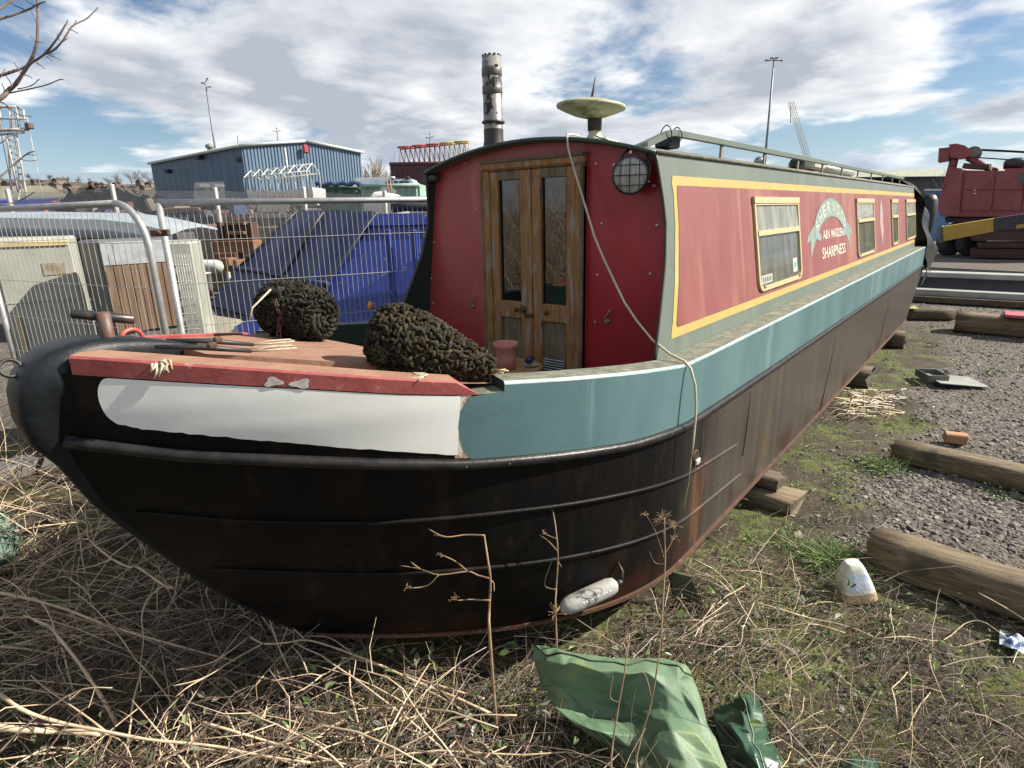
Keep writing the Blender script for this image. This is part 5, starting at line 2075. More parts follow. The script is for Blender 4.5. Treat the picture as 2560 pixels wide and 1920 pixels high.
def fence_panel(label, A, B, ztop, round_right, nv, zh, zlow):
    """welded mesh site-fence panel between posts A and B (ground points)"""
    A, B = np.array(A, float), np.array(B, float)
    d = (B - A)
    W = np.linalg.norm(d[:2])
    d = d / W
    f = thing('mesh_fence_panel', label, 'fence', (A[0], A[1], 0))
    P = lambda u, z, o=0.0: np.array([A[0] + d[0] * u - d[1] * o, A[1] + d[1] * u + d[0] * o, z])
    r = .020
    for u in (0, W):
        mb = MB()
        if round_right and u == W:
            pth = [P(u, .05), P(u, ztop - .28)] + [P(u - .26 * (1 - math.cos(a)), ztop - .28 + .28 * math.sin(a)) for a in np.linspace(.15, math.pi / 2, 8)]
        else:
            pth = [P(u, .05), P(u, ztop)]
        mb.tube(pth, r, n=12)
        mb.build('post', m_galv, f)
    mb = MB()
    mb.tube([P(0, ztop), P(W - (.26 if round_right else 0), ztop)], r, n=12)
    mb.build('top_rail', m_galv, f)
    mb = MB()
    mb.tube([P(0, .18), P(W, .18)], r, n=12)
    mb.build('bottom_rail', m_galv, f)
    me_v = MB().tube([(0, 0, .18), (0, 0, ztop - .04)], .0022, n=4, caps=False).mesh('wire')
    me_v.materials.append(m_wire)
    for i in range(1, nv):
        u = W * i / nv
        o = bpy.data.objects.new('wire', me_v)
        COL.objects.link(o)
        o.parent = f
        p = P(u, 0, .012)
        o.location = (p[0] - A[0], p[1] - A[1], 0)
    for z in zh:
        mb = MB()
        n = 5
        mb.tube([P(W * k / n, z + .004 * math.sin(k * 3), .008) for k in range(n + 1)], .0022, n=4, caps=False)
        mb.build('wire', m_wire, f)
    for u in (0, W):
        mb = MB()
        p = P(u, .06)
        mb.box((p[0], p[1], .06), (.70, .24, .13), rz=math.atan2(d[1], d[0]) + math.pi / 2, ch=.02)
        mb.build('foot_block', M('grey_foot_block', (.12, .12, .115), rough=.9), f)
    return f


# wide panel running behind the boat, and the narrower one left of it
fa = V(342, 436, 3.62); fb_ = V(1110, 447, 4.55)
fence_panel('wide silver mesh fence panel in front of the blue skip', (fa[0], fa[1], 0), (fb_[0], fb_[1], 0), 2.03, False, 66, [.45, .72, .99, 1.26, 1.53, 1.80], .2)
pa_ = V(328, 560, 3.50); pl_ = V(-40, 500, 4.35)
fence_panel('narrow silver mesh fence panel with a rounded corner in front of the fridges', (pl_[0], pl_[1], 0), (pa_[0], pa_[1], 0), 2.03, True, 30, [.45, .72, .99, 1.26, 1.53, 1.80], .2)
# coupler joining the two posts
cp = V(346, 503, 3.50)
mb = MB()
mb.box(cp, (.11, .03, .04), rz=YAW - math.pi / 2, ch=.006)
mb.lathe([(.018, 0), (.016, .012), (.008, .018)], cp - np.array([_fw[0], _fw[1], 0]) * .014, n=8, axis=orient((-_fw[0], -_fw[1], 0)))
mb.build('fence_coupler', m_rust, None, 'rusty coupler clamping the two mesh fence posts together', 'clamp', origin=tuple(cp))


# ---- scrapped appliances
def local(c, rz):
    ca, sa = math.cos(rz), math.sin(rz)
    return lambda x, y, z: (c[0] + ca * x - sa * y, c[1] + sa * x + ca * y, c[2] + z)


m_enamel = M('dirty_white_enamel', (.36, .37, .33), (.30, .31, .27), rough=.4, nscale=4, layers=[((.28, .265, .19), 7, .56, .74, (1, 1, .6)), ((.20, .13, .07), 20, .70, .77, (1, 1, 1))])
m_greyp = M('grey_fridge_back', (.30, .31, .30), (.24, .25, .24), rough=.5, nscale=6, layers=[((.16, .14, .11), 14, .62, .75, (1, 1, 1))])
m_ply = M('brown_stained_ply', (.165, .105, .062), (.10, .06, .035), rough=.7, nscale=5, stretch=(5, 5, .5), layers=[((.10, .06, .035), 9, .55, .72, (5, 5, .4)), ((.22, .16, .105), 12, .64, .76, (6, 6, .4))])


def upright(name, label, cat, px0, px1, py_top, dep, H, D, mat, rz_off=0.0):
    a, b = V(px0, py_top, dep), V(px1, py_top, dep)
    c = (a + b) / 2
    W = np.linalg.norm((b - a)[:2])
    rz = math.atan2((b - a)[1], (b - a)[0]) + rz_off
    t = thing(name, label, cat, (c[0], c[1], 0))
    return t, W, rz, (c[0], c[1], 0), mat


# chest-fridge, pale flat back
t, W, rz, c, _ = upright('fridge_freezer', 'tall dirty white fridge freezer at the left edge behind the mesh fence', 'fridge', 6, 142, 512, 5.0, 0, 0, None, .55)
ztop = V(70, 512, 5.0)[2]
mb = MB()
mb.box((c[0], c[1], ztop / 2 + .03), (W, .58, ztop - .06), rz=rz, ch=.02)
mb.build('cabinet', m_enamel, t)
L_ = local(c, rz)
mb = MB()
mb.box(L_(0, -.296, ztop - .05), (W * .92, .012, .04), rz=rz, ch=.004)
mb.build('top_trim', M('yellowed_trim', (.55, .45, .22), rough=.5), t)
for z0 in (.42, ztop * .72):
    mb = MB()
    mb.box(L_(0, -.292, z0), (W * .96, .006, .012), rz=rz, ch=.001)
    mb.build('panel_joint', m_greyp, t)
mb = MB()
mb.box(L_(-W * .36, -.298, ztop * .58), (.03, .03, .30), rz=rz, ch=.01)
mb.build('handle', M('yellowed_trim', (.55, .45, .22)), t)
mb = MB()
mb.box(L_(W * .22, -.293, ztop * .86), (.16, .004, .10), rz=rz, ch=.001)
mb.build('rating_label', M('faded_label', (.30, .29, .24), (.22, .16, .10), rough=.6, nscale=20), t)
# fridge with rotten plywood front
t, W, rz, c, _ = upright('fridge', 'dark-sided fridge with stained brown board panels behind the narrow fence panel', 'fridge', 199, 327, 520, 4.75, 0, 0, None, .82)
ztop = V(270, 516, 4.75)[2]
mb = MB()
mb.box((c[0], c[1], ztop / 2 + .03), (W, .55, ztop - .06), rz=rz, ch=.015)
mb.build('cabinet', M('grey_metal_cabinet', (.085, .088, .085), (.12, .12, .115), rough=.45, nscale=5), t)
L_ = local(c, rz)
mb = MB()
mb.box(L_(0, -.282, ztop - .10), (W * .95, .012, .17), rz=rz, ch=.003)
mb.build('foil_panel', M('pale_foil', (.42, .45, .48), (.32, .34, .36), rough=.35, metal=.3, nscale=14), t)
for z0, z1 in ((ztop - .19, ztop - .70), (ztop - .745, .30)):
    n = 8
    for k in range(n):
        mb = MB()
        x0 = -W * .47 + W * .94 * (k + .5) / n
        mb.box(L_(x0, -.286 - .004 * (k % 2), (z0 + z1) / 2), (W * .94 / n - .004, .014, abs(z0 - z1)), rz=rz, ch=.002)
        mb.build('board', m_ply, t)
mb = MB()
mb.box(L_(0, -.29, .20), (W * .96, .02, .18), rz=rz, ch=.003)
mb.build('lower_tray', m_enamel, t)
# white fridge with condenser coil
t, W, rz, c, _ = upright('fridge', 'white fridge turned to show its ribbed condenser coil', 'fridge', 345, 420, 520, 5.1, 0, 0, None, .35)
ztop = V(370, 520, 5.1)[2]
mb = MB()
mb.box((c[0], c[1], ztop / 2 + .03), (W, .55, ztop - .06), rz=rz, ch=.02)
mb.build('cabinet', m_enamel, t)
L_ = local(c, rz)
mb = MB()
pth = []
nz = 15
for k in range(nz):
    z = ztop - .12 - k * (ztop - .75) / nz
    s = 1 if k % 2 else -1
    for q in (-s, s):
        pth.append(L_(q * W * .34, -.31, z))
mb.tube(pth, .007, n=6)
mb.build('condenser_coil', m_wire, t)
for k in range(14):
    mb = MB()
    x0 = -W * .40 + W * .8 * k / 13
    mb.tube([L_(x0, -.318, ztop - .1), L_(x0, -.318, .72)], .0022, n=4)
    mb.build('coil_rod', m_wire, t)
mb = MB()
mb.lathe([(.08, 0), (.09, .03), (.09, .14), (.06, .19), (.01, .2)], L_(.05, -.33, .12), n=16)
mb.build('compressor', m_blackm, t)

# ---- big blue covered skip
m_blue = M('skip_blue', (.014, .034, .225), (.02, .045, .265), rough=.42, nscale=4, bump=.2, bscale=20,
           layers=[((.12, .15, .30), 16, .60, .68, (1, 1, 1)), ((.42, .44, .50), 24, .69, .72, (.5, .5, 2)), ((.35, .37, .45), 9, .70, .72, (2, 2, .6)), ((.06, .045, .05), 9, .68, .76, (1, 1, 1))])
m_lid = M('skip_lid_blue', (.018, .03, .09), (.025, .04, .115), rough=.55, nscale=3, bump=.3, bscale=12, layers=[((.08, .09, .13), 10, .6, .75, (1, 1, 1))])
skip = thing('covered_skip', 'big dented royal blue skip with sloping dark lids behind the mesh fence', 'skip', tuple(V(780, 700, 6.0) * (1, 1, 0)))
dS = 5.6
# corners read off the photograph at one distance, extruded away from the viewer
sk = lambda px, py, d=dS: V(px, py, d)
away = np.array([_fw[0], _fw[1], 0])
away /= np.linalg.norm(away)
side_poly = [(760, 462), (960, 452), (1060, 470), (1060, 760), (520, 740), (700, 600)]


def extr(nm, poly, d0, thick, mt_, par):
    mb = MB()
    f_ = [V(u, v, d0) for u, v in poly]
    b_ = [p + away * thick for p in f_]
    n = len(poly)
    mb.add(f_ + b_, [tuple(range(n))[::-1], tuple(range(n, 2 * n))] + [(i, (i + 1) % n, n + (i + 1) % n, n + i) for i in range(n)])
    return mb.build(nm, mt_, par)


# body: front side wall, sloping nose, top rim
body = extr('skip_side', [(786, 470), (1060, 462), (1060, 790), (560, 790), (505, 706), (640, 640)], dS, 1.6, m_blue, skip)
mb = MB()
a = [V(786, 462, dS - .03), V(1060, 455, dS - .03)]
rimp = [V(780, 462, dS - .03), V(1060, 458, dS - .03), V(1060, 482, dS - .03), V(792, 488, dS - .03)]
mb.hexa([rimp[3], rimp[2], rimp[2] + away * 1.7, rimp[3] + away * 1.7, rimp[0], rimp[1], rimp[1] + away * 1.7, rimp[0] + away * 1.7])
mb.build('skip_rim', m_blue, skip)
for px in (850, 905):
    mb = MB()
    p0, p1 = V(px, 495, dS - .04), V(px - 6, 735, dS - .04)
    mb.box((p0 + p1) / 2, (.05, .05, abs(p0[2] - p1[2])), rz=YAW, ch=.008)
    mb.build('skip_rib', m_blue, skip)


# sloping lids: sheets leaning from the top rim down to the nose, facing the viewer's left
def lid_sheet(nm, q, th, mt_, sag=.03):
    q = [np.array(p) for p in q]
    n = np.cross(q[1] - q[0], q[3] - q[0])
    n /= np.linalg.norm(n)
    if n @ (CAM - q[0]) < 0:
        n = -n
    mb = MB()

    def f(u, v):
        p = (q[0] * (1 - u) + q[1] * u) * (1 - v) + (q[3] * (1 - u) + q[2] * u) * v
        return p + n * (sag * math.sin(u * 3.14) * math.sin(v * 3.14) + .012 * math.sin(u * 9 + v * 5))
    us = list(np.linspace(0, 1, 10))
    mb.grid(f, us, us)
    mb.grid(lambda u, v: f(u, v) - n * th, us[::-1], us)
    for i in range(9):
        for e0, e1 in (((us[i], 0), (us[i + 1], 0)), ((us[i + 1], 1), (us[i], 1)), ((0, us[i + 1]), (0, us[i])), ((1, us[i]), (1, us[i + 1]))):
            A_, B_ = f(*e0), f(*e1)
            mb.add([A_, A_ - n * th, B_ - n * th, B_], [(0, 1, 2, 3)])
    return mb.build(nm, mt_, skip)


lid_sheet('lid', [V(512, 580, 6.5), V(612, 592, 6.05), V(700, 455, 6.05), V(640, 456, 6.6)], .02, m_lid)
lid_sheet('lid', [V(600, 594, 5.95), V(706, 606, 5.52), V(808, 457, 5.54), V(698, 454, 5.98)], .035, m_lid, .01)
lid_sheet('nose_plate', [V(455, 660, 6.3), V(650, 712, 5.54), V(716, 606, 5.56), V(512, 578, 6.4)], .03, m_lid, .02)
mb = MB()
mb.hexa([V(470, 680, 6.2), V(650, 800, 5.62), V(650, 800, 6.6), V(520, 760, 6.9), V(455, 662, 6.32), V(650, 714, 5.56), V(700, 690, 6.6), V(520, 640, 6.9)])
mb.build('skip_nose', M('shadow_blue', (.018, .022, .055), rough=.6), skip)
mb = MB()
mb.tube([V(815, 458, 5.5), V(706, 606, 5.48), V(648, 716, 5.48)], .008, n=6)
mb.build('lid_edge', m_blackm, skip)
for a_, b_2, r_, nm in (((698, 458, 5.93), (610, 598, 5.86), .016, 'lid_seam'), ((505, 578, 6.42), (708, 612, 5.46), .022, 'lid_lip'), ((640, 458, 6.55), (512, 580, 6.42), .014, 'lid_seam')):
    mb = MB()
    P0, P1 = V(*a_), V(*b_2)
    mb.tube([P0, P0 * .66 + P1 * .34 + np.array([0, 0, .012]), P0 * .33 + P1 * .67 - np.array([0, 0, .008]), P1], r_, n=7)
    mb.build(nm, m_lid if nm == 'lid_lip' else m_blackm, skip)
mb = MB()
mb.tube([V(846, 450, 6.4), V(880, 446, 6.4), V(1060, 448, 6.4)], .05, n=8)
mb.build('rolled_cover', M('dark_rolled_cover', (.03, .028, .028), rough=.8), skip)

# orange cap on the rail beyond the fender
mb = MB()
q = V(800, 660, 4.2)
mb.lathe([(.012, -.03), (.02, -.02), (.018, .01), (.008, .03)], q, n=12)
mb.build('orange_cap', M('orange_plastic', (.65, .28, .04), rough=.4), None, 'little orange plastic cap by the near rope fender', 'cap', origin=tuple(q))

# ---- brown timber crates, gas cylinder, paint tins, concrete slab
m_brown = M('brown_timber_beam', (.20, .095, .045), (.13, .06, .03), rough=.75, nscale=6, layers=[((.09, .045, .03), 12, .6, .72, (1, 1, 1))])
ct_ = thing('timber_stack', 'stack of reddish-brown timber offcuts behind the gas cylinder', 'timber', tuple(G(520, 640)))
for (x0, y0, x1, y1, dd) in ((468, 520, 560, 545, 8.2), (470, 545, 520, 556, 8.2), (488, 556, 512, 585, 8.1), (508, 554, 545, 572, 8.3), (515, 560, 528, 580, 8.0)):
    a, b = V(x0, y0, dd), V(x1, y1, dd)
    mb = MB()
    mb.box((a + b) / 2, (np.linalg.norm((b - a)[:2]), .25, abs(a[2] - b[2])), rz=math.atan2((b - a)[1], (b - a)[0]), ch=.01)
    mb.build('offcut', m_brown, ct_)
for px in (480, 496, 516, 530, 545):
    mb = MB()
    a, b = V(px, 480, 8.2), V(px + 2, 520, 8.2)
    mb.box((a + b) / 2, (.05, .20, abs(a[2] - b[2])), rz=YAW - 1.57, ch=.005)
    mb.build('upright', M('dark_brown_upright', (.07, .03, .02), rough=.7), ct_)
for py in (482, 502):
    mb = MB()
    a, b = V(498, py, 8.15), V(534, py + 2, 8.15)
    mb.box((a + b) / 2, (np.linalg.norm((b - a)[:2]), .20, .04), rz=math.atan2((b - a)[1], (b - a)[0]), ch=.005)
    mb.build('cross_piece', m_brown, ct_)
a, b = V(420, 575, 7.6), V(482, 576, 7.6)
mb = MB()
d = b - a
l = np.linalg.norm(d)
mb.lathe([(.02, 0), (.07, .03), (.085, .08), (.085, l - .08), (.07, l - .03), (.02, l)], a, n=18, axis=orient(d))
mb.build('gas_cylinder', M('pale_grey_cylinder', (.50, .51, .49), (.40, .40, .37), rough=.4, nscale=8), None, 'pale grey gas cylinder lying on its side by the brown timber', 'cylinder', origin=tuple((a + b) / 2 - np.array([0, 0, .085])))
for px, py0, py1, w, cc, lab in ((425, 590, 645, .085, (.42, .38, .28), 'stained cream paint tin with a yellow lid behind the fence'), (443, 588, 640, .095, (.62, .60, .55), 'white paint tin streaked red and yellow behind the fence')):
    a, b = V(px, py1, 6.6), V(px, py0, 6.6)
    h = b[2] - a[2]
    mb = MB()
    mb.lathe([(w, 0), (w, h * .97), (w * 1.04, h * .97), (w * 1.04, h), (w * .9, h)], a, n=20)
    mb.build('paint_tin', M('tin_%d' % px, cc, (.50, .10, .06) if px == 443 else (.5, .36, .06), rough=.5, nscale=9, lo=.52, hi=.6), None, lab, 'tin', origin=tuple(a))
a, b = V(428, 720, 5.6), V(575, 735, 5.6)
mb = MB()
mb.hexa([V(430, 790, 5.5), V(640, 790, 5.5), V(640, 790, 5.56), V(430, 790, 5.56), V(424, 675, 5.75), V(520, 690, 5.75), V(520, 690, 5.8), V(424, 675, 5.8)])
mb.build('leaning_board', M('pale_cement_board', (.34, .32, .26), (.27, .25, .20), rough=.85, nscale=6), None, 'pale cement board leaning against the front of the blue skip', 'board', origin=tuple(a * (1, 1, 0)))

# low wall, rubble and hedge beyond
mb = MB()
a, b = G(300, 560), G(700, 545)
wl = [V(200, 485, 14.5), V(760, 470, 14.5)]
mb.box((wl[0] + wl[1]) / 2 - np.array([0, 0, .9]), (np.linalg.norm((wl[1] - wl[0])[:2]), .4, 1.5), rz=math.atan2(*(wl[1] - wl[0])[1::-1]), ch=.03)
mb.build('low_wall', M('old_concrete_wall', (.20, .18, .13), (.13, .115, .08), rough=.9, nscale=3, bump=.4, bscale=14, layers=[((.08, .09, .04), 5, .55, .7, (1, 1, 1))]), None,
         'low mossy concrete wall behind the fridges and skip', 'wall', origin=tuple(((wl[0] + wl[1]) / 2) * (1, 1, 0)))

# ---- chain-link fence on white concrete posts
clf = thing('chain_link_fence', 'long chain-link fence with pale posts crossing the yard behind the skip', 'fence', tuple(V(465, 560, 12.5) * (1, 1, 0)))
posts_px = [(15, 408), (241, 398), (464, 405), (655, 404), (830, 412), (990, 414)]
pp = []
for i, (px, py) in enumerate(posts_px):
    p = V(px, py, 12.6)
    pp.append(p)
    mb = MB()
    mb.box((p[0], p[1], p[2] / 2), (.075, .075, p[2]), rz=.3, ch=.01)
    mb.build('post', M('pale_concrete_post', (.50, .50, .48), (.42, .42, .40), rough=.8, nscale=9), clf)
cl_v, cl_f = [], []
pitch = .052
for A_, B_ in zip(pp[:-1], pp[1:]):
    d = B_ - A_
    W = np.linalg.norm(d[:2])
    d2 = np.array([d[0], d[1], 0]) / W
    n = int(W / pitch)
    zt0, zt1 = A_[2] - .05, B_[2] - .05
    H = 1.75
    m_ = int(H / pitch)
    for i in range(n):
        for s in (-1, 1):
            pts = []
            for k in range(m_ + 1):
                u = (i + .5 * (1 + s * (1 if k % 2 else -1)) ) * pitch
                sag = .05 * math.sin(u / W * math.pi)
                z = zt0 + (zt1 - zt0) * u / W - k * pitch - sag
                pts.append(A_ * (1, 1, 0) + d2 * u + np.array([0, 0, z]) + np.array([-d2[1], d2[0], 0]) * .003 * s)
            o = len(cl_v)
            hw = d2 * .0058
            for p in pts:
                cl_v.append(p - hw)
                cl_v.append(p + hw)
            for k in range(m_):
                cl_f.append((o + 2 * k, o + 2 * k + 1, o + 2 * k + 3, o + 2 * k + 2))
_cl = raw_mesh('link_mesh', np.array(cl_v) - np.array(BASE[clf.name]), np.array(cl_f), 4, M('link_wire', (.46, .47, .46), rough=.5, metal=.3), None, None, 'stuff', parent=clf)
# ================================================================== FAR BACKGROUND
Zg = np.array([1, 1, 0])


def wallbox(mb, P0, P1, z0, z1, th):
    d = (P1 - P0) * Zg
    L_ = np.linalg.norm(d)
    mb.box(((P0 + P1) / 2)[:2].tolist() + [(z0 + z1) / 2], (L_, th, z1 - z0), rz=math.atan2(d[1], d[0]), ch=.02)


# ---- blue corrugated shed
shed = thing('blue_shed', 'blue corrugated steel shed with a low gable beyond the yard', 'building', tuple(V(545, 470, 50) * Zg))
c0 = V(522, 316, 48)
ze = c0[2]
c1 = G(326, 354, ze)     # far left eave end
c2 = G(779, 330, ze)     # right end of the gable
mid = (c0 + c2) / 2
rz_ = V(660, 309, depth_of(mid))[2]
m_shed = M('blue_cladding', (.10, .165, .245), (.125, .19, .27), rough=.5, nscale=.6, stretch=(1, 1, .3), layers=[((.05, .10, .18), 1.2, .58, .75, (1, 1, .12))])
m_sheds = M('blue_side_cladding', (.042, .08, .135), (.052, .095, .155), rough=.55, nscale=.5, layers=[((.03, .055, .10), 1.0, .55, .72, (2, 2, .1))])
# corrugated gable, one rib after another
g = (c2 - c0) * Zg
GL = np.linalg.norm(g)
gd = g / GL
gn = np.array([gd[1], -gd[0], 0])
if gn @ (CAM - c0) < 0:
    gn = -gn
nr = 38
for i in range(nr):
    mb = MB()
    for (u0, o0), (u1, o1) in (((0, 0), (.30, 0)), ((.30, 0), (.40, .07)), ((.40, .07), (.85, .07)), ((.85, .07), (1, 0))):
        ua, ub = (i + u0) * GL / nr, (i + u1) * GL / nr
        za = ze + (rz_ - ze) * (1 - abs(ua / GL * 2 - 1))
        zb2 = ze + (rz_ - ze) * (1 - abs(ub / GL * 2 - 1))
        pa, pb = c0 * Zg + gd * ua + gn * o0, c0 * Zg + gd * ub + gn * o1
        mb.add([pa, pb, pb + np.array([0, 0, zb2]), pa + np.array([0, 0, za])], [(0, 1, 2, 3)])
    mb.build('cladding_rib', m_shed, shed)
# long side with panel joints
s = (c1 - c0) * Zg
SL = np.linalg.norm(s)
sd = s / SL
npn = 14
for i in range(npn):
    mb = MB()
    pa, pb = c0 * Zg + sd * SL * i / npn, c0 * Zg + sd * (SL * (i + 1) / npn - .05)
    wallbox(mb, pa, pb, 0, ze, .12)
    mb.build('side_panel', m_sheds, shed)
# roof: gable over the long direction
mb = MB()
rdg0 = mid * Zg + np.array([0, 0, rz_])
rdg1 = rdg0 + sd * SL
ov = .25
A0, A1 = c0 - gd * ov + gn * .2, c0 + sd * SL - gd * ov
B0, B1 = c2 + gd * ov + gn * .2, c2 + sd * SL + gd * ov
R0 = rdg0 + gn * .2 + np.array([0, 0, .12])
R1 = rdg1 + np.array([0, 0, .12])
up = np.array([0, 0, .12])
mb.add([A0 + up, R0, R1, A1 + up], [(0, 1, 2, 3)])
mb.add([B0 + up, R0, R1, B1 + up], [(3, 2, 1, 0)])
mb.build('roof', M('pale_roof_sheet', (.38, .42, .40), rough=.6, nscale=1), shed)
mb = MB()
for P0, P1 in ((A0, R0), (R0, B0), (A0, A1)):
    mb.tube([P0 + np.array([0, 0, .02]), P1 + np.array([0, 0, .02])], .13, n=6)
mb.build('roof_trim', M('pale_trim', (.46, .52, .50), rough=.5), shed)
q = c0 * Zg + sd * SL * .52
pd_ = G(415, 470, 0)
mb = MB()
dd = V(413, 392, depth_of(c0 + sd * SL * .45))
mb.box((dd[0], dd[1], 2.0), (1.8, .4, 4.0), rz=math.atan2(sd[1], sd[0]), ch=.03)
mb.build('side_door', M('dark_blue_door', (.015, .025, .06), rough=.6), shed)
mb = MB()
for px, py in ((430, 340), (364, 370), (520, 345)):
    d_ = V(px, py, depth_of(c0 + sd * SL * (.1 if px > 500 else .4 if px > 400 else .7)) - .6)
    mb.box(d_, (.6, .5, .35), rz=.4, ch=.05)
mb.build('flood_light', m_blackm, shed)
v = V(660, 322, depth_of(mid) - .4)
mb = MB()
mb.box(v, (.5, .3, .7), rz=math.atan2(gd[1], gd[0]), ch=.1)
mb.build('alarm_box', M('red_box', (.35, .05, .06), rough=.5), shed)
mb = MB()
fl = V(453, 320, depth_of(c0 + sd * SL * .4))
mb.tube([fl - np.array([0, 0, 1.2]), fl + np.array([0, 0, .1])], .22, n=10)
mb.lathe([(.35, 0), (.35, .25), (.1, .4)], fl, n=12)
mb.build('roof_flue', M('grey_flue', (.2, .2, .2), rough=.6), shed)


# ---- lamp masts
def mast(label, px0, py0, px1, py1, dep, r, head, cat='mast'):
    top = V(px1, py1, dep)
    m = thing('lamp_mast', label, cat, (top[0], top[1], 0))
    mb = MB()
    mb.tube([(top[0], top[1], 0), (top[0], top[1], top[2] * .6), tuple(top)], [r, r * .8, r * .55], n=10)
    mb.build('pole', M('grey_mast_steel', (.20, .21, .23), (.16, .17, .19), rough=.5, metal=.3, nscale=2), m)
    for k, (dx, dz) in enumerate(head):
        mb = MB()
        p = top + _rt * dx * Zg + np.array([0, 0, dz])
        mb.box(p, (r * 1.5, r * 2.2, r * .7), rz=YAW + k, ch=r * .15)
        mb.tube([tuple(top + np.array([0, 0, dz * .5])), tuple(p)], r * .35, n=5)
        mb.build('lamp_head', M('dark_lamp_head', (.08, .08, .085), rough=.5), m)
    return m


mast('tall thin lamp mast rising behind the blue shed', 462, 320, 445, 188, 70, .15, [(.45, .0), (-.35, .45), (.3, .9)])
mast('tall lamp mast rising behind the red cabin roof', 1654, 335, 1672, 130, 60, .15, [(-.75, 0), (.75, -.05), (-.25, .2), (.25, .2)])
mast('small distant lamp mast above the blue shed ridge', 600, 310, 598, 283, 110, .16, [(-.6, 0), (.6, 0), (0, .5)])
mast('small distant lamp mast above the lattice boom', 928, 330, 928, 297, 110, .16, [(-.6, 0), (.6, .1), (0, .6)])
mast('short aerial pole at the shed corner', 513, 313, 512, 292, 50, .07, [])

# ---- distant lattice crane
lc0, lc1 = V(1748, 352, 90), V(1708, 220, 90)
m_lat = M('cream_lattice', (.42, .40, .32), rough=.6)


def lattice(label, P0, P1, w, nseg, mats, r=.06, name='lattice_boom'):
    t = thing(name, label, 'crane', tuple(P0 * Zg if P0[2] < 2 else P0))
    d = P1 - P0
    u = np.array([0, 0, 1.0]) if abs(d[2]) < .8 * np.linalg.norm(d) else _rt
    s1 = np.cross(d, u)
    s1 /= np.linalg.norm(s1)
    s2 = np.cross(s1, d)
    s2 /= np.linalg.norm(s2)
    cs_ = [s1 * a * w / 2 + s2 * b * w / 2 for a, b in ((-1, -1), (1, -1), (1, 1), (-1, 1))]
    for c_ in cs_:
        for k in range(len(mats)):
            mb = MB()
            mb.tube([P0 + d * k / len(mats) + c_, P0 + d * (k + 1) / len(mats) + c_], r, n=5)
            mb.build('chord', mats[k], t)
    for i in range(nseg):
        a, b = P0 + d * i / nseg, P0 + d * (i + 1) / nseg
        mm = mats[min(len(mats) - 1, int(i / nseg * len(mats)))]
        mb = MB()
        for j in range(4):
            c_a, c_b = cs_[j], cs_[(j + 1) % 4]
            mb.tube([a + c_a, (a + b) / 2 + c_b, b + c_a], r * .6, n=4)
        mb.build('lacing', mm, t)
    return t


t = lattice('distant cream lattice crane jib leaning above the cabin roof', lc0, lc1, .6, 20, [m_lat], .032, 'distant_crane')
mb = MB()
mb.box(tuple(lc0 + np.array([0, 0, -.6])), (1.6, 1.6, 1.6), ch=.1)
mb.tube([tuple(lc0 * Zg), tuple(lc0)], .6, n=8)
mb.build('crane_base', m_lat, t)
mb = MB()
mb.tube([lc1, lc1 + np.array([.3, -.2, -3.0])], .05, n=4)
mb.build('hook_line', m_blackm, t)

# ---- maroon container with the red and yellow boom lying on it
m_maroon = M('maroon_container', (.075, .028, .03), (.10, .04, .04), rough=.55, nscale=1)


def container(label, P0, P1, ztop, mat, depth=2.4, rib=.28, door=None):
    t = thing('shipping_container', label, 'container', tuple(P0 * Zg))
    d = (P1 - P0) * Zg
    L_ = np.linalg.norm(d)
    d /= L_
    n_ = np.array([d[1], -d[0], 0])
    if n_ @ (CAM - P0) < 0:
        n_ = -n_
    mb = MB()
    a, b = P0 * Zg - n_ * .1, P1 * Zg - n_ * .1
    mb.hexa([a, b, b - n_ * depth, a - n_ * depth] + [p + np.array([0, 0, ztop]) for p in (a, b, b - n_ * depth, a - n_ * depth)])
    mb.build('shell', mat, t)
    k = int(L_ / rib)
    for i in range(k):
        mb = MB()
        pa, pb = P0 * Zg + d * (i + .12) * L_ / k, P0 * Zg + d * (i + .62) * L_ / k
        mb.hexa([pa - n_ * .1, pb - n_ * .1, pb - n_ * .02 - d * .04, pa - n_ * .02 + d * .04] + [q + np.array([0, 0, ztop - .15]) for q in (pa - n_ * .1, pb - n_ * .1, pb - n_ * .02 - d * .04, pa - n_ * .02 + d * .04)])
        mb.build('wall_rib', mat, t)
    mb = MB()
    mb.tube([P0 * Zg + np.array([0, 0, ztop - .05]), P1 * Zg + np.array([0, 0, ztop - .05])], .09, n=6)
    mb.build('top_beam', mat, t)
    return t


k0, k1 = V(841, 352, 34), V(1010, 346, 34)
container('maroon shipping container beyond the cabin with a lattice boom on top', k0, k1 * Zg + np.array([0, 0, 0]), k0[2], m_maroon)
b0, b1 = V(864, 340, 34.8), V(1014, 326, 34.8)
lattice('red and yellow lattice boom lying on the maroon container', b0, b1, 1.0, 14,
        [M('boom_red', (.36, .06, .05), rough=.6), M('boom_red', (.36, .06, .05)), M('boom_red', (.36, .06, .05)), M('boom_yellow', (.45, .30, .05), rough=.6), M('boom_yellow', (.45, .30, .05))], .05)
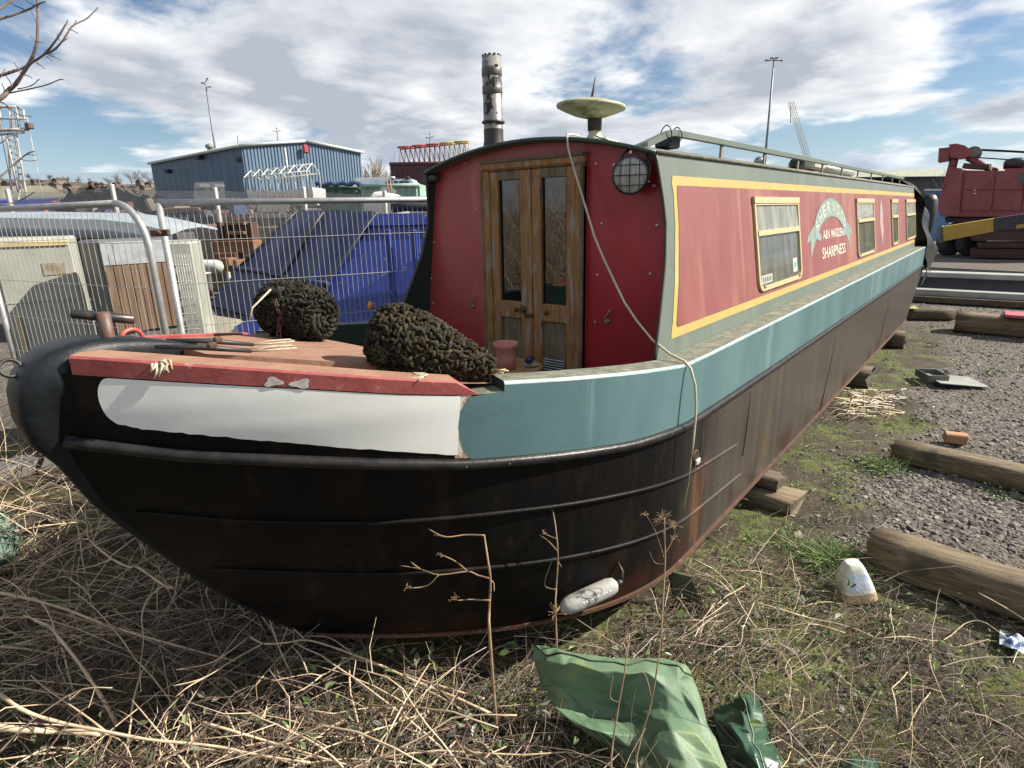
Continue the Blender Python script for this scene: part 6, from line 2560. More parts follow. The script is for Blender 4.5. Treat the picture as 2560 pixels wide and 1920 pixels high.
# ---- green containers
m_gcon = M('pale_green_container', (.24, .36, .30), (.20, .31, .26), rough=.6, nscale=1, layers=[((.30, .40, .34), 3, .55, .7, (1, 1, .2))])
m_gcon2 = M('dull_green_container', (.10, .17, .145), (.08, .14, .12), rough=.6, nscale=1)
g0, g1 = V(777, 400, 27), V(906, 405, 27)
container('pale green ribbed shipping container behind the white cruiser', g0, g1, g0[2], m_gcon, rib=.30)
g0, g1 = V(690, 403, 27.6), V(776, 402, 27.6)
container('dull green shipping container under a blue tarpaulin roll', g0, g1, g0[2], m_gcon2, rib=.34)
mb = MB()
a, b = V(682, 398, 27.2), V(784, 396, 27.2)
mb.tube([a + (b - a) * k / 12 + np.array([0, 0, .06 * math.sin(k * 2.1)]) for k in range(13)], [.10 + .03 * math.sin(k * 3) for k in range(13)], n=8)
mb.build('tarpaulin_roll', M('blue_tarp_roll', (.03, .06, .15), (.05, .09, .2), rough=.5, nscale=4), None, 'long blue tarpaulin roll on top of the dull green container', 'tarpaulin', origin=tuple(a))


# ---- boats ashore
def hull_mesh(P0, P1, beam_, z0, z1, sheer, name, mat, par, n=22):
    """stern at P0, bow at P1"""
    d = (P1 - P0) * Zg
    L_ = np.linalg.norm(d)
    d /= L_
    s = np.array([-d[1], d[0], 0])
    mb = MB()

    def f(t, k):
        w = beam_ / 2 * (1 - max(0, (t - .45) / .55) ** 2.2) * (1 - .12 * (1 - t))
        a = (k - .5) * 2
        prof = abs(a) ** .5
        y = math.copysign(w * min(1, abs(a) * 1.6) ** .8, a)
        z = z0 + (z1 + sheer * (2 * t - 1) ** 2 - z0) * abs(a) ** 2.0
        return P0 * Zg + d * (L_ * t + .12 * L_ * max(0, t - .8) * abs(a) * 2) + s * y + np.array([0, 0, z])
    mb.grid(f, list(np.linspace(0, 1, n)), list(np.linspace(0, 1, 15)))
    mb.grid(lambda t, k: np.array(f(t, 0)) * (1 - k) + np.array(f(t, 1)) * k + np.array([0, 0, -.03]), list(np.linspace(0, 1, n)), [0, 1])
    tr = [f(0, k) for k in np.linspace(0, 1, 15)]
    mb.add(tr, [tuple(range(15))])
    return mb.build(name, mat, par)


m_gel = M('white_gelcoat', (.66, .66, .63), (.58, .58, .55), rough=.35, nscale=2)
# wooden launch with a bare cover frame
w0, w1 = V(690, 415, 24), V(540, 417, 24)
ln = thing('frame_boat', 'white open boat with a bare pale cover frame in front of the blue shed', 'boat', tuple(w0 * Zg))
hull_mesh(w0, w1, 1.9, w0[2] - .55, w0[2] + .05, .10, 'hull', m_gel, ln)
mb = MB()
p0_, p1_ = w0 + np.array([0, 0, .02]), w1 + np.array([0, 0, .02])
mb.tube([p0_, (p0_ + p1_) / 2, p1_], .05, n=6)
mb.build('gunwale', M('brown_gunwale', (.16, .07, .04), rough=.6), ln)
mb = MB()
mb.hexa([w0 * Zg + np.array([0, -.3, w0[2] - 1.4]), w1 * Zg + np.array([0, -.3, w0[2] - 1.4]), w1 * Zg + np.array([0, .3, w0[2] - 1.4]), w0 * Zg + np.array([0, .3, w0[2] - 1.4]),
         w0 * Zg + np.array([0, -.3, w0[2] - .3]), w1 * Zg + np.array([0, -.3, w0[2] - .3]), w1 * Zg + np.array([0, .3, w0[2] - .3]), w0 * Zg + np.array([0, .3, w0[2] - .3])])
mb.build('keel', M('dark_antifoul', (.05, .03, .025), rough=.8), ln)
dW = (w1 - w0) * Zg
sW = np.array([-dW[1], dW[0], 0]) / np.linalg.norm(dW)
m_ftube = M('pale_frame_tube', (.52, .53, .50), rough=.4)
for i in range(8):
    t_ = .06 + .88 * i / 7
    base = w0 * Zg + dW * t_
    z0, z1 = w0[2] + .05, V(620, 368 + 14 * (t_ - .1), 24)[2]
    mb = MB()
    for s_ in (-1, 1):
        mb.tube([base + sW * .85 * s_ + np.array([0, 0, z0]), base + sW * .8 * s_ + np.array([0, 0, z1 - .1]), base + np.array([0, 0, z1 + .22])], .025, n=5)
    mb.build('frame_hoop', m_ftube, ln)
for s_, dz in ((-.8, -.1), (.8, -.1), (0, .22)):
    mb = MB()
    mb.tube([w0 * Zg + dW * .06 + sW * s_ + np.array([0, 0, V(620, 369, 24)[2] + dz]), w0 * Zg + dW * .94 + sW * s_ + np.array([0, 0, V(620, 380, 24)[2] + dz])], .025, n=5)
    mb.build('frame_rail', m_ftube, ln)
mb = MB()
q = w0 * Zg + dW * .42
mb.tube([q + np.array([0, 0, w0[2]]), q + np.array([0, 0, V(623, 322, 24)[2]])], .035, n=6)
mb.build('stub_mast', m_ftube, ln)
for k in range(7):
    mb = MB()
    q = w0 * Zg + dW * (.12 + .12 * k) - sW * .0
    p = V(560 + k * 18, 424, 23.0)
    mb.box(p, (.10, .04, .22), rz=YAW, ch=.01)
    mb.build('rust_streak_plate', M('rust_run', (.25, .10, .06), rough=.8), ln)

# white cruiser
w0, w1 = V(800, 440, 19), V(905, 438, 19)
cr = thing('motor_cruiser', 'small white motor cruiser with grey side windows above the fence', 'boat', tuple(w0 * Zg))
hull_mesh(w0, w1, 2.0, w0[2] - .7, w0[2], .12, 'hull', m_gel, cr)
dW = (w1 - w0) * Zg
L_ = np.linalg.norm(dW)
dW /= L_
sW = np.array([-dW[1], dW[0], 0])
mb = MB()


def cab_(t, k):
    hz = interp(t, [0, .08, .3, .62, .8, 1], [0, .34, .36, .26, .10, 0])
    w = interp(t, [0, .5, 1], [.8, .8, .2])
    a = (k - .5) * 2
    return w0 * Zg + dW * (L_ * (.05 + .85 * t)) + sW * (w * math.copysign(abs(a) ** .6, a)) + np.array([0, 0, w0[2] + hz * (1 - a ** 4)])


mb.grid(cab_, list(np.linspace(0, 1, 16)), list(np.linspace(0, 1, 13)))
mb.build('cabin', m_gel, cr)
for px0, px1 in ((812, 832), (858, 872)):
    mb = MB()
    a, b = V(px0, 432, 18.1), V(px1, 424, 18.1)
    mb.box((a + b) / 2, (np.linalg.norm((b - a)[:2]), .05, abs(a[2] - b[2])), rz=math.atan2(dW[1], dW[0]), ch=.01)
    mb.build('side_window', M('dark_boat_glass', (.05, .06, .07), rough=.2), cr)
mb = MB()
a, b, c_, d_ = V(818, 418, 18.6), V(858, 416, 18.6), V(846, 402, 18.6), V(822, 404, 18.6)
mb.add([a, b, c_, d_], [(0, 1, 2, 3)])
mb.build('windscreen', glassmat('cruiser_screen', film=(.5, .55, .6), filmamt=.4), cr)
for px in (845, 838):
    mb = MB()
    mb.tube([V(px, 424, 18.5), V(px - 2, 388, 18.5)], .025, n=6)
    mb.build('rail_post', M('rusty_post', (.30, .16, .09), rough=.7), cr)
w0, w1 = V(885, 440, 17.5), V(960, 440, 17.5)
cr2 = thing('small_dinghy', 'white dinghy bow half hidden behind the red cabin', 'boat', tuple(w0 * Zg))
hull_mesh(w1, w0, 1.5, w0[2] - .5, w0[2] + .1, .08, 'hull', m_gel, cr2)
# blue and white wheelhouse boat
wb = thing('wheelhouse_boat', 'boat with a pale blue wheelhouse and raked windows behind the green container', 'boat', tuple(V(860, 460, 31) * Zg))
mb = MB()
poly = [(780, 400), (786, 388), (888, 386), (897, 402), (905, 440), (775, 440)]
f_ = [V(u, v, 31) for u, v in poly]
mb.add(f_ + [p + away * 2 for p in f_], [tuple(range(6))[::-1], tuple(range(6, 12))] + [(i, (i + 1) % 6, 6 + (i + 1) % 6, 6 + i) for i in range(6)])
mb.build('wheelhouse', M('pale_blue_paint', (.36, .45, .55), rough=.5, nscale=2), wb)
for px in (838, 850, 862, 874):
    mb = MB()
    f_ = [V(px, 391, 30.9), V(px + 9, 391, 30.9), V(px + 12, 401, 30.9), V(px + 3, 401, 30.9)]
    mb.add(f_, [(3, 2, 1, 0)])
    mb.build('wheelhouse_window', M('dark_boat_glass2', (.03, .04, .06), rough=.15), wb)
for px in (848, 880):
    mb = MB()
    mb.lathe([(.10, -.05), (.16, 0), (.10, .06)], V(px, 384, 30.9), n=12)
    mb.build('deck_lamp', m_gel if px < 860 else m_blackm, wb)
mb = MB()
mb.hexa([V(766, 405, 40), V(850, 405, 40), V(850, 405, 42), V(766, 405, 42), V(768, 384, 40), V(848, 381, 40), V(848, 381, 42), V(768, 384, 42)])
mb.build('site_cabin', M('pale_cabin_wall', (.52, .52, .50), rough=.6), None, 'pale flat-roofed site cabin between blue shed and maroon container', 'building', origin=tuple(V(806, 405, 41) * Zg))

# ---- left yard: cream boat roof, blue narrowboat, grey tarpaulined hull, rig
cb_ = thing('cream_cabin_boat', 'long boat with a cream cabin top at the left edge', 'boat', tuple(V(60, 440, 22) * Zg))
mb = MB()
mb.hexa([V(-90, 432, 22), V(150, 424, 22), V(150, 424, 24), V(-90, 432, 24), V(-90, 403, 22), V(106, 401, 22), V(106, 401, 24), V(-90, 403, 24)])
mb.build('cabin_top', M('cream_gelcoat', (.60, .56, .40), rough=.5, nscale=2), cb_)
mb = MB()
mb.hexa([V(-90, 470, 22), V(150, 462, 22), V(150, 462, 24), V(-90, 470, 24), V(-90, 432, 22), V(150, 424, 22), V(150, 424, 24), V(-90, 432, 24)])
mb.build('hull', M('dull_white_hull', (.36, .36, .33), rough=.6), cb_)
bb_ = thing('blue_work_boat', 'bright blue work boat with orange life rings at the left edge', 'boat', tuple(V(60, 470, 18) * Zg))
mb = MB()
mb.hexa([V(-90, 478, 18), V(138, 462, 18), V(138, 462, 20), V(-90, 478, 20), V(-90, 436, 18), V(132, 428, 18), V(132, 428, 20), V(-90, 436, 20)])
mb.build('hull', M('bright_blue_paint', (.035, .06, .36), (.05, .08, .42), rough=.5, nscale=1.5, layers=[((.4, .42, .5), 5, .68, .72, (1, 1, 3))]), bb_)
for px, py in ((118, 444), (133, 439)):
    mb = MB()
    c_ = V(px, py, 17.9)
    mb.tube([c_ + _rt * .11 * math.cos(a) + _up * .11 * math.sin(a) for a in np.linspace(0, 2 * math.pi, 15)[:-1]], .035, n=6, closed=True)
    mb.build('life_ring', M('faded_orange', (.55, .25, .08), rough=.6), bb_)
mb = MB()
mb.hexa([V(-90, 492, 17.5), V(110, 475, 17.5), V(110, 475, 19), V(-90, 492, 19), V(-90, 478, 17.5), V(110, 462, 17.5), V(110, 462, 19), V(-90, 478, 19)])
mb.build('rubbing_band', M('red_oxide_band', (.22, .09, .06), rough=.7), bb_)
mb = MB()
mb.tube([V(104, 510, 13.5), V(98, 440, 13.5)], .05, n=8)
mb.build('red_pole', M('red_pole_paint', (.42, .05, .05), rough=.5), None, 'leaning red pole in front of the blue work boat', 'pole', origin=tuple(V(104, 510, 13.5) * Zg))
tb_ = thing('covered_boat', 'long boat hull under a taut grey tarpaulin behind the fridges', 'boat', tuple(V(180, 560, 10) * Zg))
mb = MB()
pts_t = [(-120, 472), (-10, 470), (110, 472), (220, 474), (290, 482), (352, 496), (372, 506)]
us = list(range(len(pts_t)))
mb.grid(lambda i, k: V(pts_t[int(i)][0], pts_t[int(i)][1] + (k if k < 60 else 0) * 1.0, 9.8 + (.0 if k < 60 else 1.6)), us, [60, 40, 20, 6, 0])
mb.grid(lambda i, k: V(pts_t[int(i)][0], pts_t[int(i)][1], 9.8) + away * k + np.array([0, 0, .10 * math.sin(k / 1.8 * 3.14)]), us, [0, .5, 1.0, 1.8], smooth=True)
mb.build('tarpaulin', M('grey_blue_tarpaulin', (.27, .31, .34), (.22, .26, .29), rough=.5, nscale=2.5, bump=.4, bscale=5), tb_)
mb = MB()
mb.hexa([V(-120, 640, 9.9), V(352, 640, 9.9), V(352, 640, 11), V(-120, 640, 11), V(-120, 520, 9.9), V(365, 512, 9.9), V(365, 512, 11), V(-120, 520, 11)])
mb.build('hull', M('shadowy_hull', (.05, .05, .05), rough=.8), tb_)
dg_ = thing('grey_dinghy', 'long grey upturned dinghy beyond the chain-link fence', 'boat', tuple(V(165, 480, 15) * Zg))
hull_mesh(V(95, 476, 15), V(222, 474, 15), .9, V(160, 478, 15)[2] - .25, V(160, 468, 15)[2], .03, 'hull', M('pale_grey_hull', (.42, .42, .38), rough=.6), dg_)

# rig: a mast with a working platform
rg = thing('mast_rig', 'pale steel mast with a railed working platform at the left edge', 'mast', tuple(V(50, 500, 20) * Zg))
m_rig = M('pale_rig_steel', (.40, .38, .34), (.25, .22, .19), rough=.6, nscale=4, lo=.45, hi=.6)
mr_ = lambda px, py: V(px, py, 20)
for a, b, r in (((14, 292), (40, 415), .09), ((30, 290), (44, 410), .05), ((28, 244), (70, 500), .07), ((2, 285), (28, 420), .03), ((58, 250), (100, 470), .03), ((24, 520), (44, 410), .06), ((16, 290), (24, 410), .05)):
    mb = MB()
    mb.tube([mr_(*a), mr_(*b)], r * .45, n=7)
    mb.build('strut', m_rig, rg)
for a, b, r in (((-30, 283), (60, 279), .06), ((-30, 255), (58, 257), .035), ((-30, 230), (36, 231), .045), ((36, 231), (52, 238), .035), ((0, 291), (52, 286), .04), ((36, 232), (42, 280), .04), ((50, 238), (57, 280), .035), ((20, 231), (24, 282), .03), ((0, 232), (0, 284), .035)):
    mb = MB()
    mb.tube([mr_(*a), mr_(*b)], r, n=6)
    mb.build('platform_rail', m_rig, rg)
mb = MB()
p = mr_(64, 272)
mb.box(p, (.22, .16, .2), rz=.6, ch=.03)
mb.build('flood_light', M('brown_flood', (.12, .08, .07), rough=.6), rg)
mb = MB()
for k in range(8):
    a, b = (18 + k * 3.3, 300 + k * 14), (33 + k * 2.6, 307 + k * 14)
    mb.tube([mr_(*a), mr_(*b)], .025, n=5)
mb.build('ladder_rungs', m_rig, rg)

# ---- scrap heap and clutter behind the chain-link
hp_ = thing('scrap_heap', 'dark heap of scrap and rubble behind the chain-link fence', 'heap', tuple(V(250, 470, 17) * Zg))
mb = MB()
rr = random.Random(5)
prof_px = [(130, 470), (150, 430), (180, 405), (215, 400), (262, 404), (330, 422), (420, 432), (560, 446), (680, 455)]


def heap(t, k):
    px = 130 + 550 * t
    top = interp(px, [p[0] for p in prof_px], [p[1] for p in prof_px])
    z = V(px, top, 17)[2]
    p = V(px, 470, 16 + 3.0 * k)
    h = z * math.sin(math.pi * min(1, .12 + .88 * (1 - abs(k - .4) / .6))) if k < 1 else 0
    return (p[0] + rr.uniform(-.2, .2), p[1] + rr.uniform(-.2, .2), max(0, h + rr.uniform(-.15, .12)))


mb.grid(heap, list(np.linspace(0, 1, 60)), list(np.linspace(0, 1, 12)), smooth=False)
mb.build('rubble', M('dark_rubble', (.055, .04, .033), (.10, .075, .06), rough=.95, nscale=3, layers=[((.16, .09, .06), 8, .6, .7, (1, 1, 1)), ((.25, .24, .22), 14, .70, .76, (1, 1, 1))]), hp_)
cols = [(.30, .29, .27), (.16, .07, .05), (.09, .09, .10), (.35, .30, .22), (.05, .07, .16), (.22, .11, .07)]
for k in range(46):
    px, py = rr.uniform(140, 700), rr.uniform(432, 520)
    dd = rr.uniform(13.4, 15.8)
    p = V(px, py, dd)
    if p[2] < .1:
        continue
    mb = MB()
    mb.box(p, (rr.uniform(.15, .9), rr.uniform(.1, .4), rr.uniform(.05, .3)), rot=Matrix.Rotation(rr.uniform(0, 3), 3, 'Z') @ Matrix.Rotation(rr.uniform(-.4, .4), 3, 'X'), ch=.01)
    mb.build('scrap_piece', M('scrap_%d' % (k % 6), cols[k % 6], rough=.7, nscale=5), hp_)
# boxy vehicle by the shed side
vb = thing('old_van', 'old grey van with a glazed back parked below the blue shed', 'van', tuple(V(455, 440, 33) * Zg))
mb = MB()
mb.hexa([V(418, 440, 33), V(488, 440, 33), V(488, 440, 35), V(418, 440, 35), V(420, 394, 33), V(484, 392, 33), V(484, 392, 35), V(420, 394, 35)])
mb.build('van_body', M('grey_van', (.20, .20, .20), rough=.5), vb)
for px in (430, 462):
    mb = MB()
    f_ = [V(px, 397, 32.95), V(px + 22, 397, 32.95), V(px + 24, 404, 32.95), V(px + 2, 404, 32.95)]
    mb.add(f_, [(3, 2, 1, 0)])
    mb.build('van_window', M('van_glass', (.35, .37, .36), rough=.2), vb)


# ---- hillside with houses and bare trees
def hill_z(px, dep):
    top = interp(px, [-300, 0, 120, 200, 260, 330, 420, 1200], [378, 380, 382, 391, 392, 390, 396, 420])
    return V(px, top, dep)[2]


mb = MB()
hx = list(np.linspace(-500, 1300, 60))
mb.grid(lambda px, k: (V(px, 400, 420 + 320 * k) * Zg) + np.array([0, 0, hill_z(px, 740) * (k ** .8) * .93 + 1.0 * math.sin(px * .09 + k * 5) * k]), hx, list(np.linspace(0, 1, 10)))
hill = mb.build('hills', M('winter_hillside', (.055, .05, .032), (.08, .07, .045), rough=.95, nscale=.03, layers=[((.055, .05, .04), .08, .5, .65, (1, 1, 1)), ((.10, .095, .05), .05, .58, .7, (1, 1, 1))]), None, kind='structure')
mb = MB()
mb.grid(lambda px, k: (V(px, 400, 900 + 300 * k) * Zg) + np.array([0, 0, (V(px, interp(px, [-500, 340, 380, 430, 700], [372, 373, 366, 367, 395]), 1200)[2]) * k]), list(np.linspace(-600, 1300, 40)), [0, 1])
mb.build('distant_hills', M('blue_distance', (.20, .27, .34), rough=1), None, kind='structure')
m_wallh = M('far_house_wall', (.13, .10, .08), (.19, .16, .13), rough=.8, nscale=.5)
m_roofh = M('far_house_roof', (.055, .042, .040), (.075, .055, .05), rough=.85, nscale=.5)
rr = random.Random(21)
spots = []
for k in range(34):
    px = -20 + 350 * (k + rr.random() * .6) / 34
    kk = rr.uniform(.45, .9)
    spots.append((px, kk))
for i, (px, kk) in enumerate(spots):
    base = V(px, 400, 420 + 320 * kk) * Zg + np.array([0, 0, hill_z(px, 740) * (kk ** .8) * .93 - .6])
    h = thing('hillside_house', 'tiny gabled house in the row on the far hillside at left', 'house', tuple(base), 'houses on the far hillside')
    w, dpt, hh = rr.uniform(6, 11), rr.uniform(6, 8), rr.uniform(3.2, 5)
    rzz = rr.uniform(-.5, .5) + YAW
    L2 = local(base, rzz)
    mb = MB()
    mb.box(L2(0, 0, hh / 2), (w, dpt, hh), rz=rzz, ch=.05)
    mb.build('wall', m_wallh, h)
    mb = MB()
    rp = [L2(-w / 2 - .3, -dpt / 2 - .4, hh), L2(w / 2 + .3, -dpt / 2 - .4, hh), L2(w / 2 + .3, 0, hh + 2.4), L2(-w / 2 - .3, 0, hh + 2.4), L2(-w / 2 - .3, dpt / 2 + .4, hh), L2(w / 2 + .3, dpt / 2 + .4, hh)]
    mb.add(rp, [(0, 1, 2, 3), (3, 2, 5, 4), (0, 3, 4), (1, 5, 2)])
    ro = mb.build('roof', m_roofh, h)
    mb = MB()
    mb.box(L2(w * .35, 0, hh + 2.6), (.8, .8, 1.2), rz=rzz, ch=.05)
    mb.build('chimney', m_wallh, ro)
    for q in (-.25, .25):
        mb = MB()
        mb.box(L2(w * q, -dpt / 2 - .03, hh * .55), (1.2, .08, 1.1), rz=rzz, ch=.02)
        mb.build('window', M('far_window', (.10, .11, .12), rough=.2), h)


def bare_tree(name, label, base, H, spread, mat, seed, group=None, levels=4, r0=.2, lean=(0, 0), twigs=True):
    rr = random.Random(seed)
    t = thing(name, label, 'tree', tuple(base), group)
    trunk, crown = MB(), MB()

    def grow(p, d, L_, r, lv):
        n = 3
        pts = [p]
        for i in range(n):
            d = d + np.array([rr.uniform(-.12, .12), rr.uniform(-.12, .12), rr.uniform(-.02, .10)])
            d /= np.linalg.norm(d)
            pts.append(pts[-1] + d * L_ / n)
        (trunk if lv == levels else crown).tube(pts, [r, r * .9, r * .78, r * .62], n=5 if lv < levels else 8, caps=False)
        if lv == 0:
            return
        k = rr.randint(3, 4) if lv < levels else 5
        for j in range(k):
            a = rr.uniform(0, 6.28)
            ax = np.array([math.cos(a), math.sin(a), 0])
            dd = d * rr.uniform(.6, 1.0) + ax * rr.uniform(.35, .75) * spread
            dd /= np.linalg.norm(dd)
            q = pts[rr.randint(1, 3)] if lv < levels else pts[rr.randint(2, 3)]
            grow(q, dd, L_ * rr.uniform(.55, .8), r * .55, lv - 1)
    d0 = np.array([lean[0], lean[1], 1.0])
    grow(np.array(base, float), d0 / np.linalg.norm(d0), H * .36, r0, levels)
    trunk.build('trunk', mat, t)
    crown.build('crown', mat, t)
    return t


m_bark = M('grey_bark', (.16, .125, .10), (.11, .085, .07), rough=.9, nscale=3)
m_barkp = M('pale_winter_twigs', (.30, .25, .19), (.24, .20, .15), rough=.9, nscale=3)
for k, (px, dep, hh) in enumerate([(200, 680, 14), (258, 640, 24), (285, 660, 26), (305, 680, 22), (172, 680, 13), (150, 660, 16), (320, 640, 24), (110, 680, 14), (235, 690, 14), (70, 670, 16)]):
    kk = (dep - 420) / 320
    base = V(px, 400, dep) * Zg + np.array([0, 0, hill_z(px, 740) * (kk ** .8) * .93 - .5])
    bare_tree('hill_tree', 'small bare winter tree on the skyline of the far hillside', base, hh, 1.2, m_bark, 40 + k, 'bare trees on the far hillside', 4, .5)
for k, (px, hh) in enumerate([(786, 12), (797, 13), (808, 14), (819, 14), (829, 13), (838, 12)]):
    base = V(px, 430, 75) * Zg
    bare_tree('poplar', 'slender bare pale tree in the row between shed and maroon container', base, hh * .72, .45, m_barkp, 70 + k, 'row of pale bare trees behind the container', 4, .16)

# ================================================================== RIGHT: CRANE, SHED, BEAMS
XC = 26.0
m_cred = M('faded_crane_red', (.20, .045, .055), (.25, .065, .07), rough=.55, nscale=1.2, layers=[((.14, .03, .035), 2.5, .56, .7, (1, 1, .4)), ((.32, .14, .13), 5, .66, .76, (1, 1, .3))])
m_cdark = M('crane_underframe', (.05, .022, .02), (.07, .035, .03), rough=.7, nscale=2)
cr = thing('crawler_crane', 'big faded red crawler crane on dark track frames at the right edge', 'crane', tuple(atx(2150, 560, XC) * Zg))


def yz(poly, x0, th, nm, mt_, par):
    mb = MB()
    f_ = [atx(u, v, x0) for u, v in poly]
    b_ = [p + np.array([th, 0, 0]) for p in f_]
    n = len(poly)
    mb.add(f_ + b_, [tuple(range(n)), tuple(range(2 * n - 1, n - 1, -1))] + [(i, n + i, n + (i + 1) % n, (i + 1) % n) for i in range(n)])
    return mb.build(nm, mt_, par)


yz([(2028, 448), (2034, 468), (2420, 468), (2420, 372), (2090, 368), (2048, 362), (2040, 390)], XC, 3.2, 'machinery_house', m_cred, cr)
yz([(2026, 450), (2032, 466), (2072, 466), (2079, 364), (2048, 360), (2038, 392)], XC - .12, .12, 'counterweight_panel', m_cred, cr)
for a, b in ((2082, 2146), (2149, 2210), (2213, 2290), (2293, 2400)):
    yz([(a - 6, 454), (b - 6, 454), (b, 412), (a, 411)], XC - .05, .05, 'side_door', m_cred, cr)
    yz([(a, 409), (b, 410), (b + 3, 376), (a + 3, 373)], XC - .05, .05, 'side_door', m_cred, cr)
for py in (410, 417):
    yz([(2103, py), (2109, py), (2109, py + 2), (2103, py + 2)], XC - .08, .05, 'door_vent', M('white_vent', (.6, .58, .55), rough=.6), cr)
yz([(2040, 470), (2420, 470), (2420, 482), (2044, 481)], XC + .2, 2.6, 'under_frame', m_cdark, cr)
yz([(2050, 484), (2420, 484), (2420, 500), (2055, 497)], XC - .3, 3.2, 'turntable', m_cdark, cr)
yz([(2090, 500), (2420, 500), (2420, 522), (2100, 520)], XC - .5, 1.0, 'track_frame', m_cdark, cr)
yz([(2110, 524), (2420, 524), (2420, 536), (2112, 535)], XC - .5, 1.0, 'track_frame', m_cdark, cr)
yz([(2096, 538), (2420, 538), (2420, 556), (2096, 556)], XC - .6, 1.2, 'track', M('rust_track', (.06, .028, .022), rough=.8), cr)
# gantry head
yz([(2028, 320), (2052, 318), (2049, 346), (2026, 350)], XC + 1.0, .8, 'gantry_box', m_cred, cr)
yz([(2050, 312), (2066, 310), (2084, 314), (2100, 326), (2096, 338), (2072, 342), (2052, 340)], XC + .9, 1.0, 'gantry_head', m_cred, cr)
mb = MB()
q = atx(2103, 332, XC + 1.2)
mb.lathe([(.06, -.10), (.25, -.10), (.20, -.04), (.20, .04), (.25, .10), (.06, .10)], q, n=22, axis=orient((1, 0, 0)))
mb.build('sheave', M('worn_sheave', (.20, .18, .17), rough=.5, metal=.4), cr)
for a, b, r in (((2062, 340), (2056, 366), .14), ((2090, 340), (2152, 372), .13), ((2040, 345), (2028, 350), .03)):
    mb = MB()
    mb.tube([atx(a[0], a[1], XC + 1.2), atx(b[0], b[1], XC + 1.2)], r, n=6)
    mb.build('gantry_strut', m_cred, cr)
for a, b in (((2104, 322), (2430, 338)), ((2106, 340), (2430, 362)), ((2104, 324), (2430, 341))):
    mb = MB()
    mb.tube([atx(a[0], a[1], XC + 1.3), atx(b[0], b[1], XC + 1.3)], .022, n=5)
    mb.build('rope', m_blackm, cr)
yz([(2078, 362), (2082, 352), (2140, 356), (2140, 366)], XC + .6, 1.2, 'roof_hatch', m_cdark, cr)
yz([(2136, 366), (2136, 354), (2142, 354), (2142, 368)], XC + .4, .3, 'roof_bracket', M('cream_bracket', (.45, .35, .25), rough=.6), cr)
yz([(2170, 372), (2170, 364), (2300, 362), (2300, 374)], XC + .3, 1.4, 'roof_hatch', m_cred, cr)
mb = MB()
q = atx(2193, 364, XC + 1.2)
mb.lathe([(.34, 0), (.36, .22), (.30, .32), (.1, .36)], q, n=20)
mb.build('air_cleaner', m_blackm, cr)
yz([(2198, 384), (2212, 372), (2300, 372), (2300, 400), (2200, 396)], XC - .07, .06, 'cab_window', M('crane_glass', (.06, .07, .08), rough=.15), cr)
# yellow and black boom lying in front
bm = thing('boom_section', 'yellow and black boom section sloping in front of the red crane', 'boom', tuple(atx(2100, 560, 22) * Zg))
yz([(2036, 490), (2146, 472), (2146, 500), (2038, 521)], 21.5, .9, 'yellow_box', M('boom_yellow_paint', (.42, .26, .035), (.36, .22, .04), rough=.5, nscale=2, layers=[((.12, .08, .05), 6, .68, .76, (1, 1, 1))]), bm)
yz([(2147, 472), (2420, 430), (2420, 455), (2147, 500)], 21.5, .9, 'black_box', M('boom_black_paint', (.02, .024, .035), (.03, .032, .04), rough=.45, nscale=3), bm)
yz([(2024, 492), (2035, 488), (2037, 523), (2026, 524)], 21.6, .7, 'end_plate', M('end_plate_grey', (.14, .13, .14), rough=.6), bm)
yz([(2195, 486), (2420, 448), (2420, 456), (2195, 494)], 21.45, .05, 'yellow_strip', M('boom_yellow_paint', (.42, .26, .035)), bm)


def tyre(label, c, R_, r_, ax, grp=None):
    mb = MB()
    prof = [(R_ - r_ * 1.6, -r_ * .8), (R_ - r_ * .4, -r_ * 1.0), (R_, -r_ * .75), (R_ + .015, 0), (R_, r_ * .75), (R_ - r_ * .4, r_), (R_ - r_ * 1.6, r_ * .8), (R_ - r_ * 1.5, 0)]
    mb.lathe(prof + [prof[0]], c, n=28, axis=orient(ax), cap0=False, cap1=False)
    t = thing('tyre', label, 'tyre', (c[0], c[1], 0))
    mb.build('casing', M('tyre_rubber', (.03, .029, .030), (.05, .048, .046), rough=.85, nscale=8, bump=.6, bscale=14), t)
    for k in range(34):
        b = MB()
        a = 2 * math.pi * k / 34
        o = orient(ax)
        p = Vector(c) + o @ Vector(((R_ + .012) * math.cos(a), (R_ + .012) * math.sin(a), 0))
        b.box(tuple(p), (.02, .045, r_ * 1.3), rot=o @ Matrix.Rotation(a, 3, 'Z'), ch=.006)
        b.build('tread_block', M('tyre_rubber', (.03, .029, .030)), t)
    return t


q = G(2092, 553)
tyre('large worn tyre leaning under the yellow boom, the nearer and more open one', (q[0], q[1], .46), .44, .22, (-.75, -.55, .1))
q = G(2046, 551)
tyre('large tyre half hidden beside the black stern sheeting', (q[0], q[1], .46), .44, .22, (-.6, -.75, .1))

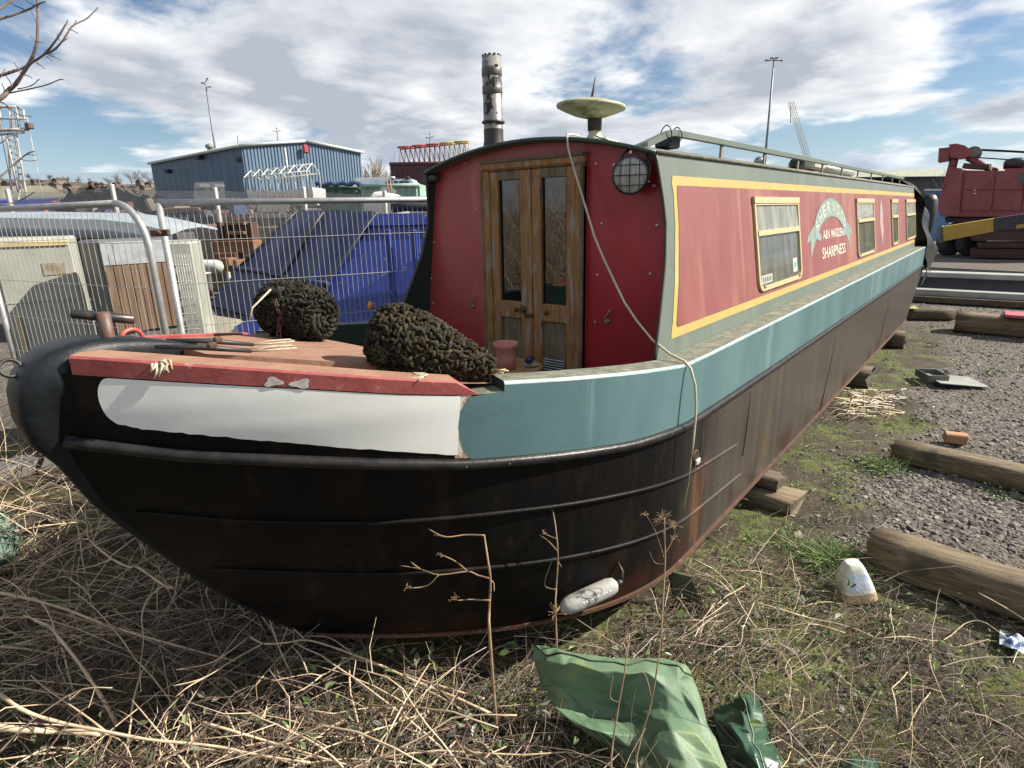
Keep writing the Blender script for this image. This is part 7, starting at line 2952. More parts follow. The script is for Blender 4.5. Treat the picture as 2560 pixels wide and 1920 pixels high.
# long grey shed beyond
ls = thing('long_grey_shed', 'long low dark shed with a pale greenish roof beyond the crane', 'building', tuple(atx(2000, 420, 75) * Zg))
yz([(1700, 384), (2500, 376), (2500, 440), (1700, 450)], 75, 20, 'wall', M('dark_shed_wall', (.045, .05, .052), (.06, .065, .065), rough=.7, nscale=.2), ls)
mb = MB()
for i in range(40):
    u0, u1 = 1700 + 20 * i, 1700 + 20 * (i + 1)
    rs = MB()
    y0, y1 = interp(u0, [1700, 2500], [384, 375]), interp(u1, [1700, 2500], [384, 375])
    t0, t1 = interp(u0, [1700, 2500], [372, 353]), interp(u1, [1700, 2500], [372, 353])
    rs.add([atx(u0, y0, 74.5), atx(u1 - 1.2, y1, 74.5), atx(u1 - 1.2, t1, 84), atx(u0, t0, 84)], [(0, 1, 2, 3)])
    rs.build('roof_sheet', M('pale_green_roof', (.27, .29, .21), (.33, .34, .26), rough=.7, nscale=.3, layers=[((.20, .21, .14), .8, .56, .7, (1, 1, 1))]), ls)
# blue lorry behind
lo = thing('blue_lorry', 'light blue lorry cab glimpsed between the stern sheeting and the crane', 'lorry', tuple(atx(2000, 470, 38) * Zg))
yz([(1996, 520), (2050, 520), (2050, 412), (1998, 412)], 38, 2.2, 'cab', M('light_blue_paint', (.10, .21, .40), rough=.4, nscale=1), lo)
yz([(1996, 412), (2050, 412), (2050, 408), (1998, 408)], 37.9, 2.4, 'roof_rim', M('white_rim', (.6, .6, .6), rough=.5), lo)
yz([(2001, 434), (2048, 434), (2048, 418), (2002, 418)], 37.9, .05, 'windscreen', M('lorry_glass', (.06, .09, .13), rough=.15), lo)
# dark wheel-like sack behind the stern
mb = MB()
q = atx(2003, 452, 12.6)
mb.lathe([(.10, -.45), (.14, -.36), (.16, -.1), (.15, .16), (.10, .25), (.03, .27)], q, n=18)
mb.build('covered_outboard', M('dark_cover', (.006, .008, .008), rough=.5, bump=.3, bscale=8), None, 'dark covered bulk standing behind the stern sheeting', 'cover', origin=(q[0], q[1], 0))
bare_tree('bare_tree', 'bare leafless tree in front of the long grey shed', atx(2022, 440, 68) * Zg, 5.0, 1.1, M('faint_bark', (.10, .095, .085), rough=.9), 5, None, 4, .07)

# stacked girders across the yard behind the stern
gs = thing('girder_stack', 'long grey concrete girders stacked across the yard behind the stern', 'girder', (13.6, -.6, 0))
m_gird = M('pale_girder', (.36, .36, .34), (.28, .28, .27), rough=.75, nscale=1.5, layers=[((.16, .16, .16), 4, .58, .72, (1, .3, 1))])
m_gird2 = M('dark_girder', (.10, .11, .12), (.14, .145, .15), rough=.7, nscale=1.5)
for x, z0, z1, y0, y1, mt_ in ((13.9, .46, .56, .2, -9, m_gird), (14.1, .20, .46, .3, -9, m_gird2), (13.4, .14, .26, .4, -9, m_gird), (13.25, .02, .14, .6, -9, m_timberd), (14.6, .02, .22, .8, -9, m_timber)):
    mb = MB()
    mb.box((x, (y0 + y1) / 2, (z0 + z1) / 2), (.42 if z0 > .4 else .34, y0 - y1, z1 - z0), ch=.012)
    mb.build('girder', mt_, gs)
# ================================================================== FOREGROUND
# ---- green tarpaulin, a stiff folded sheet
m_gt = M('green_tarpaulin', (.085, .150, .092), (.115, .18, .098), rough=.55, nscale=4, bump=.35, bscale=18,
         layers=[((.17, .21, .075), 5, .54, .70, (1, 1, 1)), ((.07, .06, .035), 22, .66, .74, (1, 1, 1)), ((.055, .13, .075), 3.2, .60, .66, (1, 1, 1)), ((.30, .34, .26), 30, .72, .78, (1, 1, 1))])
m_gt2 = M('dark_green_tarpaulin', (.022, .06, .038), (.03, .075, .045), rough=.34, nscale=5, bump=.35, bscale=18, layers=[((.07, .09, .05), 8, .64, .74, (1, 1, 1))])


def catmull(P, n):
    P = np.array(P, float)
    m = len(P)
    out = []
    for t in np.linspace(0, m - 1, n):
        i = min(int(t), m - 2)
        f = t - i
        p0, p1, p2, p3 = P[max(i - 1, 0)], P[i], P[i + 1], P[min(i + 2, m - 1)]
        out.append(.5 * ((2 * p1) + (-p0 + p2) * f + (2 * p0 - 5 * p1 + 4 * p2 - p3) * f * f + (-p0 + 3 * p1 - 3 * p2 + p3) * f ** 3))
    return np.array(out)


def sheet_from(rows, nu, nv, wr, seed, cu=11, cv=12, blur=2):
    """rows of control points -> stiff crumpled sheet: flat facets meeting in soft folds"""
    a = np.array([catmull(r, cv) for r in rows])
    g = np.stack([catmull(a[:, j], cu) for j in range(cv)], 1)
    du = np.gradient(g, axis=0); dv = np.gradient(g, axis=1)
    n = np.cross(du, dv)
    n /= np.linalg.norm(n, axis=-1, keepdims=True) + 1e-9
    rg = np.random.default_rng(seed)
    edge = np.ones((cu, cv)); edge[0, :] = edge[-1, :] = .3; edge[:, 0] = edge[:, -1] = .4
    g = g + n * (rg.normal(0, wr, (cu, cv)) * edge)[..., None]
    g[1:-1, 1:-1] += (du[1:-1, 1:-1] * rg.uniform(-.3, .3, (cu - 2, cv - 2, 1)) + dv[1:-1, 1:-1] * rg.uniform(-.3, .3, (cu - 2, cv - 2, 1)))
    diag = rg.random((cu, cv)) < .5
    out = np.zeros((nu, nv, 3))
    for i, t in enumerate(np.linspace(0, cu - 1, nu)):
        for j, u in enumerate(np.linspace(0, cv - 1, nv)):
            i0, j0 = min(int(t), cu - 2), min(int(u), cv - 2)
            f, h = t - i0, u - j0
            A, B, C, D = g[i0, j0], g[i0 + 1, j0], g[i0 + 1, j0 + 1], g[i0, j0 + 1]
            if diag[i0, j0]:
                p = A + (B - A) * f + (C - B) * h if f > h else A + (D - A) * h + (C - D) * f
            else:
                p = A + (B - A) * f + (D - A) * h if f + h < 1 else C + (D - C) * (1 - f) + (B - C) * (1 - h)
            out[i, j] = p
    for _ in range(blur):
        q = out.copy()
        q[1:-1, 1:-1] = (out[:-2, 1:-1] + out[2:, 1:-1] + out[1:-1, :-2] + out[1:-1, 2:] + 2 * out[1:-1, 1:-1]) / 6
        out = q
    out[..., 2] = np.maximum(out[..., 2], .008)
    return out


def grid_obj(g, name, mat, parent, th=.002):
    nu, nv = g.shape[:2]
    ii = np.arange(nu * nv).reshape(nu, nv)
    mb = MB()
    mb.add(g.reshape(-1, 3), [tuple(f) for f in np.stack([ii[:-1, :-1], ii[1:, :-1], ii[1:, 1:], ii[:-1, 1:]], -1).reshape(-1, 4)], True)
    return mb.build(name, mat, parent)


tp = thing('tarpaulin', 'crumpled light green tarpaulin lying in the weeds by the bow', 'tarpaulin', tuple(G(1400, 1560)))
rows = [
    [G(1148, 1392, .26), G(1180, 1397, .28), G(1250, 1410, .29), G(1340, 1422, .27), G(1420, 1420, .26), G(1478, 1436, .24), G(1492, 1452, .22)],
    [G(1152, 1420, .26), G(1185, 1427, .30), G(1255, 1438, .31), G(1345, 1450, .30), G(1425, 1452, .29), G(1488, 1468, .26), G(1506, 1490, .22)],
    [G(1162, 1462, .16), G(1195, 1478, .19), G(1262, 1494, .18), G(1350, 1507, .17), G(1432, 1510, .24), G(1500, 1535, .24), G(1530, 1565, .20)],
    [G(1180, 1505, .13), G(1215, 1530, .15), G(1285, 1545, .12), G(1362, 1548, .13), G(1440, 1556, .26), G(1520, 1596, .22), G(1556, 1628, .18)],
    [G(1215, 1545, .16), G(1250, 1568, .20), G(1310, 1580, .20), G(1375, 1588, .17), G(1450, 1608, .24), G(1536, 1652, .19), G(1585, 1690, .15)],
    [G(1280, 1580, .08), G(1320, 1605, .10), G(1360, 1625, .11), G(1400, 1640, .13), G(1465, 1665, .20), G(1552, 1710, .16), G(1606, 1750, .11)],
    [G(1380, 1690, .03), G(1400, 1700, .06), G(1420, 1710, .08), G(1450, 1730, .10), G(1500, 1750, .12), G(1570, 1790, .10), G(1620, 1820, .04)]]
g = sheet_from(rows, 110, 120, .0075, 4, 13, 14, 1)
grid_obj(g, 'sheet', m_gt, tp)
# stitched seam along the upper hem
mb = MB()
sm = g[9, 4:-3] + np.array([0, 0, .003])
mb.tube(list(sm), .0028, n=5)
mb.build('seam', m_blackm, tp)
rows = [
    [G(1540, 1530, .03), G(1590, 1510, .10), G(1622, 1494, .08)],
    [G(1545, 1565, .05), G(1605, 1550, .14), G(1648, 1540, .07)],
    [G(1560, 1610, .06), G(1620, 1600, .15), G(1668, 1595, .06)],
    [G(1580, 1660, .05), G(1640, 1650, .14), G(1690, 1650, .05)],
    [G(1600, 1720, .04), G(1660, 1710, .10), G(1712, 1705, .04)]]
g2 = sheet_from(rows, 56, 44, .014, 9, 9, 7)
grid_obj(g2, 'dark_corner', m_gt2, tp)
mb = MB()
mb.tube(list(g2[:, 26] + np.array([0, 0, .003])), .0026, n=5)
mb.build('seam', M('pale_stitching', (.20, .25, .20), rough=.7), tp)
# small further scrap at the bottom edge
rows = [[G(1800, 1652, .02), G(1850, 1630, .06), G(1890, 1640, .03)], [G(1795, 1680, .02), G(1850, 1662, .07), G(1905, 1668, .03)], [G(1790, 1720, .02), G(1850, 1715, .06), G(1910, 1715, .02)]]
t2 = thing('tarpaulin_scrap', 'small dark green tarpaulin scrap at the bottom edge of the photo', 'tarpaulin', tuple(G(1850, 1670)))
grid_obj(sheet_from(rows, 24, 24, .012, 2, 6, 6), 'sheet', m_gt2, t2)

# ---- tapered white plastic container, tipped a little
jb = G(1846, 1288, 0)
jg = thing('plastic_jug', 'grubby translucent white plastic container with a pale blue label beside the timber', 'container', tuple(jb))
jd = orient(np.array([-.10, .16, 1.0])) @ Matrix.Rotation(YAW + .95, 3, 'Z')
ring = [(.004, .070), (.0, .080), (.008, .086), (.05, .079), (.11, .064), (.165, .046), (.182, .038), (.188, .028)]


def jsec(i, a, off=0.0):
    z, r = ring[i] if isinstance(i, int) else i
    e = .48
    x = math.copysign(abs(math.cos(a)) ** e, math.cos(a)) * (r + off)
    y = math.copysign(abs(math.sin(a)) ** e, math.sin(a)) * (r + off)
    return jb + np.array([0, 0, .012]) + np.array(jd @ Vector((x, y, z)))


m_jug = M('cloudy_plastic', (.66, .67, .62), (.52, .53, .46), rough=.32, nscale=9, layers=[((.33, .29, .19), 12, .62, .76, (1, 1, 1)), ((.42, .33, .20), 3.0, .60, .70, (1, 1, 1))])
al_ = list(np.linspace(0, 2 * math.pi, 41)[:-1])
mb = MB()
mb.grid(lambda a, i: jsec(int(i), a), al_, list(range(len(ring))), closeu=True)
mb.add([jsec(len(ring) - 1, a) for a in al_], [tuple(range(len(al_)))])
mb.build('jug_body', m_jug, jg)
mb = MB()
mb.grid(lambda a, k: jsec((.008 + .042 * k, .0865 - .0075 * k), a, .0006), al_, [0, 1], closeu=True)
mb.build('residue_band', M('tan_residue', (.46, .33, .17), (.55, .44, .27), rough=.4, nscale=12), jg)
for k0 in (-1, 0):
    mb = MB()
    q = [jsec((z, interp(z, [r_[0] for r_ in ring[2:]], [r_[1] for r_ in ring[2:]])), a, .0012) for a in np.linspace(k0 * math.pi / 2 - .55 + math.pi / 2 * 0, k0 * math.pi / 2 + .55, 6) for z in (.075, .145)]
    mb.add(q, [(2 * i, 2 * i + 1, 2 * i + 3, 2 * i + 2) for i in range(5)])
    mb.build('jug_label', M('pale_blue_label', (.34, .52, .72), (.62, .68, .72), rough=.4, nscale=30), jg)

# ---- grey tray with a plate on the gravel
tc_ = np.array([6.62, -1.72, 0.02])
tr = thing('metal_bracket', 'grey steel plate with an upstanding open box on the gravel', 'scrap metal', tuple(tc_))
m_plate = M('dull_grey_plate', (.27, .275, .26), (.20, .205, .19), rough=.6, nscale=7, layers=[((.30, .18, .10), 12, .66, .76, (1, 1, 1))])
mb = MB()
mb.box(tc_ + np.array([.02, -.12, .03]), (.42, .48, .012), rot=Matrix.Rotation(.5, 3, 'Z') @ Matrix.Rotation(.07, 3, 'X'), ch=.002)
mb.build('plate', m_plate, tr)
for sx, sy, cx, cy in ((.30, .012, 0, -.10), (.30, .012, 0, .10), (.012, .20, -.15, 0), (.012, .20, .15, 0)):
    mb = MB()
    r_ = Matrix.Rotation(.5, 3, 'Z')
    q = r_ @ Vector((cx, cy, 0))
    mb.box((tc_[0] + q[0] - .02, tc_[1] + q[1] + .09, .08), (sx, sy, .08), rz=.5, ch=.002)
    mb.build('box_wall', M('green_grey_steel', (.12, .135, .115), (.09, .10, .085), rough=.55, nscale=7), tr)
# brick
q = G(2062, 958, .0)
mb = MB()
mb.box((q[0], q[1], .05), (.10, .16, .08), rz=.2, ch=.008)
mb.build('brick', M('pale_brick', (.36, .20, .11), (.30, .17, .10), rough=.85, nscale=20, bump=.4), None, 'lone pale orange brick on the gravel beyond the farther baulk', 'brick', origin=(q[0], q[1], 0))
q = G(1728, 1340, 0)
for (px, py, s_, lab) in ((1722, 1160, .05, 'flat tan stone lying in the weeds below the hull'), (2105, 1035, .04, 'larger grey stone at the foot of the farther baulk')):
    q = G(px, py, 0)
    st_v = _iv * np.array([s_, s_ * .8, s_ * .45]) * (1 + .2 * RNG.normal(0, 1, (12, 1)).clip(-1, 1)) + q + np.array([0, 0, .01])
    mb = MB()
    mb.add(st_v, [tuple(f) for f in _if])
    mb.build('stone', M('tan_stone', (.28, .24, .18), (.22, .19, .15), rough=.85, nscale=12, bump=.3), None, lab, 'stone', origin=tuple(q))
# mossy dark slab leaning on the hull
sa = G(1460, 1318, 0); sb = G(1524, 1325, 0)
mb = MB()
dz = np.array([0, 0, .19])
lean = np.array([.02, .05, 0])
th_ = np.array([.012, .02, 0])
mb.hexa([sa, sb, sb + th_, sa + th_, sa + dz * 1.0 + lean, sb + dz * .9 + lean + (sa - sb) * .3, sb + dz * .9 + lean + (sa - sb) * .3 + th_, sa + dz + lean + th_])
mb.build('mossy_slab', M('mossy_dark_slab', (.03, .035, .018), (.055, .06, .025), rough=.8, nscale=16, bump=.5, layers=[((.12, .12, .07), 26, .66, .74, (1, 1, 1))]), None,
         'mossy dark slab propped upright in the grass beside the hull', 'slab', origin=tuple(sa))
# blue litter
q = G(2190, 1385, .03)
g3 = sheet_from([[q + np.array([a, b, .02 * math.sin(a * 50)]) for b in (-.05, 0, .05)] for a in (-.07, 0, .07)], 22, 22, .014, 3, 6, 6)
mb = grid_obj(g3, 'plastic_litter', M('blue_litter', (.05, .10, .28), (.45, .52, .60), rough=.3, nscale=16, lo=.45, hi=.55), None)
tag(mb, 'crumpled scrap of blue and white plastic at the right edge', 'litter')
# rope net bundle at the left edge
rr = random.Random(17)
nb = G(8, 1236, .0)
nt_ = thing('net_bundle', 'bundle of pale green fishing net in the weeds at the left edge', 'net', tuple(nb))
core = MB()
cN = nb + np.array([-.10, .05, .20])
core.lathe([(.02, -.22), (.14, -.18), (.20, -.05), (.19, .08), (.12, .17), (.02, .2)], cN, n=18)
m_net = M('pale_green_net', (.15, .22, .18), (.10, .16, .13), rough=.7, nscale=14, bump=.8, bscale=50)
core.build('net_mass', m_net, nt_)
nk = MB()
for k in range(130):
    a0, e0 = rr.uniform(0, 6.28), rr.uniform(-1.2, 1.3)
    pts = []
    for j in range(6):
        a, e = a0 + j * rr.uniform(.05, .3), e0 + j * rr.uniform(-.2, .2)
        rad = .205 + rr.uniform(-.005, .03)
        pts.append(cN + rad * np.array([math.cos(e) * math.cos(a), math.cos(e) * math.sin(a), math.sin(e)]))
    nk.tube(pts, .0035, n=4)
nk.build('net_strands', m_net, nt_, kind='stuff')
# bundle of bleached stalks beside the hull
q0 = G(1880, 862, 0)
mb = MB()
for k in range(70):
    p = G(rr.uniform(1835, 1960), rr.uniform(835, 900), rr.uniform(.01, .07))
    a = rr.gauss(2.3, .5)
    l = rr.uniform(.12, .42)
    mb.tube([p, p + np.array([math.cos(a) * l * .5, math.sin(a) * l * .5, rr.uniform(.0, .05)]), p + np.array([math.cos(a + .3) * l, math.sin(a + .3) * l, rr.uniform(-.02, .03)])], rr.uniform(.003, .006), n=4)
mb.build('stalk_pile', M('bleached_stem', (.5, .4, .26)), None, 'pile of bleached dead stalks lying against the side of the hull', None, kind='stuff')

# ---- green grass tuft by the jug, and two others
m_grass = M('fresh_grass', (.095, .20, .02), (.17, .27, .04), rough=.5, nscale=3, island=.35)
for px, py, n, h, lab in ((1795, 1225, 420, .15, 'bright green grass tuft beside the white jug'), (1900, 1010, 240, .12, 'green grass tuft at the end of the farther baulk'), (1700, 1180, 120, .07, 'low green grass tuft below the hull')):
    c = G(px, py, 0)
    xx = c[0] + RNG.normal(0, .075, n)
    yy = c[1] + RNG.normal(0, .075, n)
    o = straw_batch('grass_tuft', xx, yy, ground_z(xx, yy), h * (.5 + .8 * RNG.random(n)), .0028 + .002 * RNG.random(n), m_grass, .95, lab, .45, nseg=4)

# ---- prominent dead stems
m_cane = M('pale_dead_cane', (.55, .45, .32), (.42, .31, .20), rough=.6, nscale=14, layers=[((.22, .13, .07), 24, .64, .74, (1, 1, 1))])
m_cane2 = M('brown_dead_cane', (.30, .21, .125), (.20, .13, .075), rough=.7, nscale=14)
ZA = lambda x, y: (x / 1.7015 / SC, (1400 + y / 1.7015) / SC)          # bottom-left detail
ZC = lambda x, y: (x / 2.37 / SC, (800 + y / 2.37) / SC)               # bow detail
ZD = lambda x, y: ((850 + x / 2.2116) / SC, (850 + y / 2.2116) / SC)   # midships detail
ZE = lambda x, y: ((1100 + x / 1.515) / SC, (1400 + y / 1.515) / SC)   # tarpaulin detail


def stem(name, label, main, branches, conv, mat, zs, r, cat='plant', vertical=False, seeds=None):
    """main, branches: measured polylines; zs = heights at the start and end of the main stem; vertical = rises from its base"""
    t = thing(name, label, cat, (0, 0, 0))
    jr = random.Random(len(main) * 7 + len(branches))

    def pts(poly, za, zb_2):
        out = []
        for i, p in enumerate(poly):
            px, py = conv(*p)
            if vertical is not False:
                out.append(V(px, py, vertical + .02 * math.sin(i * 1.7)))
            else:
                z = za + (zb_2 - za) * i / max(1, len(poly) - 1) + .012 * math.sin(i * 2.1)
                out.append(G(px, py, max(.012, z)))
        return np.array(out)
    P = pts(main, *zs)
    if vertical is not False and P[0][2] > .02 and len(main) < 9:
        P = np.vstack([[P[0][0] + .01, P[0][1] - .01, .0], P])
    base = P[int(np.argmin(P[:, 2]))]
    t.location = tuple(base)
    BASE[t.name] = tuple(base)
    mb = MB()
    n = max(8, len(P) * 3)
    Q = catmull(P, n)
    mb.tube(list(Q), list(np.linspace(r, r * .55, n) * (1 + .12 * np.sin(np.arange(n) * 2.3))), n=6)
    mb.build('stem', mat, t)
    for b in branches:
        z0 = 0
        if vertical is False:
            # start height where the branch leaves the stem
            px, py = conv(*b[0])
            k = min(range(len(main)), key=lambda i: abs(main[i][0] - b[0][0]) + abs(main[i][1] - b[0][1]))
            z0 = zs[0] + (zs[1] - zs[0]) * k / max(1, len(main) - 1)
        B = pts(b, z0, z0 + .03)
        mb = MB()
        n = max(5, len(B) * 3)
        mb.tube(list(catmull(B, n)), list(np.linspace(r * .55, r * .25, n)), n=5)
        mb.build('branch', mat, t)
    if seeds:
        for (sx, sy, num, rad) in seeds:
            px, py = conv(sx, sy)
            c = V(px, py, vertical) if vertical is not False else G(px, py, zs[1] + .02)
            mb = MB()
            for k in range(num):
                a, e = jr.uniform(0, 6.28), jr.uniform(-.3, 1.4)
                d = np.array([math.cos(a) * math.cos(e), math.sin(a) * math.cos(e), math.sin(e)]) * rad * jr.uniform(.5, 1)
                mb.tube([c, c + d * .6 + np.array([0, 0, .004]), c + d], [.0012, .0008, .0008], n=4)
                mb.lathe([(.0006, -.002), (.0022, 0), (.0006, .002)], c + d, n=5)
            mb.build('seed_head', mat, t)
    return t


stem('dead_stem', 'long thick pale stem sweeping across the bottom left corner', [(0, 570), (100, 640), (250, 690), (450, 730), (640, 765), (900, 790), (1100, 830), (1320, 862)], [[(450, 730), (360, 660), (200, 550), (130, 490)]], ZA, m_cane, (.38, .16), .0072)
stem('dead_stem', 'thick upright yellow-brown cane leaning at the bottom left', [(500, 705), (430, 580), (330, 430), (210, 280)], [[(210, 280), (150, 255), (100, 235)]], ZA, m_cane, (.10, .48), .0085)
stem('dead_stem', 'forked pale dead stem lying in front of the bow keel', [(2090, 655), (1950, 590), (1800, 530), (1600, 440), (1510, 405), (1400, 365), (1300, 340), (1210, 352), (1120, 355), (1060, 325)],
     [[(1060, 325), (975, 390), (890, 440), (750, 467)], [(1300, 340), (1230, 275), (1160, 220), (1140, 155)], [(1160, 215), (1185, 165), (1190, 120)], [(1120, 355), (1000, 420), (870, 500), (740, 535)], [(870, 500), (800, 540), (750, 580)],
      [(1510, 405), (1440, 450), (1370, 490), (1310, 485), (1150, 517)], [(1370, 490), (1290, 550), (1230, 565)], [(1310, 485), (1280, 410), (1240, 365)], [(1510, 405), (1400, 330), (1300, 325)]], ZA, m_cane, (.10, .34), .0058)
stem('dead_stem', 'second pale stem lying parallel below the forked stem', [(2060, 590), (1900, 545), (1700, 480), (1550, 430), (1450, 415)], [], ZA, m_cane, (.05, .16), .0055)
stem('dead_stem', 'very thick pale log-like stem at the bottom left edge', [(-40, 712), (120, 722), (250, 730), (430, 742)], [[(250, 730), (330, 725), (440, 725)]], ZA, m_cane, (.26, .16), .014)
stem('dead_stem', 'pale stem running to the bottom edge left of the tarpaulin', [(860, 690), (1000, 730), (1100, 760), (1250, 805), (1400, 850), (1520, 882)], [[(1000, 730), (960, 640)]], ZA, m_cane, (.22, .10), .0055)
stem('dead_stem', 'pair of long grey stems crossing the shade under the bow', [(0, 140), (120, 165), (280, 210), (450, 275), (700, 350), (1000, 430)], [[(120, 165), (60, 105), (0, 75)]], ZA, m_cane, (.46, .18), .0065)
stem('dead_stem', 'lower grey stem running alongside in the shade under the bow', [(60, 190), (300, 240), (560, 320), (800, 390), (1040, 460)], [], ZA, m_cane2, (.25, .08), .0065)
stem('dry_twig', 'pale zigzag twig arching in front of the bow at left', [(1020, 1585), (970, 1570), (810, 1460), (770, 1465), (665, 1415), (530, 1300), (515, 1205), (440, 1185), (330, 1185), (190, 1145)],
     [[(970, 1570), (920, 1610), (870, 1659), (840, 1760), (850, 1900), (830, 2060), (835, 2200)], [(665, 1415), (560, 1455), (460, 1480)], [(440, 1185), (415, 1090), (395, 1010), (265, 940)], [(515, 1205), (505, 1130), (500, 1070), (440, 1000), (320, 905)], [(500, 1070), (480, 1010)], [(330, 1185), (280, 1100), (230, 1040)], [(530, 1300), (480, 1296)],
      [(440, 1185), (400, 1140), (340, 1128)]], ZC, m_cane, (0, 0), .0048, vertical=2.15, seeds=[(400, 870, 7, .03), (210, 1100, 8, .03), (380, 1130, 8, .025)])
d_ = 2.12
stem('dry_twig', 'tall dry umbellifer stalk with forked arms in front of the bow', [(828, 1640), (825, 1500), (832, 1330), (815, 1200), (797, 1078)],
     [[(832, 1320), (760, 1300), (705, 1280), (545, 1298), (440, 1265), (330, 1247)], [(545, 1298), (480, 1360), (370, 1372)], [(705, 1280), (640, 1225), (555, 1185)], [(797, 1080), (690, 1078), (580, 1088), (485, 1042)], [(580, 1088), (485, 1070)], [(440, 1265), (390, 1226)],
      [(832, 1440), (720, 1435), (650, 1440)], [(832, 1330), (850, 1345), (852, 1390)]], ZD, m_cane2, (0, 0), .0062, vertical=d_, seeds=[(640, 1438, 10, .03), (370, 1370, 5, .016), (550, 1190, 5, .014)])
d_ = 2.28
stem('dry_twig', 'thin dark seed stalk standing left of the grey plastic fender', [(1192, 1520), (1195, 1380), (1205, 1200), (1195, 1060), (1178, 950), (1155, 850)],
     [[(1205, 1170), (1150, 1110), (1105, 1080)], [(1178, 945), (1120, 912), (1070, 925)], [(1200, 1100), (1150, 1080), (1125, 1060)], [(1195, 1380), (1130, 1350), (1180, 1200)], [(1200, 1215), (1225, 1255)]], ZD, m_cane2, (0, 0), .0042, vertical=d_, seeds=[(1155, 850, 8, .018), (1190, 1520, 26, .05), (1130, 1075, 8, .02)])
d_ = 2.42
stem('dry_twig', 'thin stalk with a grey feathery seed head beside the grey plastic fender', [(1780, 1600), (1795, 1300), (1800, 1180), (1790, 1060)],
     [[(1800, 1230), (1745, 1060), (1690, 965)], [(1800, 1180), (1850, 1080), (1845, 1010)], [(1800, 1240), (1740, 1230), (1710, 1165)]], ZD, m_cane2, (0, 0), .0032, vertical=d_,
     seeds=[(1690, 970, 12, .022), (1790, 1000, 34, .05), (1850, 1030, 22, .035), (1760, 1020, 16, .03), (1850, 1100, 10, .025)])
stem('dry_twig', 'curving tan stem arching over the mossy slab by the hull', [(960, 0), (1000, 18), (1040, 40), (1100, 100), (1150, 190), (1200, 260)], [], ZE, m_cane, (.10, .12), .005)
stem('dead_stem', 'long pale stem lying towards the jug right of the tarpaulin', [(1190, 160), (1300, 190), (1400, 220), (1540, 250), (1640, 290)], [[(1190, 160), (1150, 250), (1110, 330), (840, 288)]], ZE, m_cane, (.08, .04), .0045)
stem('dead_stem', 'thin whip-like stem snaking below the near baulk', [(1640, 300), (1760, 290), (1900, 305), (1990, 240), (2060, 235), (2150, 300)], [[(1900, 305), (1950, 330), (2080, 300)]], ZE, m_cane, (.03, .05), .0032)
d_ = depth_of(G(*ZE(740, 780), .12)) - .05
stem('dead_stem', 'tall thin brown stalk standing in front of the green tarpaulin', [(738, 800), (765, 660), (800, 540), (830, 350), (845, 150), (852, 0), (850, -160)], [[(800, 520), (780, 440), (750, 415)]], ZE, m_cane2, (0, 0), .0034, vertical=d_)
stem('dead_stem', 'shorter knotty brown stalk standing in front of the green tarpaulin', [(648, 800), (655, 690), (680, 530), (700, 420), (718, 280)], [[(680, 540), (645, 520), (655, 440)], [(672, 620), (650, 600)]], ZE, m_cane2, (0, 0), .0042, vertical=d_ - .02)
stem('dead_stem', 'bleached stick lying against the end of the nearer baulk', [(500, 190), (560, 90), (620, 0), (640, -60)], [], lambda x, y: ((2060 + x / 4.424) / SC, (1360 + y / 4.424) / SC), m_cane, (.05, .16), .006)
stem('dead_stem', 'bleached straight stick crossing the front of the nearer baulk', [(2260, 860), (2000, 700), (1710, 540)], [], lambda x, y: ((2060 + x / 4.424) / SC, (1360 + y / 4.424) / SC), m_cane, (.06, .14), .0045)

# ---- tangle of arching bramble canes round the bow
def cane_tangle(name, label, n, region, mat, seed, rmin, rmax, hmax, lmin=.35, lmax=1.1):
    rr = random.Random(seed)
    mb = MB()
    for k in range(n):
        px, py = rr.uniform(region[0], region[2]), rr.uniform(region[1], region[3])
        p = np.array(G(px, py, 0.0))
        if under_hull(np.array([p[0]]), np.array([p[1]]), .05)[0] or gravel_mask(p[0], p[1]) > .5:
            continue
        az = rr.uniform(0, 6.283)
        el = rr.uniform(.1, 1.0)
        L_ = rr.uniform(lmin, lmax)
        r = rr.uniform(rmin, rmax)
        seg = rr.randint(7, 11)
        pts = [p + np.array([0, 0, rr.uniform(0, .08)])]
        for i in range(seg):
            d = np.array([math.cos(el) * math.cos(az), math.cos(el) * math.sin(az), math.sin(el)])
            q = pts[-1] + d * L_ / seg
            q[2] = min(max(q[2], .015), hmax)
            pts.append(q)
            az += rr.gauss(0, .10) + (rr.choice((-.5, .5)) if rr.random() < .12 else 0)
            el -= rr.uniform(.0, .20)
            el = max(el, -.35)
        bad = any(abs(q[1]) < hull_y(q[0], max(.25, q[2])) - .0 and q[2] > .2 and q[0] > -.9 for q in pts)
        if bad or any(.12 < q[0] < .9 and -1.55 < q[1] < -.62 and rr.random() < .8 for q in pts[::2]):
            continue
        m_ = len(pts)
        mb.tube(pts, [r * (1 - .55 * i / m_) * (1.18 if i % 2 else .95) for i in range(m_)], n=5)
        for j in range(rr.randint(1, 4)):
            i = rr.randint(2, m_ - 2)
            d = pts[i + 1] - pts[i]
            d /= np.linalg.norm(d) + 1e-9
            s_ = np.cross(d, [0, 0, 1.0]) * rr.choice((-1, 1))
            l = rr.uniform(.06, .22)
            e = d * .6 + s_ * .8 + np.array([0, 0, rr.uniform(-.2, .6)])
            b1 = pts[i] + e * l * .5
            b2 = b1 + (e + np.array([rr.gauss(0, .3), rr.gauss(0, .3), rr.gauss(0, .2)])) * l * .5
            b2[2] = max(b2[2], .01)
            mb.tube([pts[i], b1, b2], [r * .5, r * .4, r * .25], n=4)
    return mb.build(name, mat, None, label, None, kind='stuff')


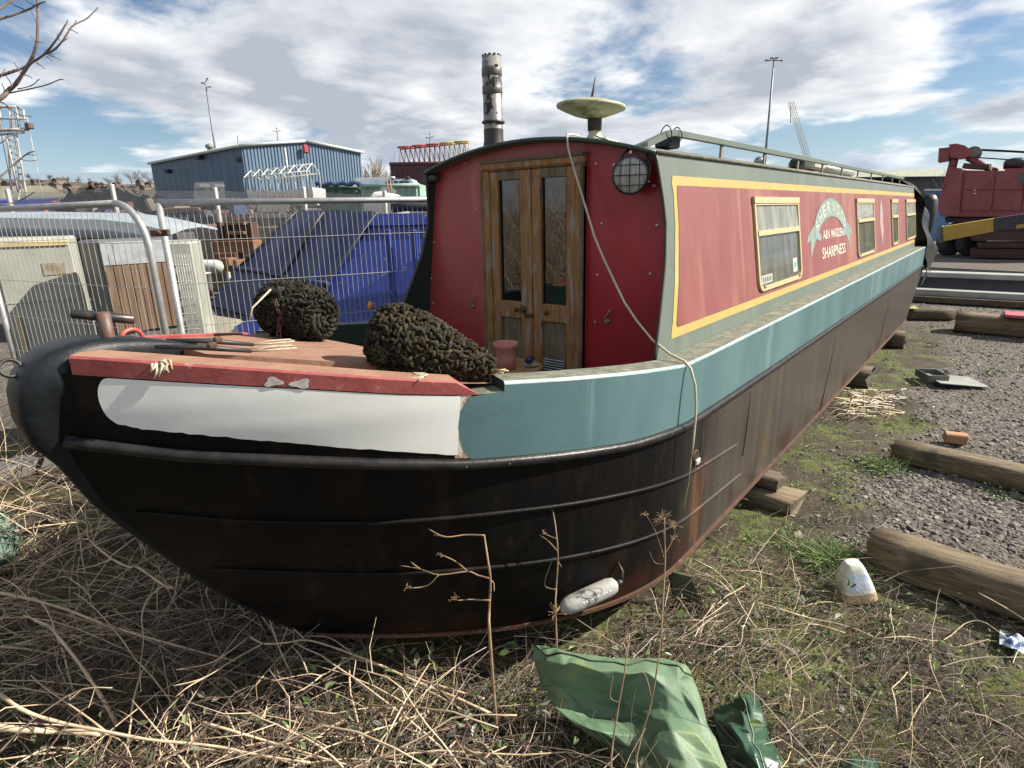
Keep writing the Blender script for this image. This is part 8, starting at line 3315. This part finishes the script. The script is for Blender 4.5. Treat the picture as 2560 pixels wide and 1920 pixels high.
cane_tangle('bramble_canes', 'tangle of pale arching dead canes in front of the bow', 150, (-150, 1330, 1200, 1800), m_cane, 1, .0018, .0048, .42)
cane_tangle('dark_bramble_canes', 'tangle of dark purple-brown bramble canes in the shade of the bow', 600, (-250, 1000, 1250, 1750), M('dark_bramble', (.085, .05, .04), (.15, .10, .075), rough=.6, nscale=14), 2, .0018, .0042, .5)
cane_tangle('fallen_canes', 'pale fallen canes scattered right of the tarpaulin', 60, (1250, 1200, 2212, 1800), m_cane, 3, .0014, .0032, .10, .2, .6)
cane_tangle('weed_canes', 'pale dead canes standing in the weeds left of the bow', 320, (-300, 860, 560, 1420), m_cane, 4, .0016, .0034, .85, .5, 1.4)


# bigger bramble leaves held up among the foreground stems
lp = MB()
rr = random.Random(3)
pos = []
for px, py in ((548, 1490), (460, 1500), (410, 1590), (1055, 1640), (515, 1560), (640, 1600), (60, 1600), (90, 1590), (1180, 1520), (910, 1430), (1000, 1540), (985, 1575), (230, 1560), (760, 1560), (820, 1575), (1400, 1640)):
    for k in range(3):
        q = G(px + rr.uniform(-25, 25), py + rr.uniform(-25, 25), rr.uniform(.06, .24))
        pos.append(q)
leaf_batch('large_bramble_leaves', np.array(pos), np.array([rr.uniform(.035, .06) for _ in pos]), M('dusty_bramble_leaf', (.085, .115, .05), (.14, .15, .085), rough=.5, nscale=14, island=.4), 'larger dusty bramble leaves on the foreground stems', .7)

# ---- bare tree whose boughs reach in at the upper left
m_bough = M('purple_brown_bark', (.105, .075, .065), (.16, .125, .11), rough=.75, nscale=10, bump=.4, bscale=40)
ZT_ = lambda x, y: (x / 2.963 / SC, y / 2.963 / SC)
dT = 4.4
bt = thing('bare_tree', 'bare budding tree reaching in with thin boughs at the upper left', 'tree', tuple(V(-260, 500, dT) * Zg))
tb0 = V(-260, 500, dT) * Zg
mb = MB()
mb.tube([tb0, tb0 + np.array([.02, .0, 1.2]), V(-230, 300, dT), V(-210, 60, dT), V(-200, -200, dT)], [.09, .075, .06, .045, .02], n=10)
mb.build('trunk', m_bough, bt)
boughs = [([(-700, 1250), (-300, 950), (0, 732), (60, 670), (110, 630), (160, 560), (220, 460), (250, 400), (275, 300), (280, 150), (276, 0), (270, -200)], .026, .009),
          ([(-650, 800), (-300, 650), (0, 560), (190, 495), (240, 460), (330, 400), (420, 290), (500, 160)], .018, .008),
          ([(330, 400), (400, 370), (470, 295), (540, 190), (640, 140), (727, 55)], .011, .006),
          ([(-600, 250), (-200, 180), (0, 140), (200, 75), (275, 35), (340, 10)], .016, .006), ([(-500, 200), (-100, 100), (0, 62), (110, -10)], .018, .010),
          ([(60, 690), (190, 665), (340, 630), (440, 590), (475, 592)], .008, .004), ([(130, 660), (230, 635), (292, 585)], .006, .004),
          ([(-500, 1650), (-200, 1450), (0, 1310), (90, 1230), (200, 1140), (260, 1120)], .012, .005), ([(190, 1145), (268, 1150)], .005, .003), ([(150, 1180), (210, 1192), (270, 1188)], .004, .003),
          ([(-300, 690), (0, 755), (60, 790), (140, 850), (237, 862)], .009, .004), ([(-300, 1480), (0, 1515), (100, 1500), (180, 1470), (262, 1418)], .010, .004), ([(-300, 1180), (0, 1062), (60, 1012), (130, 1003)], .007, .004),
          ([(180, 70), (120, 45), (80, 20), (40, -10)], .006, .004), ([(195, 0), (240, 35), (275, 45)], .007, .004)]
for pl2, r0, r1 in boughs:
    mb = MB()
    P = np.array([V(*ZT_(*p), dT + .06 * math.sin(p[0] * .01)) for p in pl2])
    n = len(P) * 3
    Q = catmull(P, n)
    mb.tube(list(Q), list(np.linspace(r0 * .72, r1 * .72, n) * (1 + .10 * np.sin(np.arange(n) * 1.9))), n=7)
    bo = mb.build('bough', m_bough, bt)
rr = random.Random(9)
spurs = [((105, 465), (160, 550)), ((230, 275), (265, 312)), ((315, 318), (272, 312)), ((40, 555), (95, 640)), ((15, 620), (38, 680)), ((235, 575), (180, 555)), ((330, 510), (270, 465)), ((385, 450), (345, 420)), ((450, 445), (365, 410)), ((328, 370), (335, 400)), ((395, 405), (350, 400)),
         ((425, 260), (440, 300)), ((508, 285), (465, 310)), ((580, 248), (505, 215)), ((565, 150), (555, 180)), ((500, 150), (495, 180)), ((0, 580), (40, 510)), ((160, 30), (145, 0)), ((265, 155), (230, 80))]
for a, b in spurs:
    mb = MB()
    A_, B_ = V(*ZT_(*b), dT), V(*ZT_(*a), dT + rr.uniform(-.05, .05))
    mb.tube([A_, (A_ + B_) / 2 + np.array([0, 0, .004]), B_], [.0042, .0032, .0028], n=5)
    mb.lathe([(.002, -.003), (.0045, 0), (.001, .005)], B_, n=6)
    mb.build('spur', m_bough, bt)
